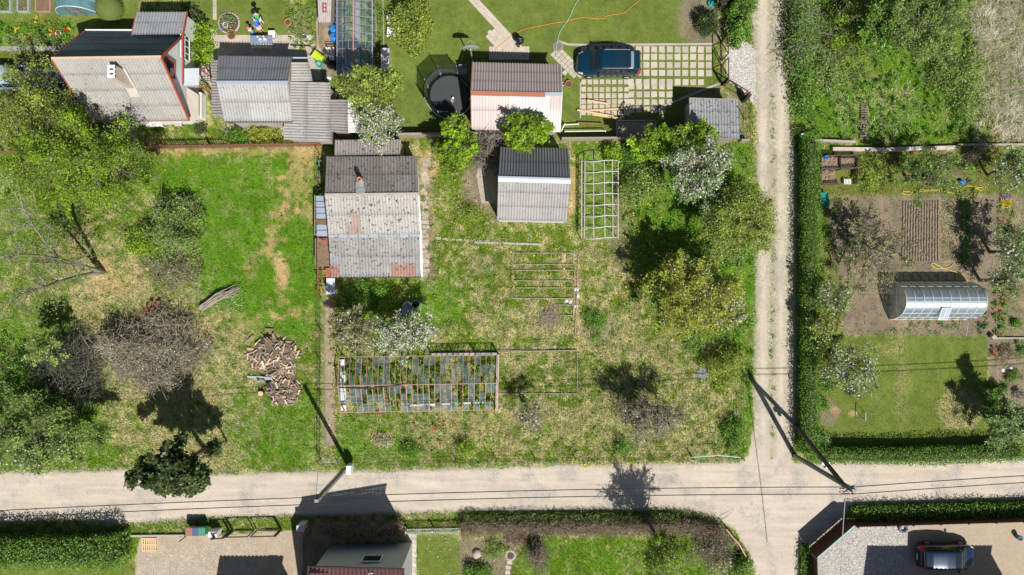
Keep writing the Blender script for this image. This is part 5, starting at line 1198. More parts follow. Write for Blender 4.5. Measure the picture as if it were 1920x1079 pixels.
# ------------------------------------------------------------------ vehicles
def interp(xs, ys, x):
    """smooth monotone-ish interpolation between stations"""
    for i in range(len(xs) - 1):
        if x <= xs[i + 1]:
            t = (x - xs[i]) / (xs[i + 1] - xs[i]); t = t * t * (3 - 2 * t) * .5 + t * .5; return ys[i] + (ys[i + 1] - ys[i]) * t
    return ys[-1]
def car(label, loc, rz, L, Wd, Ht, paint, kind='suv', group=None, extras=()):
    """nose toward +x; the body skin is one loft, the windows are patches laid on it"""
    root = thing('parked_car', label, 'car', (0, 0, 0), group); h = L / 2
    hood = .62 * Ht; belt = .6 * Ht
    X = [-h, -h + .06, -h + .22, -h + .75, -.1 * L, .12 * L, .2 * L, .31 * L, h - .35, h - .1, h]
    WB = [.36 * Wd, .43 * Wd, .475 * Wd, .5 * Wd, .5 * Wd, .5 * Wd, .5 * Wd, .495 * Wd, .45 * Wd, .39 * Wd, .3 * Wd]
    ZB = [belt * .8, belt * .98, belt * 1.02, belt, belt * .97, belt * .96, belt * .97, hood * .93, hood * .8, hood * .68, hood * .5]
    ZR = [belt * .85, belt * 1.05, Ht * .86 if kind != 'sedan' else belt * 1.08, Ht * .97, Ht, Ht * .985, Ht * .87, hood, hood * .88, hood * .76, hood * .52]
    WR = [.3 * Wd, .36 * Wd, .38 * Wd, .385 * Wd, .395 * Wd, .385 * Wd, .38 * Wd, .42 * Wd, .38 * Wd, .32 * Wd, .22 * Wd]
    if kind == 'sedan': X[3] = -h + 1.05; ZR[2] = belt * 1.1; ZR[1] = belt * 1.06
    ZS = [.45, .35, .28, .24, .22, .22, .22, .24, .27, .33, .4]
    def S_(x, v):
        s_ = 1 if v >= 0 else -1; v = abs(v); wb, zb, zr, wr, zs = (interp(X, q, x) for q in (WB, ZB, ZR, WR, ZS)); cr = .035
        pr = [(0, zr + cr), (wr * .6, zr + cr * .75), (wr * .95, zr - .01), (wb * .985, zb), (wb, (zb * .6 + zs * .4)), (wb * .96, zs)]
        i = min(4, int(v)); t = v - i; return Vector((x, s_ * (pr[i][0] * (1 - t) + pr[i + 1][0] * t), pr[i][1] * (1 - t) + pr[i + 1][1] * t))
    xs = sorted(set([round(v, 3) for v in X + list(np.linspace(-h, h, 40))])); vs_ = [-5, -4.5, -4, -3.5, -3, -2.66, -2.33, -2, -1.5, -1, -.5, 0, .5, 1, 1.5, 2, 2.33, 2.66, 3, 3.5, 4, 4.5, 5]
    mb = MB(); pts = [tuple(S_(x, v)) for x in xs for v in vs_]; n = len(vs_)
    fs = [(i * n + j, (i + 1) * n + j, (i + 1) * n + j + 1, i * n + j + 1) for i in range(len(xs) - 1) for j in range(n - 1)] + [tuple(range(n)), tuple(range((len(xs) - 1) * n, len(xs) * n))[::-1], ]
    mb.add(pts, fs); mb.build('body', paint, root, True)
    def patchm(name, x0, x1, v0, v1, mt, off=.006, parent=None, taper=0):
        m2 = MB(); a_, b_ = 10, 8; vv = []
        for i in range(a_ + 1):
            for j in range(b_ + 1):
                t = j / b_; v = v0 + (v1 - v0) * t; xx0 = x0 + taper * (t if v1 > v0 else 1 - t); x = xx0 + (x1 - xx0) * i / a_
                p = S_(x, v); e_ = .01; dx_ = S_(x + e_, v) - S_(x - e_, v); dv = S_(x, v + e_) - S_(x, v - e_); nn = dx_.cross(dv); nn = nn.normalized() if nn.length > 1e-9 else Vector((0, 0, 1)); c = p - Vector((0, 0, Ht * .45))
                if nn.dot(c) < 0: nn = -nn
                vv.append(tuple(p + nn * off))
        m2.add(vv, [(i * (b_ + 1) + j, (i + 1) * (b_ + 1) + j, (i + 1) * (b_ + 1) + j + 1, i * (b_ + 1) + j + 1) for i in range(a_) for j in range(b_)])
        return m2.build(name, mt, parent or root, True)
    ws0, ws1 = .155 * L, .295 * L
    patchm('windscreen', ws0, ws1, -1.85, 1.85, m_carglass)
    if kind == 'sedan': patchm('rear_window', -h + .3, -h + .95, -1.8, 1.8, m_carglass)
    else: patchm('rear_window', -h + .1, -h + .3, -1.8, 1.8, m_carglass)
    for s_ in (-1, 1):
        for a_, b_ in ((-.36 * L, -.24 * L), (-.225 * L, -.035 * L), (-.02 * L, .2 * L)): patchm('side_window', a_, b_, s_ * 2.12, s_ * 2.86, m_carglass)
        patchm('headlight', h - .42, h - .12, s_ * 2.4, s_ * 3.25, m_lamp); patchm('taillight', -h + .03, -h + .3, s_ * 2.05, s_ * 3.9, m_tail, .01)
        mb = MB(); mb.lathe([(.0, 0), (.08, 0), (.1, .06), (.08, .12), (0, .14)], .175 * L, s_ * (Wd / 2 + .1), 8, belt + .02, 1.0, 1.1); mb.build('mirror', paint if kind != 'suv' else m_black, root, True)
        if 'rails' in extras: MB().tube([(-.3 * L, s_ * .36 * Wd, Ht * .98), (-.28 * L, s_ * .36 * Wd, Ht + .06), (.08 * L, s_ * .365 * Wd, Ht + .06), (.1 * L, s_ * .365 * Wd, Ht)], .025, 6).build('roof_rail', m_chrome, root)
        for x in (-.29 * L, .3 * L):
            mb = MB(); y0 = s_ * (Wd / 2 - .2); k = []
            for r_0, yy in ((.2, 0), (.32, 0), (.345, .04), (.345, .18), (.3, .225), (.22, .225)): k.append((r_0, yy))
            vs2 = []; f2 = []; m_ = 18
            for r_0, yy in k:
                for q in range(m_): t = 2 * math.pi * q / m_; vs2.append((x + r_0 * math.cos(t), y0 + s_ * yy, .34 + r_0 * math.sin(t)))
            for i in range(len(k) - 1):
                for q in range(m_): f2.append((i * m_ + q, i * m_ + (q + 1) % m_, (i + 1) * m_ + (q + 1) % m_, (i + 1) * m_ + q))
            mb.add(vs2, f2); w_ = mb.build('wheel', m_tyre, root, True); mr_ = MB()
            vs2 = [(x, y0 + s_ * .215, .34)]; f2 = []
            for q in range(20): t = 2 * math.pi * q / 20; rr = .215 if q % 4 < 2 else .17; vs2.append((x + rr * math.cos(t), y0 + s_ * .205, .34 + rr * math.sin(t)))
            for q in range(20): f2.append((0, 1 + q, 1 + (q + 1) % 20))
            mr_.add(vs2, f2); mr_.build('rim', m_chrome, w_)
    if 'sunroof' in extras: patchm('sunroof', .03 * L, .12 * L, -1.6, 1.6, m_carglass, .004)
    if 'ribs' in extras:
        mb = MB()
        for y in np.linspace(-.45, .45, 6): mb.box(-.17 * L, y, Ht + .026, 1.15, .03, .014)
        mb.build('roof_ribs', m_black, root); patchm('sunroof', -.36 * L, -.315 * L, -1.6, 1.6, M('grey_trim', (.22, .25, .28), .5), .005)
    if 'wiper' in extras:
        mb = MB(); a_ = S_(ws1 - .03, -1.2); b_ = S_(ws1 - .12, .2); mb.beam(a_ + Vector((0, 0, .02)), b_ + Vector((0, 0, .03)), .03); mb.build('wiper', m_black, root)
    for s_ in (-1, 1):
        for x_ in (-.23 * L, -.03 * L, .2 * L): patchm('panel_gap', x_ - .008, x_ + .008, s_ * 2.95, s_ * 4.6, m_black, .005)
    patchm('panel_gap', ws1 + .05, ws1 + .07, -1.9, 1.9, m_black, .005)
    pl = MB().box(-h - .008, 0, .62, .02, .5, .11); pl.build('number_plate', m_white, root)
    root.location = loc; root.rotation_euler = (0, 0, rz); return root
m_carglass = M('car_glass', (.012, .02, .024), .04, .05, 2, 10, spec=.8); m_lamp = M('headlamp', (.6, .62, .65), .15, .05, spec=.6); m_tail = M('tail_lamp', (.55, .02, .02), .25, .05, spec=.5)
m_chrome = M('alloy', (.7, .7, .7), .3, .05, metal=.7)
def carpaint(n, c): return M(n, c, .28, .04, .8, 6, spec=.5, metal=.15, coat=.35)
p = P(1139, 125); car('dark teal estate car on the slab driveway, nose to the left', (p.x, p.y, .03), math.pi, 4.72, 1.88, 1.68, carpaint('teal_paint', (.003, .032, .062)), 'suv', extras=('rails', 'ribs', 'wiper'))
p = P(1763, 1037); car('dark blue hatchback half in shade on the crushed stone forecourt', (p.x, p.y, .03), 0, 4.25, 1.8, 1.6, carpaint('blue_paint', (.008, .026, .065)), 'hatch', extras=('sunroof', 'wiper'))
p = P(28, 150); car('silver blue car parked under the tree at the left edge', (p.x, p.y, 0), 0, 4.4, 1.75, 1.45, carpaint('silver_paint', (.42, .5, .62)), 'sedan')
p = P(145, 149); car('blue car half hidden under the white house roof', (p.x, p.y, 0), math.pi, 4.3, 1.72, 1.45, carpaint('midblue_paint', (.14, .2, .36)), 'hatch')

# ------------------------------------------------------------------ yard and garden objects
# trampoline
tp = thing('trampoline', 'black trampoline with safety net and leaning corner poles', 'trampoline', P(844, 184, 0)); c = tp.location; rt = 1.72
n8 = [(rt * math.cos(R(22.5 + 45 * k)), rt * math.sin(R(22.5 + 45 * k))) for k in range(8)]
MB().lathe([(0, .8), (1.42, .8), (1.42, .78), (0, .78)], c.x, c.y, 32).build('mat', M('jump_mat', (.055, .06, .062), .7, .12, 1.2, 30, spec=.3), tp)
mb = MB(); mb.tube([(c.x + rt * math.cos(t), c.y + rt * math.sin(t), .82) for t in np.linspace(0, 2 * math.pi, 33)], .035); mb.build('frame_ring', m_galv, tp)
mb = MB()
for k in range(60): t = 2 * math.pi * k / 60; mb.beam((c.x + 1.4 * math.cos(t), c.y + 1.4 * math.sin(t), .8), (c.x + 1.7 * math.cos(t), c.y + 1.7 * math.sin(t), .82), .03)
mb.build('springs', m_black, tp)
for k, (x, y) in enumerate(n8):
    if k % 1 == 0: MB().tube([(c.x + x, c.y + y, 0), (c.x + x * 1.02, c.y + y * 1.02, 2.55)], .03, 7).build('net_pole', m_galv if k != 2 else m_plastic('blue_pole', (.1, .3, .6)), tp)
    x2, y2 = n8[(k + 1) % 8]
    if k != 6: MB().quad((c.x + x, c.y + y, .85), (c.x + x2, c.y + y2, .85), (c.x + x2, c.y + y2, 2.45), (c.x + x, c.y + y, 2.45)).build('safety_net', g_net, tp)
    if k % 2 == 0: MB().tube([(c.x + x, c.y + y, .8), (c.x + x * .98, c.y + y * .98, .04), (c.x + x2 * .98, c.y + y2 * .98, .04), (c.x + x2, c.y + y2, .8)], .03).build('leg', m_galv, tp)
p = P(849, 184, .95); mb = MB(); mb.lathe([(0, -.11), (.08, -.08), (.11, 0), (.08, .08), (0, .11)], p.x, p.y, 12, .93); single(mb, 'ball', 'white ball lying on the trampoline mat', 'ball', m_white, smooth=True)
mb = MB()
for k in range(4): t = 2 * math.pi * k / 4 + .4; p = P(847, 191, .81); mb.beam((p.x, p.y, .825), (p.x + .14 * math.cos(t), p.y + .14 * math.sin(t), .825), .045, .03)
single(mb, 'toy_jack', 'small white star toy beside the ball on the trampoline', 'toy', m_white)
t = thing('garden_chair', 'grey garden chair in the shade behind the trampoline', 'chair', P(868, 136)); q = P(869, 136); mb = MB()
MB().box(q.x, q.y, .4, .55, .5, .05).build('seat', M('grey_resin', (.3, .34, .42), .5), t); MB().box(q.x, q.y + .27, .45, .55, .05, .5).build('backrest', M('grey_resin'), t)
for a_ in (-.24, .24):
    MB().box(q.x + a_ * 1.1, q.y, .6, .06, .5, .04).build('armrest', M('grey_resin'), t)
    for b_ in (-.2, .2): MB().box(q.x + a_, q.y + b_, 0, .05, .05, .4).build('leg', M('grey_resin'), t)
# basketball hoop
p = P(886, 114); t = thing('basketball_stand', 'grey basketball backboard on a pole behind the pink cottage', 'basketball stand', p)
MB().tube([(p.x, p.y, 0), (p.x, p.y, 2.5)], .05).build('pole', m_galv, t); mb = MB(); a_ = [(p.x + .62 * math.cos(u), p.y + .12, 2.3 + .55 * math.sin(u)) for u in np.linspace(0, math.pi, 13)]
mb.add([tuple(v) for v in a_] + [(v[0], v[1] + .05, v[2]) for v in a_], [tuple(range(13)), tuple(range(25, 12, -1))] + [(i, i + 1, 14 + i, 13 + i) for i in range(12)] + [(12, 0, 13, 25)]).build('backboard', M('backboard_grey', (.3, .34, .4), .5), t)
MB().tube([(p.x + .22 * math.cos(u), p.y + .42 + .22 * math.sin(u), 2.4) for u in np.linspace(0, 6.28, 17)], .014).build('rim', m_galv, t)
# kettle grill
p = P(975, 83); t = thing('kettle_grill', 'black kettle grill on three legs on the paver path', 'grill', p)
MB().lathe([(0, .55), (.2, .58), (.29, .7), (.3, .82), (.28, .93), (.18, 1.04), (0, 1.08)], p.x, p.y, 18).build('kettle', m_black, t, True); MB().tube([(p.x - .08, p.y, 1.08), (p.x - .08, p.y, 1.13), (p.x + .08, p.y, 1.13), (p.x + .08, p.y, 1.08)], .015).build('handle', m_galv, t)
for k in range(3): u = 2 * math.pi * k / 3 + .5; MB().tube([(p.x + .16 * math.cos(u), p.y + .16 * math.sin(u), .62), (p.x + .3 * math.cos(u), p.y + .3 * math.sin(u), 0)], .016).build('leg', m_galv, t)
q = P(972, 87); t = thing('charcoal_bucket', 'small dark bucket beside the kettle grill', 'bucket', q); MB().lathe([(.1, 0), (.15, .28), (.13, .28), (.09, .03), (0, .03)], q.x, q.y, 12).build('bucket_body', m_black, t, True); MB().tube([(q.x - .15, q.y, .27), (q.x, q.y - .08, .36), (q.x + .15, q.y, .27)], .008, 5).build('handle', m_galv, t)
# hose and cord
def ground_line(label, pts, r, mt, name, cat):
    q = [P(*c) for c in pts]; out = []
    for i in range(len(q) - 1):
        a0, a1, a2, a3 = q[max(i - 1, 0)], q[i], q[i + 1], q[min(i + 2, len(q) - 1)]
        for k in range(5): u = k / 5; out.append(.5 * ((2 * a1) + (a2 - a0) * u + (2 * a0 - 5 * a1 + 4 * a2 - a3) * u * u + (3 * a1 - a0 - 3 * a2 + a3) * u ** 3) + Vector((0, 0, r + .04)))
    return single(MB().tube(out + [q[-1] + Vector((0, 0, r + .04))], r, 6), name, label, cat, mt)
ground_line('orange power cord snaking across the mown lawn', [(930, 92), (955, 72), (980, 57), (1010, 50), (1040, 44), (1055, 42), (1090, 34), (1125, 36), (1140, 30), (1168, 25), (1185, 12), (1200, 0), (1210, -20)], .022, m_plastic('orange_cord', (.72, .3, .05)), 'extension_lead', 'lead')
ground_line('pale green garden hose lying from the manhole up the lawn', [(1042, 108), (1044, 85), (1050, 60), (1065, 38), (1078, 10), (1095, -15)], .025, m_plastic('green_hose', (.3, .62, .4)), 'garden_hose', 'hose')
mh = m_plastic('yellow_hose', (.75, .62, .1))
ground_line('yellow hose looping across the moss above the ploughed rows', [(1690, 362), (1702, 366), (1718, 357), (1750, 356), (1785, 352), (1800, 356), (1812, 349), (1835, 352), (1842, 352), (1838, 358), (1828, 354), (1815, 370), (1800, 369), (1780, 361), (1755, 358), (1700, 360), (1693, 358)], .022, mh, 'garden_hose', 'hose')
ground_line('yellow hose with a loop behind the arched greenhouse', [(1788, 494), (1778, 502), (1755, 503), (1745, 497), (1750, 494), (1765, 502), (1790, 510), (1806, 516), (1813, 528)], .022, mh, 'garden_hose', 'hose')
p = P(1046, 88); t = thing('manhole_cover', 'round grey manhole cover in the lawn by the paver apron', 'manhole', p); MB().lathe([(.4, 0), (.4, .06), (.34, .07), (0, .07)], p.x, p.y, 24).build('rim_ring', M('manhole_concrete', (.26, .22, .19), .9, .2), t); MB().lathe([(.28, .07), (.28, .085), (0, .085)], p.x, p.y, 20).build('lid', M('manhole_lid', (.2, .17, .15), .8, .25), t)
for k, (x, y, r_0, l) in enumerate(((1320, 60, .29, 'teal septic lid nearest the double gate'), (1332, 8, .25, 'teal septic lid at the top edge near the dark shrubs'), (1338, 25, .16, 'small teal lid half under the dark shrub'))):
    p = P(x, y); mb = MB().lathe([(r_0, 0), (r_0, .14), (r_0 * .93, .18), (r_0 * .5, .21), (0, .22)], p.x, p.y, 22)
    for u in np.linspace(0, 6.28, 7)[:6]: mb.beam((p.x, p.y, .225), (p.x + r_0 * .85 * math.cos(u), p.y + r_0 * .85 * math.sin(u), .18), .02, .03)
    single(mb, 'septic_lid', l, 'lid', m_plastic('teal_lid', (.02, .3, .3)), smooth=False)
m_terra = M('terracotta', (.48, .2, .12), .8, .15, 4, 20); m_soil = M('pot_soil', (.1, .07, .05), .95, .3, 6, 30)
def pot(label, x, y, r_0, h, mt, pal=None, n=60, sx=1, name='flower_pot'):
    p = P(x, y, h * .8); t = thing(name, label, 'pot', (p.x, p.y, 0)); MB().lathe([(r_0 * .75, 0), (r_0, h), (r_0 * .88, h), (r_0 * .84, h * .86), (0, h * .86)], p.x, p.y, 18, 0, 1, sx).build('pot_body', mt, t, True); MB().lathe([(r_0 * .83, h * .88), (0, h * .9)], p.x, p.y, 14, 0, 1, sx).build('soil', m_soil, t)
    if pal:
        r = np.random.default_rng(int(x)); C = np.array([p.x, p.y, h + .08]) + r.normal(size=(n, 3)) * np.array([r_0 * .4, r_0 * .4, .05]); V, F = cards(C, .08, .6, .6, r); np_mesh('plant', V, F, m_leaf, leafcols(n, pal, .2, r), t)
pot('large terracotta pot of dark soil beside the pink cottage', 1066, 158, .27, .4, m_terra); pot('small terracotta pot behind the large one by the pink cottage', 1058, 149, .14, .25, m_terra, 'olive'); pot('white rimmed small pot left of the large terracotta pot', 1056, 158, .13, .22, m_white)
pot('oval red-brown tub with yellow flowers by the round flower bed', 434, 65, .32, .3, m_terra, 'gold', 40, 1.25, 'flower_tub'); pot('white round planter with a pink bloom in the round flower bed', 423, 47, .2, .35, m_white, 'pink', 14); pot('orange round pot at the edge of the vegetable strip', 540, 42, .26, .32, m_plastic('orange_pot', (.75, .22, .13)))
pot('grey basin in the vegetable strip beside the yellow plant', 571, 69, .2, .2, m_galv); pot('white rimmed pot in the colourful flower border', 109, 62, .2, .22, m_white, 'brown', 30)
# round flower bed
t = thing('round_flower_bed', 'round stone-ringed flower bed on the small lawn', 'flower bed', P(430, 44)); mb = MB(); c = P(430, 44)
MB().lathe([(.72, 0), (.72, .12), (0, .16)], c.x, c.y, 20).build('soil', m_soil, t)
for k in range(26): u = 2 * math.pi * k / 26; mb.rock((c.x + .74 * math.cos(u), c.y + .74 * math.sin(u), .05), .1, .8, k)
mb.build('stone_ring', M('ring_stone', (.48, .4, .36), .9, .3, 6, 20), t); patch('bed_plants', None, [(c_ * 15 + 430, s_ * 15 + 44) for c_, s_ in [(math.cos(u), math.sin(u)) for u in np.linspace(0, 6, 10)]], .25, 'sage', 420, .1, 51, parent=t, z0=.12)
patch('bed_blooms', None, [(c_ * 15 + 430, s_ * 15 + 44) for c_, s_ in [(math.cos(u), math.sin(u)) for u in np.linspace(0, 6, 10)]], .25, 'white', 60, .09, 52, parent=t, z0=.2, mat=m_petal)
patch('violet_flowers', 'low mat of violet flowers beside the round flower bed', [(411, 48), (419, 47), (420, 62), (413, 58)], .12, 'violet', 220, .09, 53, mat=m_petal)
# table, box, people
c = P(490, 75, .75); t = thing('table', 'blue-grey garden table with dishes on the slab terrace', 'table', (c.x, c.y, 0)); MB().box(c.x, c.y, .71, 1.62, .62, .04).build('tabletop', M('table_blue', (.2, .25, .34), .4, .1, spec=.4), t)
for a_ in (-.74, .74):
    for b_ in (-.26, .26): MB().box(c.x + a_, c.y + b_, 0, .05, .05, .71).build('leg', m_galv, t)
for k, (dx_, dy_, r_0, hh_, mt, nm, l) in enumerate(((-.25, .2, .07, .1, m_white, 'cup', 'small white cup with red top on the blue-grey table'), (-.05, -.05, .17, .05, m_galv, 'dish', 'clear round dish in the middle of the blue-grey table'), (.32, -.05, .16, .16, m_galv, 'bowl', 'glass bowl with white rim on the right of the table'), (.42, .22, .07, .09, m_plastic('red_tin', (.5, .05, .04)), 'tin', 'small red tin at the back of the blue-grey table'), (.22, .18, .06, .2, m_cream, 'jug', 'cream jug standing behind the glass bowl'))):
    single(MB().lathe([(r_0 * .8, 0), (r_0, hh_), (r_0 * .85, hh_), (r_0 * .7, .02), (0, .02)], c.x + dx_, c.y + dy_, 14, .75), nm, l, nm, mt, smooth=True)
mb = MB(); b_ = P(490, 87, .45); mb.box(b_.x, b_.y, .38, 1.5, .3, .05)
for a_ in (-.65, .65): mb.box(b_.x + a_, b_.y, 0, .06, .26, .38)
single(mb, 'bench', 'pale bench along the lower side of the blue-grey table', 'bench', m_cream)
mb = MB(); b_ = P(509, 64, .6); mb.box(b_.x, b_.y, .55, .5, .52, .05)
for a_ in (-.2, .2):
    for d_ in (-.2, .2): mb.box(b_.x + a_, b_.y + d_, 0, .05, .05, .55)
single(mb, 'side_table', 'small square white side table behind the blue-grey table', 'table', m_white)

def skin_obj(name, verts, edges, radii, mat, parent, sub=1, root_i=0):
    me = bpy.data.meshes.new(name); off = wloc(parent); me.from_pydata([tuple(Vector(v) - off) for v in verts], edges, []); me.materials.append(mat)
    o = link(bpy.data.objects.new(name, me), parent); sk = o.modifiers.new("skin", 'SKIN'); sk.use_smooth_shade = True
    for i, v in enumerate(me.skin_vertices[0].data): v.radius = (radii[i], radii[i]); v.use_root = (i == root_i)
    if sub: s_ = o.modifiers.new("sub", 'SUBSURF'); s_.levels = sub; s_.render_levels = sub
    return o
def person(label, loc, yaw, bend, s, top_c, low_c, hair_c, hat=None, arms=((.35, .3), (.35, .3)), legs='trousers'):
    """standing figure of height 1.75*s; bend tips the trunk forward from the hips"""
    root = thing('person', label, 'person', loc); cy_, sy_ = math.cos(yaw), math.sin(yaw)
    def W_(x, y, z): x, y, z = x * s, y * s, z * s; return Vector((loc[0] + x * cy_ - y * sy_, loc[1] + x * sy_ + y * cy_, loc[2] + z))
    cb, sb = math.cos(bend), math.sin(bend)
    def T_(f, y, up): return (f * cb + up * sb, y, .93 + up * cb - f * sb)          # trunk frame: forward, side, up from hips
    pel = (0, 0, .93); V = [pel, T_(0, 0, .25), T_(.01, 0, .45), T_(.02, 0, .57), T_(.05, 0, .68), T_(.06, 0, .78), T_(.15, 0, .69)]
    E = [(0, 1), (1, 2), (2, 3), (3, 4), (4, 5), (4, 6)]; Rr = [.125, .12, .135, .055, .085, .075, .016]
    for sgn, (fw, dn) in zip((-1, 1), arms):
        sh = T_(0, sgn * .19, .46); el = T_(fw * .6, sgn * .27, .46 - .24); wr = T_(fw * .6 + .2, sgn * .24, .46 - .24 - dn * .4); b = len(V)
        V += [sh, el, wr]; E += [(2, b), (b, b + 1), (b + 1, b + 2)]; Rr += [.06, .045, .032]
        d = (Vector(wr) - Vector(el)).normalized(); pm = Vector(wr) + d * .07; V.append(tuple(pm)); E.append((b + 2, b + 3)); Rr.append(.03); side = d.cross(Vector((0, sgn, 0.2))).normalized()
        for k, (o_, ln) in enumerate(((-.03, .07), (-.01, .085), (.01, .08), (.03, .065))):
            k1 = pm + side * o_ + d * .035; k2 = k1 + d * ln * .55 + Vector((0, -sgn * .012, -.01)); q = len(V); V += [tuple(k1), tuple(k2)]; E += [(b + 3, q), (q, q + 1)]; Rr += [.009, .007]
        k1 = Vector(wr) + d * .03 - side * .04; q = len(V); V += [tuple(k1), tuple(k1 + d * .045 - side * .012)]; E += [(b + 2, q), (q, q + 1)]; Rr += [.011, .009]
    hipL = []
    for sgn in (-1, 1):
        b = len(V); V += [(0, sgn * .09, .86), (.03, sgn * .1, .48), (-.01, sgn * .1, .08), (.13, sgn * .11, .03)]; E += [(0, b), (b, b + 1), (b + 1, b + 2), (b + 2, b + 3)]; Rr += [.09, .06, .042, .035]; hipL.append(b)
    skin_obj('body', [W_(*v) for v in V], E, [r_0 * s for r_0 in Rr], M('skin', (.62, .38, .28), .6, .06), root)
    sv = [T_(0, 0, -.02), T_(0, 0, .25), T_(.01, 0, .46), T_(0, -.19, .46), T_(0, .19, .46), T_(arms[0][0] * .35, -.24, .34), T_(arms[1][0] * .35, .24, .34)]
    skin_obj('shirt', [W_(*v) for v in sv], [(0, 1), (1, 2), (2, 3), (2, 4), (3, 5), (4, 6)], [x * s for x in (.15, .145, .15, .08, .08, .07, .07)], M('shirt_%g_%g_%g' % top_c, top_c, .8, .1), root)
    z1 = .08 if legs == 'trousers' else .55
    lv = [(0, 0, .93), (0, -.09, .84), (0, .09, .84), (.03, -.1, .5), (.03, .1, .5), (.0, -.1, z1 if z1 < .5 else .46), (.0, .1, z1 if z1 < .5 else .46)]
    skin_obj('trousers', [W_(*v) for v in lv], [(0, 1), (0, 2), (1, 3), (2, 4), (3, 5), (4, 6)], [x * s for x in (.15, .11, .11, .08, .08, .06, .06)], M('trousers_%g_%g_%g' % low_c, low_c, .8, .1), root)
    hc = W_(*T_(.04, 0, .79)); mb = MB(); mb.lathe([(.1 * s, -.05 * s), (.108 * s, .02 * s), (.09 * s, .075 * s), (.05 * s, .105 * s), (0, .115 * s)], hc.x, hc.y, 14, hc.z); mb.build('hair', M('hair_%g_%g_%g' % hair_c, hair_c, .7, .2, 8, 40), root, True)
    if hat: hw = W_(*T_(.045, 0, .85)); MB().lathe([(.2 * s, -.01), (.2 * s, 0), (.115 * s, .01), (.105 * s, .09 * s), (.05 * s, .12 * s), (0, .125 * s)], hw.x, hw.y, 18, hw.z).build('hat', M('hat_%g_%g_%g' % hat, hat, .8, .1), root, True)
p = P(493, 45); person('person in a green top, pale trousers and black hat standing on the small lawn', (p.x, p.y, .02), R(100), R(18), 1.0, (.06, .4, .08), (.6, .6, .64), (.02, .02, .02), (.02, .02, .025), ((.5, .5), (.6, .4)))
p = P(493, 60); person('person in a blue top bending forward in front of the table', (p.x, p.y, .02), R(118), R(62), .97, (.03, .17, .55), (.66, .42, .32), (.12, .2, .2), None, ((.5, .6), (.5, .7)), 'shorts')
p = P(478, 65); person('small child with a pink hat standing at the corner of the table', (p.x, p.y, .03), R(140), R(14), .66, (.66, .5, .5), (.05, .16, .5), (.25, .14, .07), (.72, .12, .2), ((.3, .4), (.3, .4)))
# sheds roofs, barrels, clutter near the tall greenhouse
q = [(594, -40, 1.7), (623, -40, 1.7), (620, 42, 1.5), (597, 42, 1.5)]; t = thing('lean_to_shed', 'narrow shed with weathered plank roof left of the tall greenhouse', 'shed', base_of(*q)); mb = MB()
for k in range(7):
    f = lambda u, v: P(*q[0]).lerp(P(*q[1]), u).lerp(P(*q[3]).lerp(P(*q[2]), u), v); u0, u1 = k / 7 + .008, (k + 1) / 7 - .008; a_, b_, c_, d_ = f(u0, 0), f(u1, 0), f(u1, 1), f(u0, 1)
    mb.add([tuple(v) for v in (a_, b_, c_, d_)] + [tuple(v - Vector((0, 0, .03))) for v in (a_, b_, c_, d_)], [(3, 2, 1, 0), (4, 5, 6, 7), (0, 1, 5, 4), (1, 2, 6, 5), (2, 3, 7, 6), (3, 0, 4, 7)])
mb.build('roof', M('plank_grey', (.47, .42, .38), .85, .22, 3, 26), t); simple_shed(t, q, m_wood, .08)
mb = MB(); c = P(609, 16, 1.65)
for a_ in (-.12, .12): mb.beam((c.x + a_, c.y - .35, c.z + .05), (c.x + a_, c.y + .35, c.z + .08), .05)
for b_ in (-.3, 0, .3): mb.beam((c.x - .12, c.y + b_, c.z + .06), (c.x + .12, c.y + b_, c.z + .06), .04)
single(mb, 'small_ladder', 'short red ladder lying on the weathered plank roof', 'ladder', m_red)
for k, (x, y, l) in enumerate(((626, 57, 'blue plastic barrel standing upper in the pair by the greenhouse'), (626, 72, 'blue plastic barrel standing lower in the pair by the greenhouse'))):
    p = P(x + 1, y, .45); t = thing('barrel', l, 'barrel', (p.x, p.y, 0), 'blue barrels beside the tall greenhouse'); MB().lathe([(.26, 0), (.29, .05), (.29, .28), (.305, .3), (.29, .32), (.29, .58), (.305, .6), (.29, .62), (.28, .85), (.25, .88), (0, .86)], p.x, p.y, 18).build('barrel_body', m_plastic('blue_barrel', (.02, .2, .6)), t, True); MB().lathe([(.06, .86), (.06, .9), (0, .9)], p.x + .12, p.y, 10).build('bung', m_black, t)
mb = MB(); p = P(627, 39); mb.rock((p.x, p.y, 0), .25, 1.2, 8); single(mb, 'bag', 'crumpled light blue bag above the blue barrels', 'bag', m_plastic('blue_bag', (.03, .33, .65)))
for k, (x, y) in enumerate(((614, 90), (614, 99))): p = P(x, y); mb = MB().rock((p.x, p.y, 0), .17, 1.2, k + 4, 9); single(mb, 'sack', 'upper of two white sacks by the dark rails' if k == 0 else 'lower of two white sacks by the dark rails', 'sack', m_white, smooth=True)
mb = MB()
for y in (84, 88): mb.tube([P(611, y, .7), P(632, y, .7)], .03)
for x in (611, 632): p = P(x, 86, .7); mb.tube([(p.x, p.y, 0), p], .03)
single(mb, 'pipe_rail', 'pair of dark pipes by the white sacks', 'pipes', m_steel)
mb = MB(); p = P(623, 103); mb.box(p.x, p.y, 0, .35, 1.2, .08); single(mb, 'door_leaf', 'pale door leaf lying beside the tall greenhouse', 'door', m_cream)
mb = MB(); p = P(624, 124); mb.box(p.x, p.y, 0, .6, .45, .5).box(p.x, p.y, .5, .64, .49, .04); single(mb, 'crate', 'black box with lid below the pale door leaf', 'box', m_black)
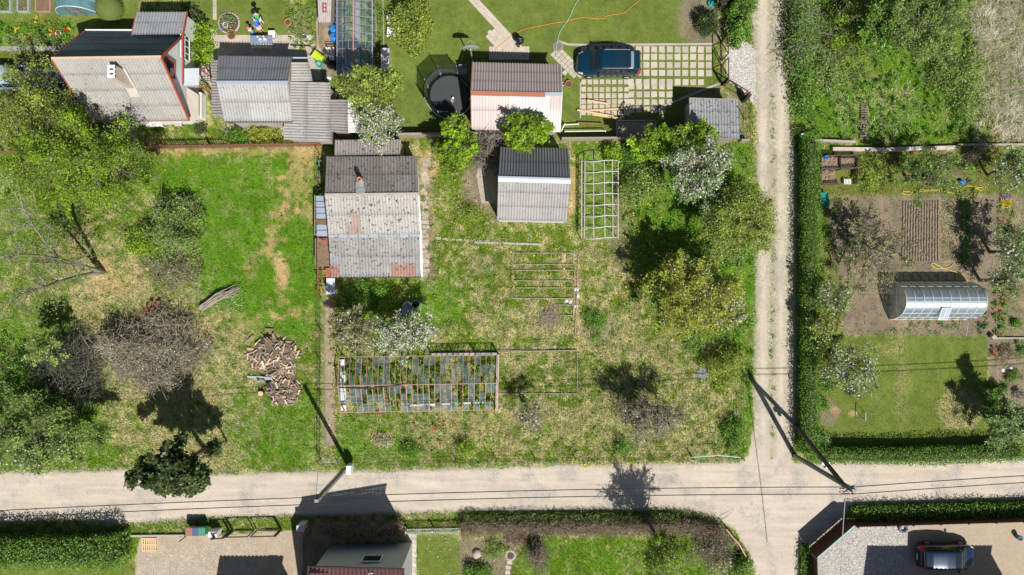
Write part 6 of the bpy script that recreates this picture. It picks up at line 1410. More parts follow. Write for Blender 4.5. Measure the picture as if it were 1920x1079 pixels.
p = P(599, 121, .4); t = thing('bucket', 'teal bucket beside the yellow-green wheelbarrow', 'bucket', (p.x, p.y, 0)); MB().lathe([(.17, 0), (.26, .42), (.235, .42), (.15, .03), (0, .03)], p.x, p.y, 18).build('bucket_body', m_plastic('teal_bucket', (.03, .42, .38)), t, True); MB().tube([(p.x - .25, p.y, .42), (p.x - .1, p.y - .2, .5), (p.x + .15, p.y - .2, .5), (p.x + .25, p.y, .42)], .01).build('handle', m_galv, t)
def barrow(label, x, y, rz, tub):
    t = thing('wheelbarrow', label, 'wheelbarrow', (0, 0, 0)); mb = MB(); b = [(-.3, -.22, .3), (.3, -.18, .28), (.3, .18, .28), (-.3, .22, .3)]; e = [(-.48, -.33, .58), (.5, -.28, .6), (.5, .28, .6), (-.48, .33, .58)]
    mb.add(b + e, [(0, 1, 2, 3), (0, 4, 5, 1), (1, 5, 6, 2), (2, 6, 7, 3), (3, 7, 4, 0)]).build('tub', tub, t)
    for s_ in (-.25, .25): MB().tube([(.62, s_ * .3, .2), (-.3, s_ * .9, .28), (-.95, s_ * 1.15, .55)], .022).build('handle', m_steel, t); MB().tube([(-.3, s_ * .9, .28), (-.35, s_ * .9, 0)], .02).build('leg', m_steel, t)
    mb = MB(); mb.tube([(.65 + .18 * math.cos(u), 0, .2 + .18 * math.sin(u)) for u in np.linspace(0, 6.28, 13)], .045); mb.tube([(.65, -.06, .2), (.65, .06, .2)], .04).build('wheel', m_tyre, t); t.location = P(x, y); t.rotation_euler = (0, 0, rz); return t
barrow('yellow-green wheelbarrow standing by the teal bucket', 600, 112, R(-35), m_plastic('lime_tub', (.45, .55, .03))); barrow('dark green wheelbarrow beside the clipped hedge and compost bins', 1540, 376, R(95), m_plastic('green_tub', (.02, .25, .22)))
mb = MB(); p = P(617, 147); 
for k in range(4): mb.rock((p.x + k * .14 - .2, p.y + .05 * (k % 2), 0), .12, .9, k)
single(mb, 'plastic_bags', 'pale crumpled plastic bags below the tall greenhouse corner', 'bags', M('pale_bag', (.6, .68, .75), .4))
# white reclining chairs
def recliner(label, x, y, rz):
    t = thing('reclining_chair', label, 'chair', (0, 0, 0), 'white garden chairs by the lilac shrub'); MB().box(0, 0, .38, .62, .52, .04).build('seat', m_white, t); mb = MB()
    for a_ in (-.2, 0, .2): mb.add([(-.62, a_ - .08, .95), (-.28, a_ - .08, .4), (-.28, a_ + .08, .4), (-.62, a_ + .08, .95), (-.65, a_ - .08, .93), (-.31, a_ - .08, .38), (-.31, a_ + .08, .38), (-.65, a_ + .08, .93)], [(0, 1, 2, 3), (7, 6, 5, 4), (0, 4, 5, 1), (1, 5, 6, 2), (2, 6, 7, 3), (3, 7, 4, 0)])
    mb.beam((-.63, -.28, .95), (-.63, .28, .95), .07).build('backrest', m_white, t)
    for s_ in (-.29, .29): MB().box(-.02, s_, .6, .58, .07, .04).build('armrest', m_white, t)
    for a_ in (-.26, .26):
        for s_ in (-.25, .25): MB().box(a_, s_, 0, .05, .05, .6).build('leg', m_white, t)
    t.location = P(x, y); t.rotation_euler = (0, 0, rz)
recliner('white garden chair, upper of the pair by the glasshouse', 735, 41, R(185)); recliner('white garden chair, lower of the pair by the glasshouse', 735, 66, R(175))
mb = MB(); p = P(722, 117, .7); mb.box(p.x, p.y + .15, .0, .58, 1.75, .7).box(p.x, p.y + .15, .7, .62, 1.8, .03).box(p.x + .07, p.y - .98, .0, .38, .44, .6); single(mb, 'cabinet', 'long pale grey cabinet standing right of the tall greenhouse', 'cabinet', M('pale_grey', (.6, .57, .56), .5, .08), bevel=.01)
# planks and bits near the slab driveway
for k, (a_, b_, l) in enumerate((((1089, 205), (1128, 216), 'fresh plank crossing under the long one by the driveway frame'), ((1092, 209), (1182, 204), 'long fresh plank lying nearly level on the slabs'), ((1110, 216), (1165, 224), 'fresh plank pointing at the timber framed bed'), ((1082, 208), (1150, 220), 'thin fresh batten at the left end of the planks'), ((1100, 190), (1140, 197), 'short pair of pale laths above the planks'))):
    q0, q1 = P(*a_), P(*b_); z = .08 + .04 * k; single(MB().beam(q0 + Vector((0, 0, z)), q1 + Vector((0, 0, z + .02)), .13, .035), 'plank', l, 'plank', m_newwood, group='fresh planks on the slabs')
for k, (a_, b_, z, mt, l) in enumerate((((1056, 235), (1085, 233), .3, m_white, 'short white rail beside the pink cottage'), ((1084, 231), (1130, 233), .3, m_rust, 'rust brown rail beside the pink cottage'), ((1060, 247), (1136, 246), .5, m_white, 'thin white rail below the pink cottage'), ((1053, 245), (1060, 232), .4, m_white, 'leaning white board at the pink cottage corner'))):
    mb = MB(); q0, q1 = P(*a_, z), P(*b_, z); mb.beam(q0, q1, .06)
    for p in (q0, q1): mb.beam(p, (p.x, p.y, 0), .05)
    single(mb, 'rail', l, 'rail', mt)
mb = MB()
for k in range(4): p = P(1172 + k * 3, 212 + (k % 2) * 3, .05); mb.beam(p - Vector((.12, .08 * (k - 1.5), 0)), p + Vector((.12, .1 * (k - 1), 0)), .04)
single(mb, 'wood_offcuts', 'few small wood offcuts at the slab joint', 'offcuts', m_newwood)
mb = MB(); p = P(1280, 250, .5); mb.lathe([(.2, 0), (.25, .1), (.25, .6), (.2, .68), (0, .7)], p.x, p.y, 14); single(mb, 'water_barrel', 'royal blue barrel left of the flat-roofed shed', 'barrel', m_plastic('royal_blue', (.01, .08, .5)), smooth=True)
mb = MB(); p = P(1506, 256, .2); mb.box(p.x, p.y, 0, .3, .42, .3, .3); single(mb, 'stone_block', 'white block at the head of the clipped hedge', 'block', m_white)
# wooden slat path in the wild plot
mb = MB()
for k in range(15): p = P(1619 - k * .1, 196 + k * 4.6); mb.box(p.x, p.y, .1, .52, .1, .05, R(-3 + (k * 37 % 7)))
mb.beam(P(1616, 196, .08), P(1614, 262, .08), .05).beam(P(1624, 196, .08), P(1622, 262, .08), .05); single(mb, 'slat_walkway', 'dark wooden slat walkway half sunk in the wild grass', 'walkway', M('slat_dark', (.2, .15, .13), .9, .3, 3, 20))
# vegetable garden items
p = P(1804, 342, .2); t = thing('watering_can', 'bright blue watering can by the yellow hose', 'watering can', (p.x, p.y, 0)); mbl = m_plastic('can_blue', (.02, .22, .68)); MB().lathe([(.17, 0), (.19, .05), (.17, .3), (.12, .33), (0, .33)], p.x, p.y, 14).build('can_body', mbl, t, True); MB().tube([(p.x + .12, p.y - .05, .1), (p.x + .35, p.y - .12, .36)], [.035, .025]).build('spout', mbl, t); MB().tube([(p.x - .15, p.y, .12), (p.x - .28, p.y + .05, .3), (p.x, p.y, .42), (p.x + .1, p.y, .32)], .02).build('handle', mbl, t)
mb = MB(); p = P(1817, 338, .1); mb.lathe([(.14, 0), (.16, .1), (.12, .1), (0, .04)], p.x, p.y, 12); single(mb, 'basin', 'small dark basin right of the watering can', 'basin', m_steel)
for k, (x, y, l) in enumerate(((1548, 296, 'small light blue pail at the back of the compost bins'), (1530, 297, 'bright blue cloth hanging by the hedge end'))): p = P(x, y, .9); mb = MB().lathe([(.1, 0), (.13, .22), (.1, .22), (0, .02)], p.x, p.y, 12, .0 if k else .85); single(mb, 'pail', l, 'pail', mbl)
mb = MB(); p = P(1589, 341, .3)
for k in range(5): mb.box(p.x - .22 + k * .11, p.y, .3, .07, .4, .03)
for a_ in (-.2, .2): mb.box(p.x + a_, p.y, 0, .05, .36, .3)
single(mb, 'slatted_stool', 'small white slatted stool by the compost bins', 'stool', m_white)
p = P(1609, 778); t = thing('swing_frame', 'small pale A-frame standing on the mown lawn', 'frame', p); mb = MB()
for y in (-.28, .28): mb.tube([(p.x - .15, p.y + y, 0), (p.x + .12, p.y + y, .9)], .02).tube([(p.x + .38, p.y + y, 0), (p.x + .12, p.y + y, .9)], .02)
mb.tube([(p.x + .12, p.y - .28, .9), (p.x + .12, p.y + .28, .9)], .02).tube([(p.x - .15, p.y - .28, .02), (p.x - .15, p.y + .28, .02)], .02).build('tube_frame', m_white, t)
mb = MB(); q0, q1 = P(1806, 605), P(1802, 630); mb.tube([(q0.x, q0.y, 0), (q0.x, q0.y, .6), (q1.x, q1.y, .6), (q1.x, q1.y, 0)], .02); single(mb, 'hose_rail', 'thin pale rail at the corner of the arched greenhouse', 'rail', m_galv)
mb = MB(); p = P(1858, 632, 0); mb.box(p.x, p.y, 0, .3, .3, .4, .8); single(mb, 'post_stub', 'square grey post stub at the lawn corner', 'post', m_conc)
# yard by the lower left gate
for k, (x, mt, l) in enumerate(((354, M('brown_bin', (.33, .17, .11), .5, .1, spec=.4), 'brown wheeled bin, left of the three'), (366, M('blue_bin', (.09, .12, .2), .5, .1, spec=.4), 'dark blue wheeled bin, middle of the three'), (378, M('green_bin', (.06, .28, .15), .5, .1, spec=.4), 'green wheeled bin, right of the three'))):
    p = P(x, 998, 1.0); t = thing('wheeled_bin', l, 'bin', (p.x, p.y, 0), 'wheeled bins at the yard kerb'); MB().add([(p.x + a_ * w, p.y + b_ * w2, z) for z, w, w2 in ((.12, .19, .2), (.95, .24, .28)) for a_, b_ in ((-1, -1), (1, -1), (1, 1), (-1, 1))], [(3, 2, 1, 0), (4, 5, 6, 7), (0, 1, 5, 4), (1, 2, 6, 5), (2, 3, 7, 6), (3, 0, 4, 7)]).build('bin_body', mt, t)
    MB().box(p.x, p.y, .95, .5, .6, .06).build('lid', mt, t, bevel=.02); MB().tube([(p.x - .2, p.y + .33, .98), (p.x + .2, p.y + .33, .98)], .02).build('handle', mt, t)
    for a_ in (-.2, .2): MB().tube([(p.x + a_ - .02, p.y + .2, .1), (p.x + a_ + .02, p.y + .2, .1)], .1, 12).build('wheel', m_tyre, t)
p = P(279, 1022, .15); t = thing('pallet', 'fresh wooden pallet lying at the hedge end of the yard', 'pallet', (p.x, p.y, 0))
for k in range(7): MB().box(p.x - .48 + k * .16, p.y, .12, .1, 1.0, .025).build('deck_board', m_newwood, t)
for y in (-.45, 0, .45): MB().box(p.x, p.y + y, .02, 1.08, .1, .1).build('bearer', m_newwood, t)
mb = MB(); p = P(399, 1002, .9); mb.box(p.x, p.y, 0, .62, .4, 1.0); single(mb, 'gate_box', 'white box cabinet at the pedestrian gate', 'cabinet', m_white, bevel=.02)
mb = MB(); p = P(563, 990, 1.2); mb.box(p.x + .05, p.y, 0, .5, .42, 1.35).box(p.x + .05, p.y, 1.35, .56, .48, .05); single(mb, 'gate_pillar', 'pale grey pillar with white cap at the right end of the gate', 'pillar', M('pillar_grey', (.5, .49, .46), .8, .1), bevel=.01)
for k, (x, y, l) in enumerate(((350, 1005, 'short dark post by the three wheeled bins'), (583, 996, 'short dark post in the shade of the pink tiled house'))):
    p = P(x, y); single(MB().tube([(p.x, p.y, 0), (p.x, p.y, 1.2)], .04).lathe([(.05, 1.2), (0, 1.24)], p.x, p.y, 8), 'post', l, 'post', m_steel)
p = P(1692, 990); t = thing('old_tyre', 'grey tyre leaning by the long dark steel fence', 'tyre', p); MB().tube([(p.x + .28 * math.cos(u), p.y + .28 * math.sin(u), .12) for u in np.linspace(0, 6.28, 19)], .1, 8).build('tyre_ring', M('tyre_grey', (.16, .18, .2), .8), t, True)
p = P(1914, 1010, .5); t = thing('garden_bucket', 'blue-grey pail standing on the forecourt at the right edge', 'pail', (p.x, p.y, 0)); MB().lathe([(.15, 0), (.2, .5), (.17, .5), (.13, .03), (0, .03)], p.x, p.y, 14).build('pail_body', M('pail_blue', (.12, .2, .28), .5), t, True); MB().tube([(p.x - .19, p.y, .48), (p.x, p.y + .1, .6), (p.x + .19, p.y, .48)], .012).build('handle', m_galv, t)
# big stones, rock ring and bed, bottom centre
mb = MB(); p = P(894, 1038); mb.rock((p.x, p.y, 0), .38, .8, 5, 9); single(mb, 'boulder', 'pale boulder in the shrub bed at the bottom', 'boulder', m_conc, smooth=True)
t = thing('stone_ring', 'round ring of pale stones at the edge of the lower lawn', 'stone ring', P(957, 1041)); p = P(957, 1041); mb = MB()
for k in range(13): u = 2 * math.pi * k / 13; mb.rock((p.x + .34 * math.cos(u), p.y + .34 * math.sin(u), .02), .13, .8, k)
mb.build('stones', m_conc, t); MB().lathe([(.28, .05), (0, .08)], p.x, p.y, 14).build('soil', m_soil, t)
mb = MB(); p = P(1318, 700); 
for k in range(46): a_ = rng.random() * 6.28; q = rng.random() ** .5; mb.rock((p.x + .48 * q * math.cos(a_), p.y + .38 * q * math.sin(a_), 0.02), .12, .9, k, 6)
single(mb, 'rubble_heap', 'small heap of blue-grey rubble on the straw grass', 'rubble', M('slate_rubble', (.24, .25, .29), .9, .3, 6, 24))
for k, (x, y, l) in enumerate(((1895, 690, 'white stone, upper right in the rockery'), (1880, 694, 'white stone beside the grey upper one in the rockery'), (1880, 730, 'white stone in the middle of the rockery'), (1868, 738, 'white stone lowest in the rockery'))): p = P(x, y); single(MB().rock((p.x, p.y, 0), .16, .7, k + 60), 'rockery_stone', l, 'stone', m_white, group='white rockery stones')
# bath tub and hoop by the blossoming tree
p = P(764, 581, .4); t = thing('bathtub', 'old blue-grey bathtub under the white blossoming tree', 'bathtub', (p.x, p.y, 0)); mt = M('tub_enamel', (.4, .42, .46), .4, .15)
MB().lathe([(.3, 0), (.4, .25), (.44, .5), (.4, .5), (.34, .25), (.26, .1), (0, .1)], p.x, p.y, 20, 0, .9, 1.5).build('tub', mt, t, True); mb = MB()
for a_ in (-.25, .25):
    for b_ in (-.4, .4): mb.box(p.x + a_, p.y + b_, 0, .06, .06, .2)
mb.build('feet', m_steel, t)
p = P(779, 571, .4); t = thing('bucket', 'black bucket with turquoise rim beside the old bathtub', 'bucket', (p.x, p.y, 0)); MB().lathe([(.22, 0), (.29, .45), (.25, .44), (.2, .05), (0, .05)], p.x, p.y, 20).build('bucket_body', m_black, t, True); MB().tube([(p.x + .29 * math.cos(u), p.y + .29 * math.sin(u), .45) for u in np.linspace(0, 6.28, 21)], .022).build('rim_ring', m_plastic('turq_rim', (.02, .35, .55)), t)
# bicycle and poles by the old house corner
t = thing('bicycle', 'rusty bicycle leaning at the left corner of the old garden house', 'bicycle', P(601, 315)); p = P(601, 317)
for k, y in enumerate((.52, -.5)): MB().tube([(p.x + .05 + .18 * math.cos(u) , p.y + y + .31 * math.cos(u), .33 + .31 * math.sin(u)) for u in np.linspace(0, 6.28, 19)], .02, 5).build('wheel', m_tyre, t)
MB().tube([(p.x + .05, p.y - .5, .33), (p.x + .1, p.y - .1, .85), (p.x + .1, p.y + .4, .85), (p.x + .05, p.y + .52, .33)], .018).tube([(p.x + .1, p.y - .1, .85), (p.x + .05, p.y, .3), (p.x + .1, p.y + .4, .8)], .018).build('frame', m_plastic('green_frame', (.1, .3, .2)), t); MB().tube([(p.x - .15, p.y + .4, .98), (p.x + .35, p.y + .42, .98)], .016).build('handlebar', m_galv, t); MB().box(p.x + .1, p.y - .15, .9, .14, .26, .05).build('saddle', m_black, t)
mb = MB(); mb.tube([P(590, 262, .1), P(592, 280, .9), P(598, 270, 1.1), P(600, 276, .9)], .03); single(mb, 'bent_pipe', 'bent red-handled pipe at the top left of the old garden house', 'pipe', m_red)
# tarps under firewood, chopping block, boards
p = P(490, 738, .25); t = thing('chopping_block', 'round chopping block left of the firewood heap', 'chopping block', (p.x, p.y, 0)); MB().lathe([(.21, 0), (.2, .42)], p.x, p.y, 14).build('bark', m_bark, t); MB().lathe([(.195, .423), (0, .425)], p.x, p.y, 14).build('cut_face', m_newwood, t)
single(MB().beam(P(464, 707, .12), P(490, 708, .12), .16, .1).beam(P(486, 708, .2), P(510, 711, .2), .2, .06), 'plank', 'grey plank sticking out left of the firewood heap', 'plank', m_galv)
t = thing('trestle', 'small timber trestle bench beside the firewood heap', 'trestle', P(492, 713)); q = P(492, 714)
MB().box(q.x, q.y, .4, .6, .14, .06).build('beam', m_wood, t)
for a_ in (-.22, .22): MB().beam((q.x + a_, q.y - .2, 0), (q.x + a_, q.y + .03, .42), .06).beam((q.x + a_, q.y + .2, 0), (q.x + a_, q.y - .03, .42), .06).build('leg', m_wood, t)
mb = MB(); p = P(512, 733); mb.rock((p.x, p.y, 0), .24, 1.0, 4, 9); single(mb, 'tarp_bundle', 'crumpled blue tarp at the foot of the firewood heap', 'tarp', m_plastic('tarp_blue', (.02, .2, .55)))
mb = MB(); p = P(507, 722); mb.box(p.x, p.y, 0, .3, .35, .4); mb.box(p.x, p.y, .4, .33, .38, .03); single(mb, 'box', 'dark box behind the crumpled blue tarp', 'box', m_steel)
for k, (a_, b_, l) in enumerate((((268, 592), (284, 566), 'left red-brown plank under the grey twiggy bush'), ((278, 590), (299, 565), 'right red-brown plank under the grey twiggy bush'))): single(MB().beam(P(*a_, .15), P(*b_, .5), .22, .05), 'plank', l, 'plank', m_rust, group='red-brown planks by the twiggy bush')
mb = MB(); rr_ = random.Random(9)
for k in range(26): x, y = 372 + rr_.random() * 12, 582 - rr_.random() * 8; mb.tube([P(x, y, .1 + rr_.random() * .4), P(x + 30, y - 22 + rr_.uniform(-5, 5), .2 + rr_.random() * .4), P(x + 62 + rr_.random() * 14, y - 34 + rr_.uniform(-8, 8), .1 + rr_.random() * .5)], [.04, .03, .015], 5)
single(mb, 'branch_pile', 'pile of cut grey branches lying on the clover lawn', 'branches', M('cut_branch', (.36, .31, .25), .9, .25, 3, 20))
mb = MB()
for k in range(240): a_ = rng.normal(size=2); q = P(1030, 596); q = q + Vector((a_[0] * .38, a_[1] * .3, .05 + rng.random() * .25)); d = Vector((*rng.normal(size=2) * .5, rng.normal() * .12)); mb.tube([q - d * .5, q + d * .5], .01, 3)
single(mb, 'brushwood', 'small pile of dry brushwood on the lowest bed frames', 'brushwood', M('brush_twig', (.38, .31, .24), .9, .25, 3, 20))
# firewood heap: each split log its own object, sharing a few meshes
LM = []
for k in range(8):
    rr_ = random.Random(k); L_ = rr_.uniform(.34, .5); w = rr_.uniform(.032, .062); mb = MB()
    if k < 3: mb.lathe([(w, -L_ / 2), (w * 1.03, 0), (w * .95, L_ / 2)], 0, 0, 9)
    else:
        prof = [(0, 0)] + [(1.9 * w * math.cos(u), 1.9 * w * math.sin(u)) for u in np.linspace(0, rr_.uniform(1.0, 2.2), 5)]; n = len(prof)
        mb.add([(x, y, -L_ / 2) for x, y in prof] + [(x * .96, y * .96, L_ / 2) for x, y in prof], [tuple(range(n - 1, -1, -1)), tuple(range(n, 2 * n))] + [(i, (i + 1) % n, n + (i + 1) % n, n + i) for i in range(n)])
    me = bpy.data.meshes.new('split_log'); me.from_pydata(mb.v, [], mb.f); me.update()
    if k < 3: me.materials.append(M('log_bark', (.27, .21, .16), .9, .3, 6, 30, objrand=.4)); me.materials.append(M('log_wood', (.6, .4, .25), .85, .2, 5, 40, objrand=.35)); [setattr(p_, 'material_index', 1) for p_ in me.polygons if len(p_.vertices) > 4]
    else: me.materials.append(M('log_split', (.55, .39, .26), .85, .28, 5, 36, objrand=.5) if k % 2 else M('log_grey', (.5, .45, .38), .9, .25, 5, 36, objrand=.5))
    LM.append(me)
rr_ = random.Random(21)
def heapz(x, y):
    a_ = 1 - ((x - 516) / 46) ** 2 - ((y - 668) / 44) ** 2; b_ = 1 - ((x - 533) / 32) ** 2 - ((y - 728) / 34) ** 2; q = float(vnoise(np.array([x * 1.0]), np.array([y * 1.0]), .09, 71, 3)[0]) - .5; return max(.62 * max(a_ + q * 1.3, 0) ** .6, .5 * max(b_ + q * 1.3, 0) ** .6)
cnt = 0
while cnt < 298:
    x, y = rr_.uniform(462, 572), rr_.uniform(616, 768); z = heapz(x, y)
    if z < .1: continue
    zz = z - .04 if cnt > 60 else z * rr_.uniform(.3, .8); o = bpy.data.objects.new('split_log', LM[rr_.choice((0, 1, 2, 3, 4, 4, 5, 5, 6, 7, 7))]); o.location = P(x, y) + Vector((0, 0, max(.08, zz)))
    o.rotation_euler = (R(90) + rr_.gauss(0, .3), rr_.uniform(0, 6.3), rr_.uniform(0, 6.3)); o.scale = (rr_.uniform(.55, 1.15),) * 3
    tag(link(o), 'split firewood log tumbled in the big heap on the lawn', 'log', 'split logs in the firewood heap'); cnt += 1
m_hc = M('heap_core', (.17, .13, .09), .95, .3, 6, 30); mb = MB(); N_ = 26; vs = []  # inner core mound, its colour darkened so the gaps between logs look shaded
for i in range(N_ + 1):
    for j in range(N_ + 1): x, y = 464 + 106 * i / N_, 620 + 146 * j / N_; z = heapz(x, y); vs.append(tuple(P(x, y) + Vector((0, 0, z * .85 - .06))))
mb.add(vs, [(i * (N_ + 1) + j, (i + 1) * (N_ + 1) + j, (i + 1) * (N_ + 1) + j + 1, i * (N_ + 1) + j + 1) for i in range(N_) for j in range(N_)]); o = mb.build('shade_toned_core', m_hc); tag(o, 'inner core of the firewood heap, toned dark for shade between logs', 'heap core', kind='stuff')
for k, (x, y, a_, l) in enumerate(((506, 617, 1.5, 'lone thick log lying above the firewood heap'), (489, 723, 0, 'short orange log left of the blue tarp'), (470, 634, 2.3, 'log fallen at the top left of the firewood heap'), (466, 664, 2.0, 'log fallen at the left of the firewood heap'))):
    o = bpy.data.objects.new('loose_log', LM[k % 3]); o.location = P(x, y) + Vector((0, 0, .1)); o.rotation_euler = (R(90), 0, a_); o.scale = (1.4,) * 3; tag(link(o), l, 'log')

# ------------------------------------------------------------------ trees, shrubs and hedges
tree('large feathery light green tree at the left below the white house', 150, 305, 132, 100, 6.0, 2.6, 'lime', 15000, seed=1, leaf=.13, clusters=190, spread=.46, shell=.42, clvar=.25, limbs=26, tr=.2, jit=.2, aspect=.4)
tree('olive tree with fine leaves overhanging the parked cars', 55, 225, 95, 75, 5.2, 2.2, 'olive', 7500, seed=2, leaf=.125, clusters=120, spread=.46, clvar=.3, limbs=18, tr=.14)
tree('sparse twigs of a young tree over the silver car', 55, 140, 62, 40, 3.6, 1.0, 'olive', 1100, seed=3, leaf=.12, clusters=50, spread=.25, limbs=12, tr=.07)
# tall forked tree with bare limbs leaning from the camera
def forked():
    b = np.array(P(195, 510)); root = thing('tree', 'tall forked tree with nearly bare grey limbs at the left edge', 'tree', Vector(b)); r = np.random.default_rng(77)
    def up_(px, py, h): return np.array(P(px, py, h))
    main = [b, up_(178, 506, .9), up_(150, 498, 2.6), up_(118, 489, 4.3), up_(80, 480, 6.2), up_(40, 478, 8.2), up_(8, 486, 9.8)]
    sec = [b, up_(176, 512, .9), up_(140, 520, 3.0), up_(105, 530, 5.0), up_(60, 545, 7.3), up_(20, 562, 9.2)]
    MB().tube([Vector(x) for x in main], [.2, .17, .15, .12, .09, .06, .03], 8).build('trunk', m_barkgrey, root, True); MB().tube([Vector(x) for x in sec], [.17, .14, .12, .09, .06, .03], 8).build('trunk', m_barkgrey, root, True)
    th = [up_(112, 487, 4.6), up_(85, 455, 6.3), up_(60, 420, 8.0), up_(40, 385, 9.3)]; MB().tube([Vector(x) for x in th], [.1, .08, .05, .02], 7).build('trunk', m_barkgrey, root, True)
    A = []; Bq = []; Q = []
    for ch, n in ((main[2:], 34), (sec[2:], 28), (th, 26)):
        for i in range(n):
            u = r.random() * (len(ch) - 1); k = int(u); p = ch[k] + (ch[min(k + 1, len(ch) - 1)] - ch[k]) * (u - k); d = r.normal(size=3) * np.array([1.1, 1.1, .5]) + np.array([0, 0, .7]); q = p + d; A.append(p); Bq.append(q); Q.append(q)
    A = np.array(A); Bq = np.array(Bq); a2 = np.repeat(Bq, 4, 0); b2 = a2 + r.normal(size=a2.shape) * .5 + np.array([0, 0, .2])
    V, F = segs(np.concatenate([A, a2]), np.concatenate([Bq, b2]), np.concatenate([np.full(len(A), .03), np.full(len(a2), .012)]), np.concatenate([np.full(len(A), .014), np.full(len(a2), .004)]), 4); np_mesh('limbs', V, F, m_barkgrey, None, root)
    n = 3000; c = b2[r.integers(0, len(b2), n)] + r.normal(size=(n, 3)) * .28; V, F = cards(c, .13, .5, .5, r); np_mesh('crown', V, F, m_leaf, leafcols(n, 'light', .25, r), root)
forked()
shrub('olive shrub with pale tips at the edge of the clover lawn', 325, 425, 55, 58, 2.6, 'light', 4200, 4, leaf=.13, twiggy=200, stems=50, bark=m_barkgrey, spread=.25)
shrub('yellow-green low shrub left of the olive shrub on the straw ground', 270, 455, 42, 36, 1.5, 'lime', 1700, 5, leaf=.12, spread=.22)
shrub('pale sprawling shrub over the straw below the olive shrub', 320, 505, 55, 38, 1.1, 'pale', 1900, 6, leaf=.11, spread=.22, twiggy=120, bark=m_barkgrey)
shrub('big grey-brown twiggy bush with thin silver leaves on the straw ground', 287, 662, 90, 72, 2.4, 'grey', 6000, 7, leaf=.12, twiggy=3800, stems=160, spread=.3, bark=M('twig_brown', (.35, .295, .205), .9, .3, 3, 20), K=120)
shrub('dark twiggy bush left of the big grey-brown one', 128, 695, 56, 60, 2.4, 'sage', 1700, 8, leaf=.11, twiggy=3800, stems=110, spread=.26, bark=M('twig_dark', (.12, .115, .09), .9, .3, 3, 20), K=90)
tree('small light green tree above the dark twiggy bush', 82, 655, 38, 28, 3.4, .9, 'light', 1400, seed=9, leaf=.14, clusters=40, spread=.2, limbs=12, tr=.1, base=(128, 640))
tree('broad light green tree with white blossom beside the lane, lower left', 72, 815, 112, 72, 3.6, 1.6, 'light', 9500, seed=10, leaf=.14, clusters=140, spread=.32, limbs=22, tr=.16, blossom=900, bregion=(85, 850, 95, 40), bsize=.12)
shrub('loose green shrub at the far left edge above the lane tree', 10, 700, 60, 70, 1.5, 'fresh', 1800, 11, leaf=.13, spread=.3)
tree('dark green glossy tree overhanging the lane at the lower left', 323, 882, 70, 55, 5.2, 1.7, 'dark', 7000, name='tree', seed=12, leaf=.21, clusters=64, spread=.26, limbs=24, tr=.17, base=(386, 842), shell=.55, aspect=.7, clvar=.3)
tree('small dark leafy offshoot beside the glossy tree', 398, 842, 16, 14, 2.6, .7, 'dark', 420, seed=13, leaf=.19, clusters=12, spread=.18, limbs=6, tr=.07)
tree('white blossoming fruit tree over the long ruined greenhouse', 755, 628, 66, 46, 3.4, 1.2, 'light', 1800, seed=14, leaf=.12, clusters=90, spread=.22, limbs=22, tr=.14, blossom=6200, bsize=.115)
tree('pale olive fruit tree left of the white blossoming one', 668, 618, 44, 50, 3.2, 1.2, 'pale', 2600, seed=15, leaf=.115, clusters=60, spread=.26, limbs=16, tr=.1, blossom=350)
shrub('dark green bushes below the front wall of the old garden house', 690, 556, 58, 26, 1.0, 'hedge', 2200, 16, leaf=.12, spread=.2)
tree('dark olive fruit tree between the tall greenhouse and trampoline', 693, 165, 62, 40, 4.6, 1.4, 'olive', 4200, seed=17, leaf=.15, clusters=80, spread=.28, limbs=18, tr=.15, blossom=260, base=(742, 220))
tree('white flowering tree above the lean-to roofs behind the old house', 705, 232, 46, 50, 4.2, 1.3, 'light', 1300, seed=18, leaf=.12, clusters=60, spread=.24, limbs=18, tr=.12, blossom=3300, bsize=.115)
tree('bright yellow-green small tree beside the boarded wall', 852, 278, 42, 46, 2.8, 1.3, 'lime', 2400, seed=19, leaf=.19, clusters=60, spread=.2, limbs=16, tr=.09)
tree('bright leaf spray of a sapling in front of the trampoline', 846, 232, 16, 18, 3.0, .8, 'lime', 520, seed=20, leaf=.19, clusters=16, spread=.16, limbs=8, tr=.06)
tree('bright green tree behind the dark ridge of the grey gabled shed', 985, 250, 52, 36, 3.6, 1.3, 'lime', 3400, seed=21, leaf=.18, clusters=70, spread=.22, limbs=18, tr=.12)
shrub('bare grey twiggy bush between the two small trees', 917, 278, 22, 30, 2.0, 'grey', 120, 22, leaf=.09, twiggy=1600, stems=60, spread=.2, bark=m_barkgrey)
tree('bright yellow-green tree spreading over the slab shed corner', 1238, 272, 56, 36, 2.9, 1.1, 'lime', 3600, seed=23, leaf=.18, clusters=70, spread=.24, limbs=18, tr=.12)
tree('yellow-green leaf crown in front of the flat-roofed shed', 1312, 250, 28, 22, 2.9, .9, 'lime', 1100, seed=24, leaf=.17, clusters=30, spread=.2, limbs=10, tr=.08)
shrub('small bright shrub at the top right of the bare tunnel frame', 1152, 288, 15, 18, 1.7, 'lime', 520, 25, leaf=.16)
tree('white blossoming tree beside the lane in the lush corner', 1312, 322, 62, 60, 4.0, 1.7, 'dark', 900, seed=26, leaf=.13, clusters=100, spread=.24, limbs=24, tr=.15, blossom=6000, bsize=.115, blossom_=0) if False else tree('white blossoming tree beside the lane in the lush corner', 1312, 322, 62, 60, 4.0, 1.7, 'sage', 2100, seed=26, leaf=.13, clusters=100, spread=.24, limbs=24, tr=.15, blossom=4600, bsize=.115)
tree('round olive green willow overhanging the lane', 1386, 405, 62, 66, 3.6, 1.9, 'olive', 11000, seed=27, leaf=.125, clusters=150, spread=.4, limbs=26, tr=.16, aspect=.4, jit=.15, clvar=.2)
shrub('pale olive skirt of shoots below the round willow', 1365, 470, 50, 20, 1.2, 'light', 1300, 28, leaf=.13, spread=.24)
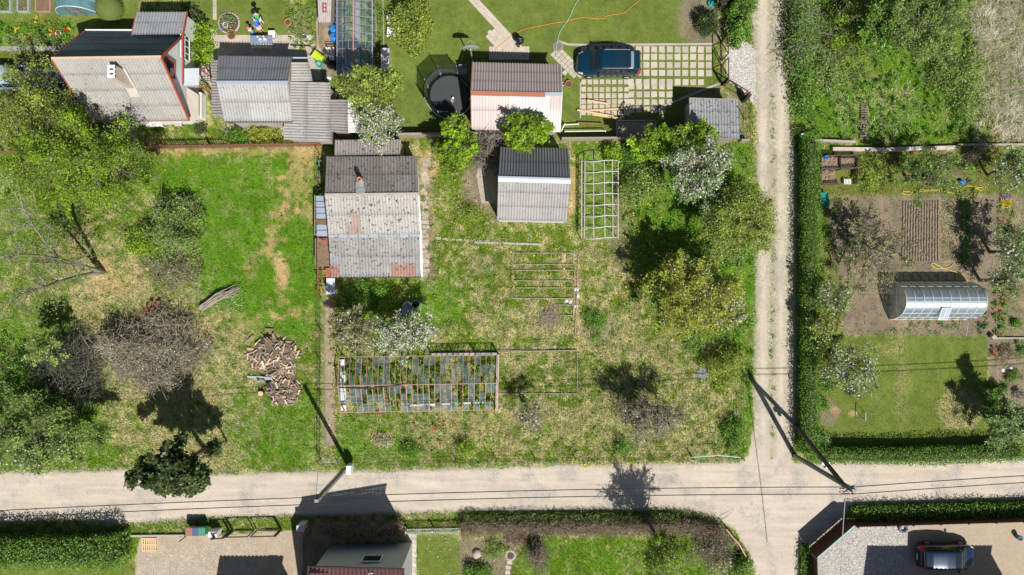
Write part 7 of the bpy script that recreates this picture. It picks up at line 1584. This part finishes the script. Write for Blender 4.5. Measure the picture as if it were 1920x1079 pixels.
tree('large yellow-green tree flecked with white flowers in the central plot', 1300, 552, 98, 80, 3.6, 1.7, 'gold', 9500, seed=29, leaf=.14, clusters=150, spread=.34, limbs=28, tr=.17, blossom=1500, bsize=.12, clvar=.25)
tree('white flower tufts on the lane side of the yellow-green tree', 1370, 590, 36, 36, 3.2, 1.0, 'gold', 900, seed=30, leaf=.13, clusters=40, spread=.2, limbs=12, tr=.08, blossom=900, bsize=.12)
shrub('lime green shrubs right of the bare tunnel frame', 1205, 345, 42, 36, 1.6, 'light', 2300, 31, leaf=.14, spread=.26)
shrub('dark lush clump behind the lime green shrubs', 1185, 295, 30, 24, 1.2, 'hedge', 1300, 32, leaf=.13)
shrub('olive bush leaning on the lane fence below the yellow-green tree', 1362, 690, 34, 40, 1.9, 'olive', 1900, 33, leaf=.12, spread=.22)
shrub('hedge-like green bush at the crossing corner of the central plot', 1378, 815, 16, 36, 1.3, 'hedge', 1300, 34, leaf=.11)
tree('nearly bare pale fruit tree on the straw grass near the lane', 1215, 785, 72, 44, 2.9, 1.3, 'pale', 1500, seed=35, leaf=.1, clusters=110, spread=.26, limbs=40, twigs=8, tr=.17, base=(1180, 757), bark=m_barkgrey, blossom=260, twr=.02)
tree('thin white flecked sapling right of the ruined greenhouse', 995, 782, 28, 34, 2.4, 1.0, 'pale', 360, seed=36, leaf=.1, clusters=40, spread=.2, limbs=14, tr=.06, bark=m_barkgrey, blossom=240, base=(985, 758))
for k, (x, y, rx, ry, h, pal, n, l) in enumerate(((872, 842, 16, 18, 1.1, 'lime', 420, 'small green bush on the wire fence below the ruined greenhouse'), (1160, 840, 24, 14, .9, 'hedge', 520, 'low dark bush on the wire fence near the pale fruit tree'), (1115, 610, 20, 26, .7, 'hedge', 520, 'low leafy clump right of the sunken frame'), (770, 845, 20, 12, .8, 'hedge', 420, 'low dark clump at the wire fence left of the small green bush'), (1300, 640, 22, 20, .9, 'fresh', 500, 'low lush clump under the yellow-green tree'), (880, 400, 26, 16, .7, 'olive', 520, 'low olive clump left of the grey gabled shed'), (720, 825, 22, 10, .3, 'straw', 300, 'dry straw tussock at the lower left of the central plot'), (1540, 826, 14, 14, 1.0, 'sage', 520, 'round sage bush in the corner of the clipped hedges'), (1551, 725, 10, 11, .8, 'hedge', 380, 'dark round bush in the lawn bed, uppermost'), (1545, 760, 8, 8, .6, 'hedge', 260, 'dark round bush in the lawn bed, middle'), (1524, 775, 8, 8, .6, 'hedge', 240, 'dark round bush in the lawn bed, next to the clipped hedge'), (1595, 735, 5, 6, .4, 'dark', 120, 'tiny dark tuft on the mown lawn'))): shrub(l, x, y, rx, ry, h, pal, n, 60 + k, leaf=.1, stems=24, K=36)
# upper gardens
sh = thing('clipped_bush', 'clipped dome bush beside the blue polytunnel', 'bush', P(211, 22)); c = P(211, 20); MB().lathe([(.85, 0), (.98, .3), (.95, .7), (.7, 1.1), (.35, 1.28), (0, 1.32)], c.x, c.y, 24).build('core', M('clipped_core', (.12, .15, .04), .95, .3, 8, 40), sh, True)
u = rng.normal(size=(4200, 3)); u[:, 2] = np.abs(u[:, 2]); u /= np.linalg.norm(u, axis=1)[:, None]; V, F = cards(np.array(c) + u * np.array([1.0, 1.0, 1.33]) * rng.uniform(.95, 1.04, (4200, 1)), .055, .7, .5); np_mesh('foliage', V, F, m_leaf, leafcols(4200, 'olive', .12, rng), sh)
shrub('yellow-green leafy shrub along the veranda of the white house', 370, 82, 25, 42, 1.7, 'lime', 1500, 40, leaf=.16, spread=.2); shrub('dark shrub at the top corner of the white house', 363, 36, 18, 14, 1.3, 'dark', 600, 41, leaf=.14)
shrub('broad lilac shrub with pale tips right of the white chairs', 768, 46, 36, 46, 2.2, 'olive', 3000, 42, leaf=.15, spread=.22, blossom=90, bpal='pink'); shrub('yellow tipped branch group at the right of the lilac shrub', 792, 45, 12, 18, 1.8, 'gold', 420, 43, leaf=.14)
shrub('golden shrub behind the brown picket fence', 492, 252, 28, 14, 1.1, 'gold', 900, 44, leaf=.13); shrub('dark green shrub behind the brown picket fence', 440, 257, 24, 11, 1.0, 'hedge', 700, 45, leaf=.12); shrub('small dark shrub at the corner of the white house yard', 376, 242, 10, 9, .8, 'dark', 240, 46, leaf=.1)
shrub('dense dark conifer shrub beside the septic lids', 1328, 42, 18, 20, 1.8, 'dark', 1600, 47, leaf=.1, spread=.14)
hedge('tall green conifer hedge by the white stone pad', [(1383, -60), (1380, 40)], 1.3, 2.6, 'hedge', 5200, 48, leaf=.13, core=(.03, .04, .015)); shrub('light green end bush of the conifer hedge', 1381, 58, 22, 22, 1.6, 'fresh', 1400, 49, leaf=.14)
hedge('shaded thicket left of the conifer hedge', [(1352, -60), (1350, 22)], .9, 1.8, 'dark', 900, 50, leaf=.12, core=(.05, .045, .035))
# wild plot, top right
shrub('dark thorny thicket with grey twigs beside the lane', 1500, 60, 26, 95, 1.5, 'fresh', 3800, 51, leaf=.12, twiggy=600, bark=m_barkgrey, spread=.3, K=110); shrub('green bramble mound along the lane verge', 1508, 175, 20, 60, 1.2, 'fresh', 1700, 52, leaf=.13, spread=.24)
shrub('fluffy yellow-green shrub near the top of the wild plot', 1590, 60, 44, 76, 1.7, 'lime', 4200, 53, leaf=.12, spread=.26, twiggy=600); tree('grey-green willow with fine leaves in the wild plot', 1735, 50, 76, 60, 3.2, 1.4, 'light', 6500, seed=54, leaf=.13, clusters=140, spread=.34, limbs=24, tr=.13, aspect=.4)
tree('bright leafy tree beside the grey-green willow', 1655, 45, 34, 50, 2.6, 1.2, 'fresh', 2600, seed=55, leaf=.17, clusters=60, spread=.24, limbs=14, tr=.1); shrub('pale green bush with white flecks at the lane side of the wild plot', 1552, 140, 34, 36, 1.1, 'light', 1500, 56, leaf=.12, blossom=120, spread=.24); shrub('grey-green low bush right below the willow', 1778, 135, 46, 36, .8, 'light', 2100, 57, leaf=.12, spread=.26)
# vegetable garden trees
tree('open bright green fruit tree with dark limbs above the yellow hose', 1745, 325, 78, 58, 3.0, 1.2, 'fresh', 1500, seed=58, leaf=.14, clusters=80, spread=.24, limbs=22, tr=.12); tree('budding fruit tree with brown twigs over the left soil beds', 1650, 478, 66, 76, 3.0, 1.2, 'pale', 1900, seed=59, leaf=.12, clusters=100, spread=.26, limbs=26, twigs=7, tr=.13, base=(1592, 440))
tree('white and green blossoming tree at the right edge of the beds', 1912, 468, 44, 60, 3.2, 1.3, 'sage', 1700, seed=60, leaf=.13, clusters=70, spread=.26, limbs=18, tr=.12, blossom=900); tree('pale blossoming tree in the top right corner of the garden', 1902, 318, 44, 42, 2.8, 1.2, 'sage', 1500, seed=61, leaf=.12, clusters=60, spread=.26, limbs=16, tr=.1, blossom=700)
tree('white flecked fruit tree on the left of the mown lawn', 1600, 690, 58, 56, 2.8, 1.1, 'light', 1500, seed=62, leaf=.12, clusters=80, spread=.26, limbs=22, tr=.11, blossom=1500, bsize=.11, base=(1563, 665)); tree('small white flecked tree beside the left soil bed', 1562, 560, 34, 34, 2.4, .9, 'light', 900, seed=63, leaf=.12, clusters=44, spread=.22, limbs=14, tr=.08, blossom=380)
tree('olive fruit tree against the clipped hedge above the lawn', 1545, 620, 24, 30, 2.2, .8, 'olive', 800, seed=64, leaf=.12, clusters=30, spread=.22, limbs=10, tr=.07, blossom=120); shrub('mossy low bushes right of the compost bins', 1630, 325, 30, 34, .8, 'olive', 1300, 65, leaf=.11, spread=.22)
tree('bare dark tree casting branch shadows on the right soil bed', 1885, 525, 30, 36, 2.8, 1.0, 'light', 800, seed=66, leaf=.12, clusters=50, spread=.24, limbs=20, twigs=7, tr=.12, bark=m_barkgrey, blossom=240)
tree('sage green bush tree at the right end of the bottom hedge', 1892, 795, 40, 44, 2.6, 1.2, 'sage', 3400, seed=67, leaf=.13, clusters=70, spread=.24, limbs=16, tr=.1); shrub('dark red-leaved shrub at the top of the garden', 1822, 292, 12, 10, 1.0, 'brown', 360, 68, leaf=.1)
tree('young green tree right of the mown lawn by the rockery', 1868, 735, 14, 16, 2.2, .8, 'hedge', 620, seed=69, leaf=.13, clusters=26, spread=.16, limbs=10, tr=.06)
for k, (x, y, rx, ry, pal, l) in enumerate(((1900, 705, 14, 11, 'fresh', 'light green cushion in the rockery'), (1865, 725, 9, 10, 'dark', 'dark round cushion left in the rockery'), (1868, 760, 9, 8, 'hedge', 'green cushion at the lower left of the rockery'), (1880, 660, 22, 20, 'brown', 'brownish heather mound with orange tulips'), (1888, 775, 10, 8, 'light', 'pale green cushion low in the rockery'), (1916, 655, 10, 12, 'sage', 'grey-green mound at the right frame edge'), (1905, 607, 6, 5, 'fresh', 'small green plant in the soil beside the tulips'), (1912, 740, 9, 12, 'grey', 'silvery cushion at the right frame edge'))): shrub(l, x, y, rx, ry, .45, pal, 360, 80 + k, leaf=.09, stems=16, K=30, spread=.1)
# hedges
hedge('long clipped green hedge along the right of the vertical lane', [(1509, 258), (1508, 540), (1507, 845)], 1.05, 1.65, 'hedge', 17000, 1, leaf=.1); hedge('clipped green hedge below the mown lawn, along the horizontal lane', [(1512, 848), (1700, 850), (1903, 843)], 1.0, 1.5, 'hedge', 11000, 2, leaf=.1)
hedge('thick dark hedge at the bottom left edge', [(-60, 1022), (120, 1022), (248, 1020)], 1.9, 2.3, 'fresh', 12000, 3, leaf=.13, core=(.03, .045, .015), blossoms=160); hedge('shaded green hedge in front of the long dark steel fence', [(1590, 962), (1750, 957), (1990, 952)], 1.0, .75, 'hedge', 6500, 4, leaf=.11)
hedge('small shaded bushes along the dark steel fence running down', [(1507, 1020), (1506, 1120)], .6, .7, 'hedge', 1200, 5, leaf=.11)
bt = (.17, .135, .1)
hedge('dry brown twiggy hedge along the lane, left of the white garden gate', [(596, 986), (690, 990), (758, 988)], 1.0, 1.1, 'brown', 3000, 6, leaf=.08, core=(.12, .1, .07), twigs=2600); hedge('dry brown twiggy hedge along the lane, right of the white garden gate', [(868, 986), (1080, 984), (1290, 984), (1345, 1000)], .85, .95, 'brown', 6500, 7, leaf=.08, core=(.13, .105, .075), twigs=6500)
hedge('green leafy strip at the lane side of the dry brown hedge', [(872, 970), (1050, 968), (1270, 968)], .6, .55, 'fresh', 3600, 8, leaf=.1)
tree('yellow-green tree on the lower lawn whose shadow crosses the lane', 1245, 1042, 52, 42, 4.6, 1.5, 'lime', 2600, seed=70, leaf=.1, clusters=90, spread=.3, limbs=44, twigs=5, tr=.14, twr=.02)
shrub('pale twiggy shrub above the pink handrail', 1335, 1022, 34, 22, 1.2, 'pale', 900, 71, leaf=.11, twiggy=700, spread=.22); shrub('green shrub in the corner of the lower lane', 1392, 1066, 22, 18, 1.2, 'fresh', 900, 72, leaf=.13); shrub('white flecked shrub right of the lower yellow-green tree', 1352, 1058, 22, 18, 1.3, 'pale', 700, 73, leaf=.11, blossom=120); shrub('thin feathery conifer on the lower lawn edge', 1010, 1042, 11, 17, 2.0, 'brown', 420, 74, leaf=.1, twiggy=300); shrub('dark green bush in the shrub bed at the bottom', 895, 1076, 26, 18, .8, 'hedge', 800, 75, leaf=.11); shrub('pale groundcover cushion in the shrub bed at the bottom', 925, 1030, 24, 14, .3, 'light', 700, 76, leaf=.09); shrub('dry brown bush in the shrub bed near the dry hedge', 965, 1010, 16, 12, .5, 'brown', 500, 77, leaf=.09)
shrub('brown seed-head bush at the red fuel corner of the slab path', 745, 1000, 12, 10, .7, 'brown', 420, 78, leaf=.09)
patch('undergrowth', 'bright leafy undergrowth in the lush corner by the lane', [(1168, 275), (1400, 275), (1415, 520), (1410, 760), (1380, 700), (1240, 520), (1168, 420)], .45, 'fresh', 9000, .13, 90, clump=420)
patch('undergrowth', 'bright green nettles and cow parsley in the wild plot', [(1515, -20), (1800, -20), (1830, 150), (1850, 262), (1515, 265)], .5, 'fresh', 13000, .14, 91, clump=560)
patch('verge_tufts', 'grass tufts along the crown of the vertical lane', [(1444, 170), (1452, 170), (1453, 640), (1450, 860), (1446, 860), (1445, 640)], .1, 'sage', 700, .09, 94, clump=60)
patch('weeds', 'dock and dandelion leaves scattered over the central plot', [(615, 530), (820, 300), (1085, 430), (1300, 620), (1390, 850), (620, 855)], .14, 'fresh', 6500, .12, 92, clump=420)
patch('weeds', 'broad weed leaves over the left plot', [(20, 430), (300, 300), (595, 290), (598, 870), (20, 870)], .12, 'fresh', 6000, .11, 93, clump=420)
# ------------------------------------------------------------------ beds, rows, flowers, grass
patch('border_plants', 'mixed leafy plants in the colourful flower border', rect(-10, 43, 140, 84), .3, 'fresh', 2600, .13, 1, clump=120); patch('silver_groundcover', 'silvery groundcover along the flagstone path', rect(20, 74, 138, 86), .12, 'grey', 700, .09, 2, clump=50)
patch('vegetable_leaves', 'leafy vegetables in the strip beside the small lawn', rect(538, -10, 594, 94), .3, 'light', 1800, .13, 3, clump=70)
patch('verge_plants', 'green plants between the glasshouse and the board edging', rect(703, -10, 719, 90), .3, 'fresh', 500, .12, 4, clump=36)
patch('ploughed_litter', 'pale dry litter on the mulched soil row', rect(1766, 370, 1788, 490), .06, 'straw', 1500, .09, 5); patch('potato_row', 'double row of leafy green plants in the soil', rect(1800, 372, 1818, 492), .25, 'fresh', 900, .13, 6, rows=('x', 9, 1.5), clump=46)
patch('seedling_rows', 'scattered green seedlings in the left soil bed', rect(1600, 378, 1652, 480), .12, 'fresh', 200, .09, 7, clump=26); patch('strawberry_rows', 'small plants in front of the arched greenhouse', rect(1660, 604, 1795, 626), .15, 'fresh', 520, .1, 8, clump=46); patch('onion_row', 'row of green leaves right of the arched greenhouse', rect(1832, 540, 1848, 625), .2, 'chive', 520, .12, 9, clump=36); patch('tulip_leaves', 'tulip foliage in the soil at the right edge', rect(1864, 530, 1885, 632), .25, 'fresh', 620, .14, 10, clump=40); patch('tulip_leaves', 'green leaves of the yellow flower clump and red tulips on the right', rect(1872, 370, 1900, 440), .2, 'fresh', 400, .12, 11, clump=26)
mb = MB(); 
for k in range(14):
    x = 1694 + k * 5.0; q0, q1 = P(x, 378), P(x - 3 + k * .2, 490); rr_ = random.Random(k); pts = [q0.lerp(q1, i / 30) + Vector((rr_.gauss(0, .012), 0, .015 + rr_.uniform(0, .03))) for i in range(31)]; mb.tube(pts, [.075 * rr_.uniform(.8, 1.2) for _ in pts], 6)
tag(mb.build('soil_ridges', M('ridge_soil', (.27, .215, .16), .95, .25, 3, 18, .4, spec=.05)), 'hoed soil ridges in the vegetable bed', kind='structure')
mb = MB(); rr_ = random.Random(4)
for k in range(700):
    x, y = rr_.uniform(1556, 1868), rr_.uniform(370, 628)
    if 1660 < x < 1815 and 526 < y < 600: continue
    p = P(x, y); mb.rock((p.x, p.y, 0), rr_.uniform(.03, .08), .7, k, 5)
tag(mb.build('soil_clods', M('clod_soil', (.26, .205, .15), .95, .3, 4, 18, spec=.05)), 'loose clods on the vegetable soil', 'soil clods', kind='stuff')
def pebbles(name, label, shape, n, r0, r1, mt, seed):
    r = np.random.default_rng(seed); a = np.array(shape, float); X = r.uniform(a[:, 0].min(), a[:, 0].max(), n * 2); Y = r.uniform(a[:, 1].min(), a[:, 1].max(), n * 2); ok = sdf(X, Y, shape) > 0; X, Y = X[ok][:n], Y[ok][:n]; n = len(X)
    C = np.stack([(X - 960) / S, (539.5 - Y) / S, np.full(n, .02)], 1); s_ = r.uniform(r0, r1, n)[:, None, None]; U = np.array([(1, 0, 0), (0, 1, 0), (-1, 0, 0), (0, -1, 0), (0, 0, .8), (0, 0, -.5)])[None] + r.normal(size=(n, 6, 3)) * .2
    V = C[:, None] + U * s_; F = np.arange(n)[:, None, None] * 6 + np.array([(0, 1, 4), (1, 2, 4), (2, 3, 4), (3, 0, 4)])[None]; c = np.repeat(r.uniform(.6, 1.2, n)[:, None], 6, 1).ravel()[:, None] * np.array([.55, .52, .48]); o = np_mesh(name, V.reshape(-1, 3), F.reshape(-1, 3), mt, c); tag(o, label, 'gravel', kind='stuff')
m_peb = M('pebble', attr=True, rough=.9, var=.1, spec=.1)
pebbles('gravel', 'loose white stones on the pad outside the gate', [(1364, 72), (1395, 72), (1415, 95), (1416, 200), (1400, 180), (1364, 150), (1360, 110)], 2600, .03, .075, m_peb, 1); pebbles('gravel', 'crushed stones spread on the forecourt', [(1600, 982), (1700, 990), (1690, 1079), (1545, 1079), (1540, 1050)], 3600, .03, .07, m_peb, 2); pebbles('gravel', 'loose pebbles on the brown yard', [(265, 1035), (480, 1010), (480, 1079), (255, 1079)], 1500, .02, .05, m_peb, 3)
def scatter(n, shape, seed):
    r = random.Random(seed); out = []; a = np.array(shape, float)
    while len(out) < n:
        x, y = r.uniform(a[:, 0].min(), a[:, 0].max()), r.uniform(a[:, 1].min(), a[:, 1].max())
        if sdf(np.array([x]), np.array([y]), shape)[0] > 0: out.append((x, y))
    return out
flowers('red tulip blooming in the grass below the ruined greenhouse', [(711, 776), (708, 777), (812, 800), (818, 804), (835, 797), (853, 798), (779, 800), (902, 815), (824, 833), (790, 829), (762, 838), (824, 792)], 'red', .11, .35, 'tulip', 'red tulips below the ruined greenhouse', 1)
flowers('red tulip in the soil strip at the right edge', [(1880, 415), (1890, 413), (1893, 424), (1900, 431), (1871, 555), (1890, 540), (1897, 538), (1905, 541), (1870, 585), (1871, 628)], 'red', .11, .35, 'tulip', 'red tulips at the right edge', 2); flowers('orange tulip in the soil strip at the right edge', [(1882, 548), (1888, 555), (1884, 565), (1889, 568), (1872, 575), (1868, 655), (1865, 663), (1870, 668), (1874, 672), (1894, 530), (1886, 535)], 'orange', .11, .35, 'tulip', 'orange tulips at the right edge', 3)
flowers('red tulip in the colourful flower border', [(84, 43), (102, 48), (122, 55), (125, 57), (101, 61), (52, 74)], 'red', .13, .3, 'tulip', 'red tulips in the border', 4); flowers('yellow flower in the colourful flower border', [(67, 42), (68, 33), (30, 55), (27, 52), (35, 53), (48, 69), (94, 58), (94, 64), (129, 54), (28, 60)], 'yellow', .13, .3, 'border_flower', 'yellow flowers in the border', 5); flowers('red bloom beside the boulder bed at the lower hedge', [(977, 1011), (981, 1009), (984, 1012)], 'red', .12, .3, 'red_flower', 'red blooms by the lower bed', 6)
patch('yellow_flowers', 'dense clump of yellow flowers at the right soil edge', rect(1875, 373, 1895, 391), .25, 'yellow', 220, .1, 12, mat=m_petal, up=1.5); patch('violet_flowers', 'violet flowers above the yellow clump at the right', rect(1876, 365, 1895, 372), .2, 'violet', 120, .09, 13, mat=m_petal)
# dandelions
D = []
for sh_, n in (([(630, 525), (770, 530), (700, 640), (630, 640)], 110), ([(1165, 370), (1240, 370), (1240, 540), (1165, 540)], 120), ([(810, 300), (930, 330), (920, 440), (810, 440)], 26), ([(940, 440), (1090, 440), (1090, 560), (940, 560)], 60), ([(1150, 520), (1200, 520), (1200, 560), (1150, 560)], 26), ([(620, 560), (632, 560), (632, 830), (622, 830)], 40), ([(1060, 866), (1300, 866), (1300, 872), (1060, 872)], 40), ([(640, 560), (930, 560), (930, 640), (790, 660)], 30), ([(1100, 640), (1400, 560), (1400, 860), (1100, 860)], 46), ([(1408, 180), (1417, 180), (1418, 300), (1410, 300)], 22), ([(285, 280), (600, 280), (600, 320), (285, 320)], 10), ([(980, 1010), (1340, 1010), (1340, 1075), (980, 1075)], 30), ([(60, 560), (400, 560), (400, 860), (60, 860)], 22), ([(1650, 100), (1860, 160), (1830, 260), (1520, 260)], 12)): D += scatter(n, sh_, n + int(sh_[0][0]))
r = np.random.default_rng(5); D = np.array(D) + r.normal(size=(len(D), 2)) * 1.5; D = np.concatenate([D, D[r.integers(0, len(D), 260)] + r.normal(size=(260, 2)) * 3.0])
C = np.stack([(D[:, 0] - 960) / S, (539.5 - D[:, 1]) / S, r.uniform(.2, .55, len(D))], 1); V, F = cards(C, .1, 1.0, 2.0, r); tag(np_mesh('dandelions', V, F, m_petal, leafcols(len(D), 'yellow', .12, r)), 'dandelions in flower scattered over the grass', 'dandelions', kind='stuff')
W_ = np.array(scatter(45, [(780, 1005), (870, 1005), (862, 1079), (845, 1079)], 3) + scatter(90, [(410, 555), (470, 545), (450, 585), (400, 590)], 4)); C = np.stack([(W_[:, 0] - 960) / S, (539.5 - W_[:, 1]) / S, np.full(len(W_), .12)], 1); V, F = cards(C, .07, 1.0, 2.0, r); tag(np_mesh('daisies', V, F, m_petal, leafcols(len(W_), 'white', .1, r)), 'tiny white daisies in the grass', 'daisies', kind='stuff')
# grass
def grass(n, seed):
    r = np.random.default_rng(seed); X = r.uniform(-30, 1950, n); Y = r.uniform(-30, 1110, n)
    i = np.clip(np.searchsorted(gy, Y), 0, ny - 1); j = np.clip(np.searchsorted(gx, X), 0, nx - 1); w = W[i, j]
    h = w @ np.array([.17, .12, .24, .1, .1, .05, .1]); keep = r.random(n) > NOGRASS[i, j]; X, Y, w, h, i, j = X[keep], Y[keep], w[keep], h[keep], i[keep], j[keep]; n = len(X)
    base = np.stack([(X - 960) / S, (539.5 - Y) / S, np.zeros(n)], 1); k = np.stack([w[:, q] for q in range(len(CL))], 1); cum = k.cumsum(1); pick = (r.random(n)[:, None] * cum[:, -1:] > cum).sum(1).clip(0, len(CL) - 1)
    c = CC[pick] * .38 + GC[i, j] * .74; c = c * r.uniform(.82, 1.22, n)[:, None]; a = r.uniform(0, 2 * math.pi, n); ln = h * r.uniform(.6, 1.5, n); d = np.stack([np.cos(a), np.sin(a), np.zeros(n)], 1); s_ = np.stack([-np.sin(a), np.cos(a), np.zeros(n)], 1) * (.012 + .09 * h * r.uniform(.5, 1.1, n))[:, None]
    tip = base + d * (ln * r.uniform(.5, 1.2, n))[:, None]; tip[:, 2] = ln * r.uniform(.4, 1.0, n); V = np.stack([base - s_, base + s_, tip], 1).reshape(-1, 3); F = np.arange(3 * n).reshape(-1, 3); return V, F, np.repeat(c, 3, 0)
V, F, c = grass(560000, 1); tag(np_mesh('grass', V, F, m_grass, c), 'meadow grass blades, clover and straw over the plots', 'grass', kind='stuff')
def tallgrass(shape, n, seed, ln0, name, label, pal):
    P_ = np.array(shape, float); r = np.random.default_rng(seed); X = r.uniform(P_[:, 0].min(), P_[:, 0].max(), n * 2); Y = r.uniform(P_[:, 1].min(), P_[:, 1].max(), n * 2); ok = sdf(X, Y, shape) + (vnoise(X, Y, .02, seed) - .5) * 170 + (vnoise(X, Y, .09, seed + 1) - .5) * 60 > r.normal(size=n * 2) * 14; X, Y = X[ok][:n], Y[ok][:n]; n = len(X)
    base = np.stack([(X - 960) / S, (539.5 - Y) / S, np.zeros(n)], 1); a = vnoise(X, Y, .018, seed + 2) * 14 + r.normal(size=n) * .7; d = np.stack([np.cos(a), np.sin(a), np.zeros(n)], 1); s_ = np.stack([-np.sin(a), np.cos(a), np.zeros(n)], 1) * .012; ln = ln0 * r.uniform(.5, 1.4, n); tip = base + d * ln[:, None]; tip[:, 2] = ln * r.uniform(.2, .7, n); midp = base + d * ln[:, None] * .45; midp[:, 2] = ln * .5
    V = np.stack([base - s_, base + s_, midp + s_ * .8, tip, midp - s_ * .8], 1).reshape(-1, 3); b_ = np.arange(n)[:, None] * 5; F = np.concatenate([b_ + np.array([[0, 1, 2]]), b_ + np.array([[0, 2, 4]]), b_ + np.array([[4, 2, 3]])], 0); p = np.array(PAL[pal]); c = p[r.integers(0, len(p), n)] * r.uniform(.75, 1.2, n)[:, None] * (.7 + .6 * vnoise(X, Y, .06, seed + 4))[:, None]; tag(np_mesh(name, V, F, m_grass, np.repeat(c, 5, 0)), label, 'grass', kind='stuff')
tallgrass([(1822, -20), (1950, -20), (1950, 268), (1850, 268), (1825, 180)], 12000, 3, .55, 'tall_dry_grass', 'long bleached grass lying in swirls in the wild plot', 'straw'); tallgrass([(1560, 150), (1720, 130), (1740, 260), (1560, 240)], 350, 4, .5, 'tall_dry_grass', 'stray bleached stems in the green of the wild plot', 'straw'); tallgrass([(900, 560), (1090, 560), (1380, 640), (1370, 855), (640, 800), (930, 780)], 1800, 5, .28, 'straw_grass', 'bleached straw lying in the central plot', 'straw'); tallgrass([(190, 430), (330, 470), (470, 620), (470, 860), (240, 870), (130, 640)], 1800, 6, .28, 'straw_grass', 'bleached straw on the left plot', 'straw')
edge = []
r = np.random.default_rng(44)
for pts in (((0, 884), (250, 880), (500, 886), (800, 880), (1100, 871), (1390, 866)), ((0, 979), (250, 981), (560, 968), (850, 960), (1150, 957), (1335, 967), (1412, 1070)), ((1409, 0), (1419, 280), (1419, 540), (1411, 800)), ((1475, 0), (1484, 260), (1494, 540), (1482, 840)), ((1448, 0), (1447, 400), (1449, 800)), ((1600, 862), (1920, 856)), ((1600, 946), (1920, 936))):
    for a_, b_ in zip(pts, pts[1:]):
        k = int(math.hypot(b_[0] - a_[0], b_[1] - a_[1]) * 2.5); u = r.random(k)
        edge.append(np.stack([a_[0] + (b_[0] - a_[0]) * u + r.normal(size=k) * 3.5, a_[1] + (b_[1] - a_[1]) * u + r.normal(size=k) * 3.5], 1))
edge = np.concatenate(edge + [np.stack([r.uniform(0, 1920, 900), r.uniform(875, 975, 900)], 1), np.stack([r.uniform(1412, 1480, 900), r.uniform(0, 1079, 900)], 1)])
n = len(edge); C = np.stack([(edge[:, 0] - 960) / S, (539.5 - edge[:, 1]) / S, np.full(n, .015)], 1); U = np.array([(1, 0, 0), (0, 1, 0), (-1, 0, 0), (0, -1, 0), (0, 0, .8)])[None] + r.normal(size=(n, 5, 3)) * .2
V = C[:, None] + U * (r.uniform(.012, .045, n)[:, None, None]); F = np.arange(n)[:, None, None] * 5 + np.array([(0, 1, 4), (1, 2, 4), (2, 3, 4), (3, 0, 4)])[None]
tag(np_mesh('grit', V.reshape(-1, 3), F.reshape(-1, 3), m_peb, np.repeat(r.uniform(.5, 1.1, n), 5)[:, None] * np.array([.5, .46, .41])), 'loose grit along the verges and crown of the lanes', 'grit', kind='stuff')
patch('green_growth', 'fresh green growth between the bleached grass at the far right', [(1780, -10), (1935, -10), (1935, 265), (1850, 265)], .4, 'light', 4600, .13, 95, clump=90)

patch('weeds', 'low weeds and self-sown greens around the left soil beds', [(1526, 380), (1600, 372), (1610, 470), (1580, 640), (1526, 640)], .25, 'fresh', 2600, .11, 96, clump=130)
patch('weeds', 'green seedlings dotted over the vegetable soil', [(1560, 375), (1690, 375), (1680, 500), (1660, 620), (1590, 625)], .12, 'light', 500, .09, 97, clump=90)
shrub('pale willow shoots at the border of the bleached grass', 1810, 150, 34, 60, 1.3, 'light', 1900, 98, leaf=.12, spread=.3)
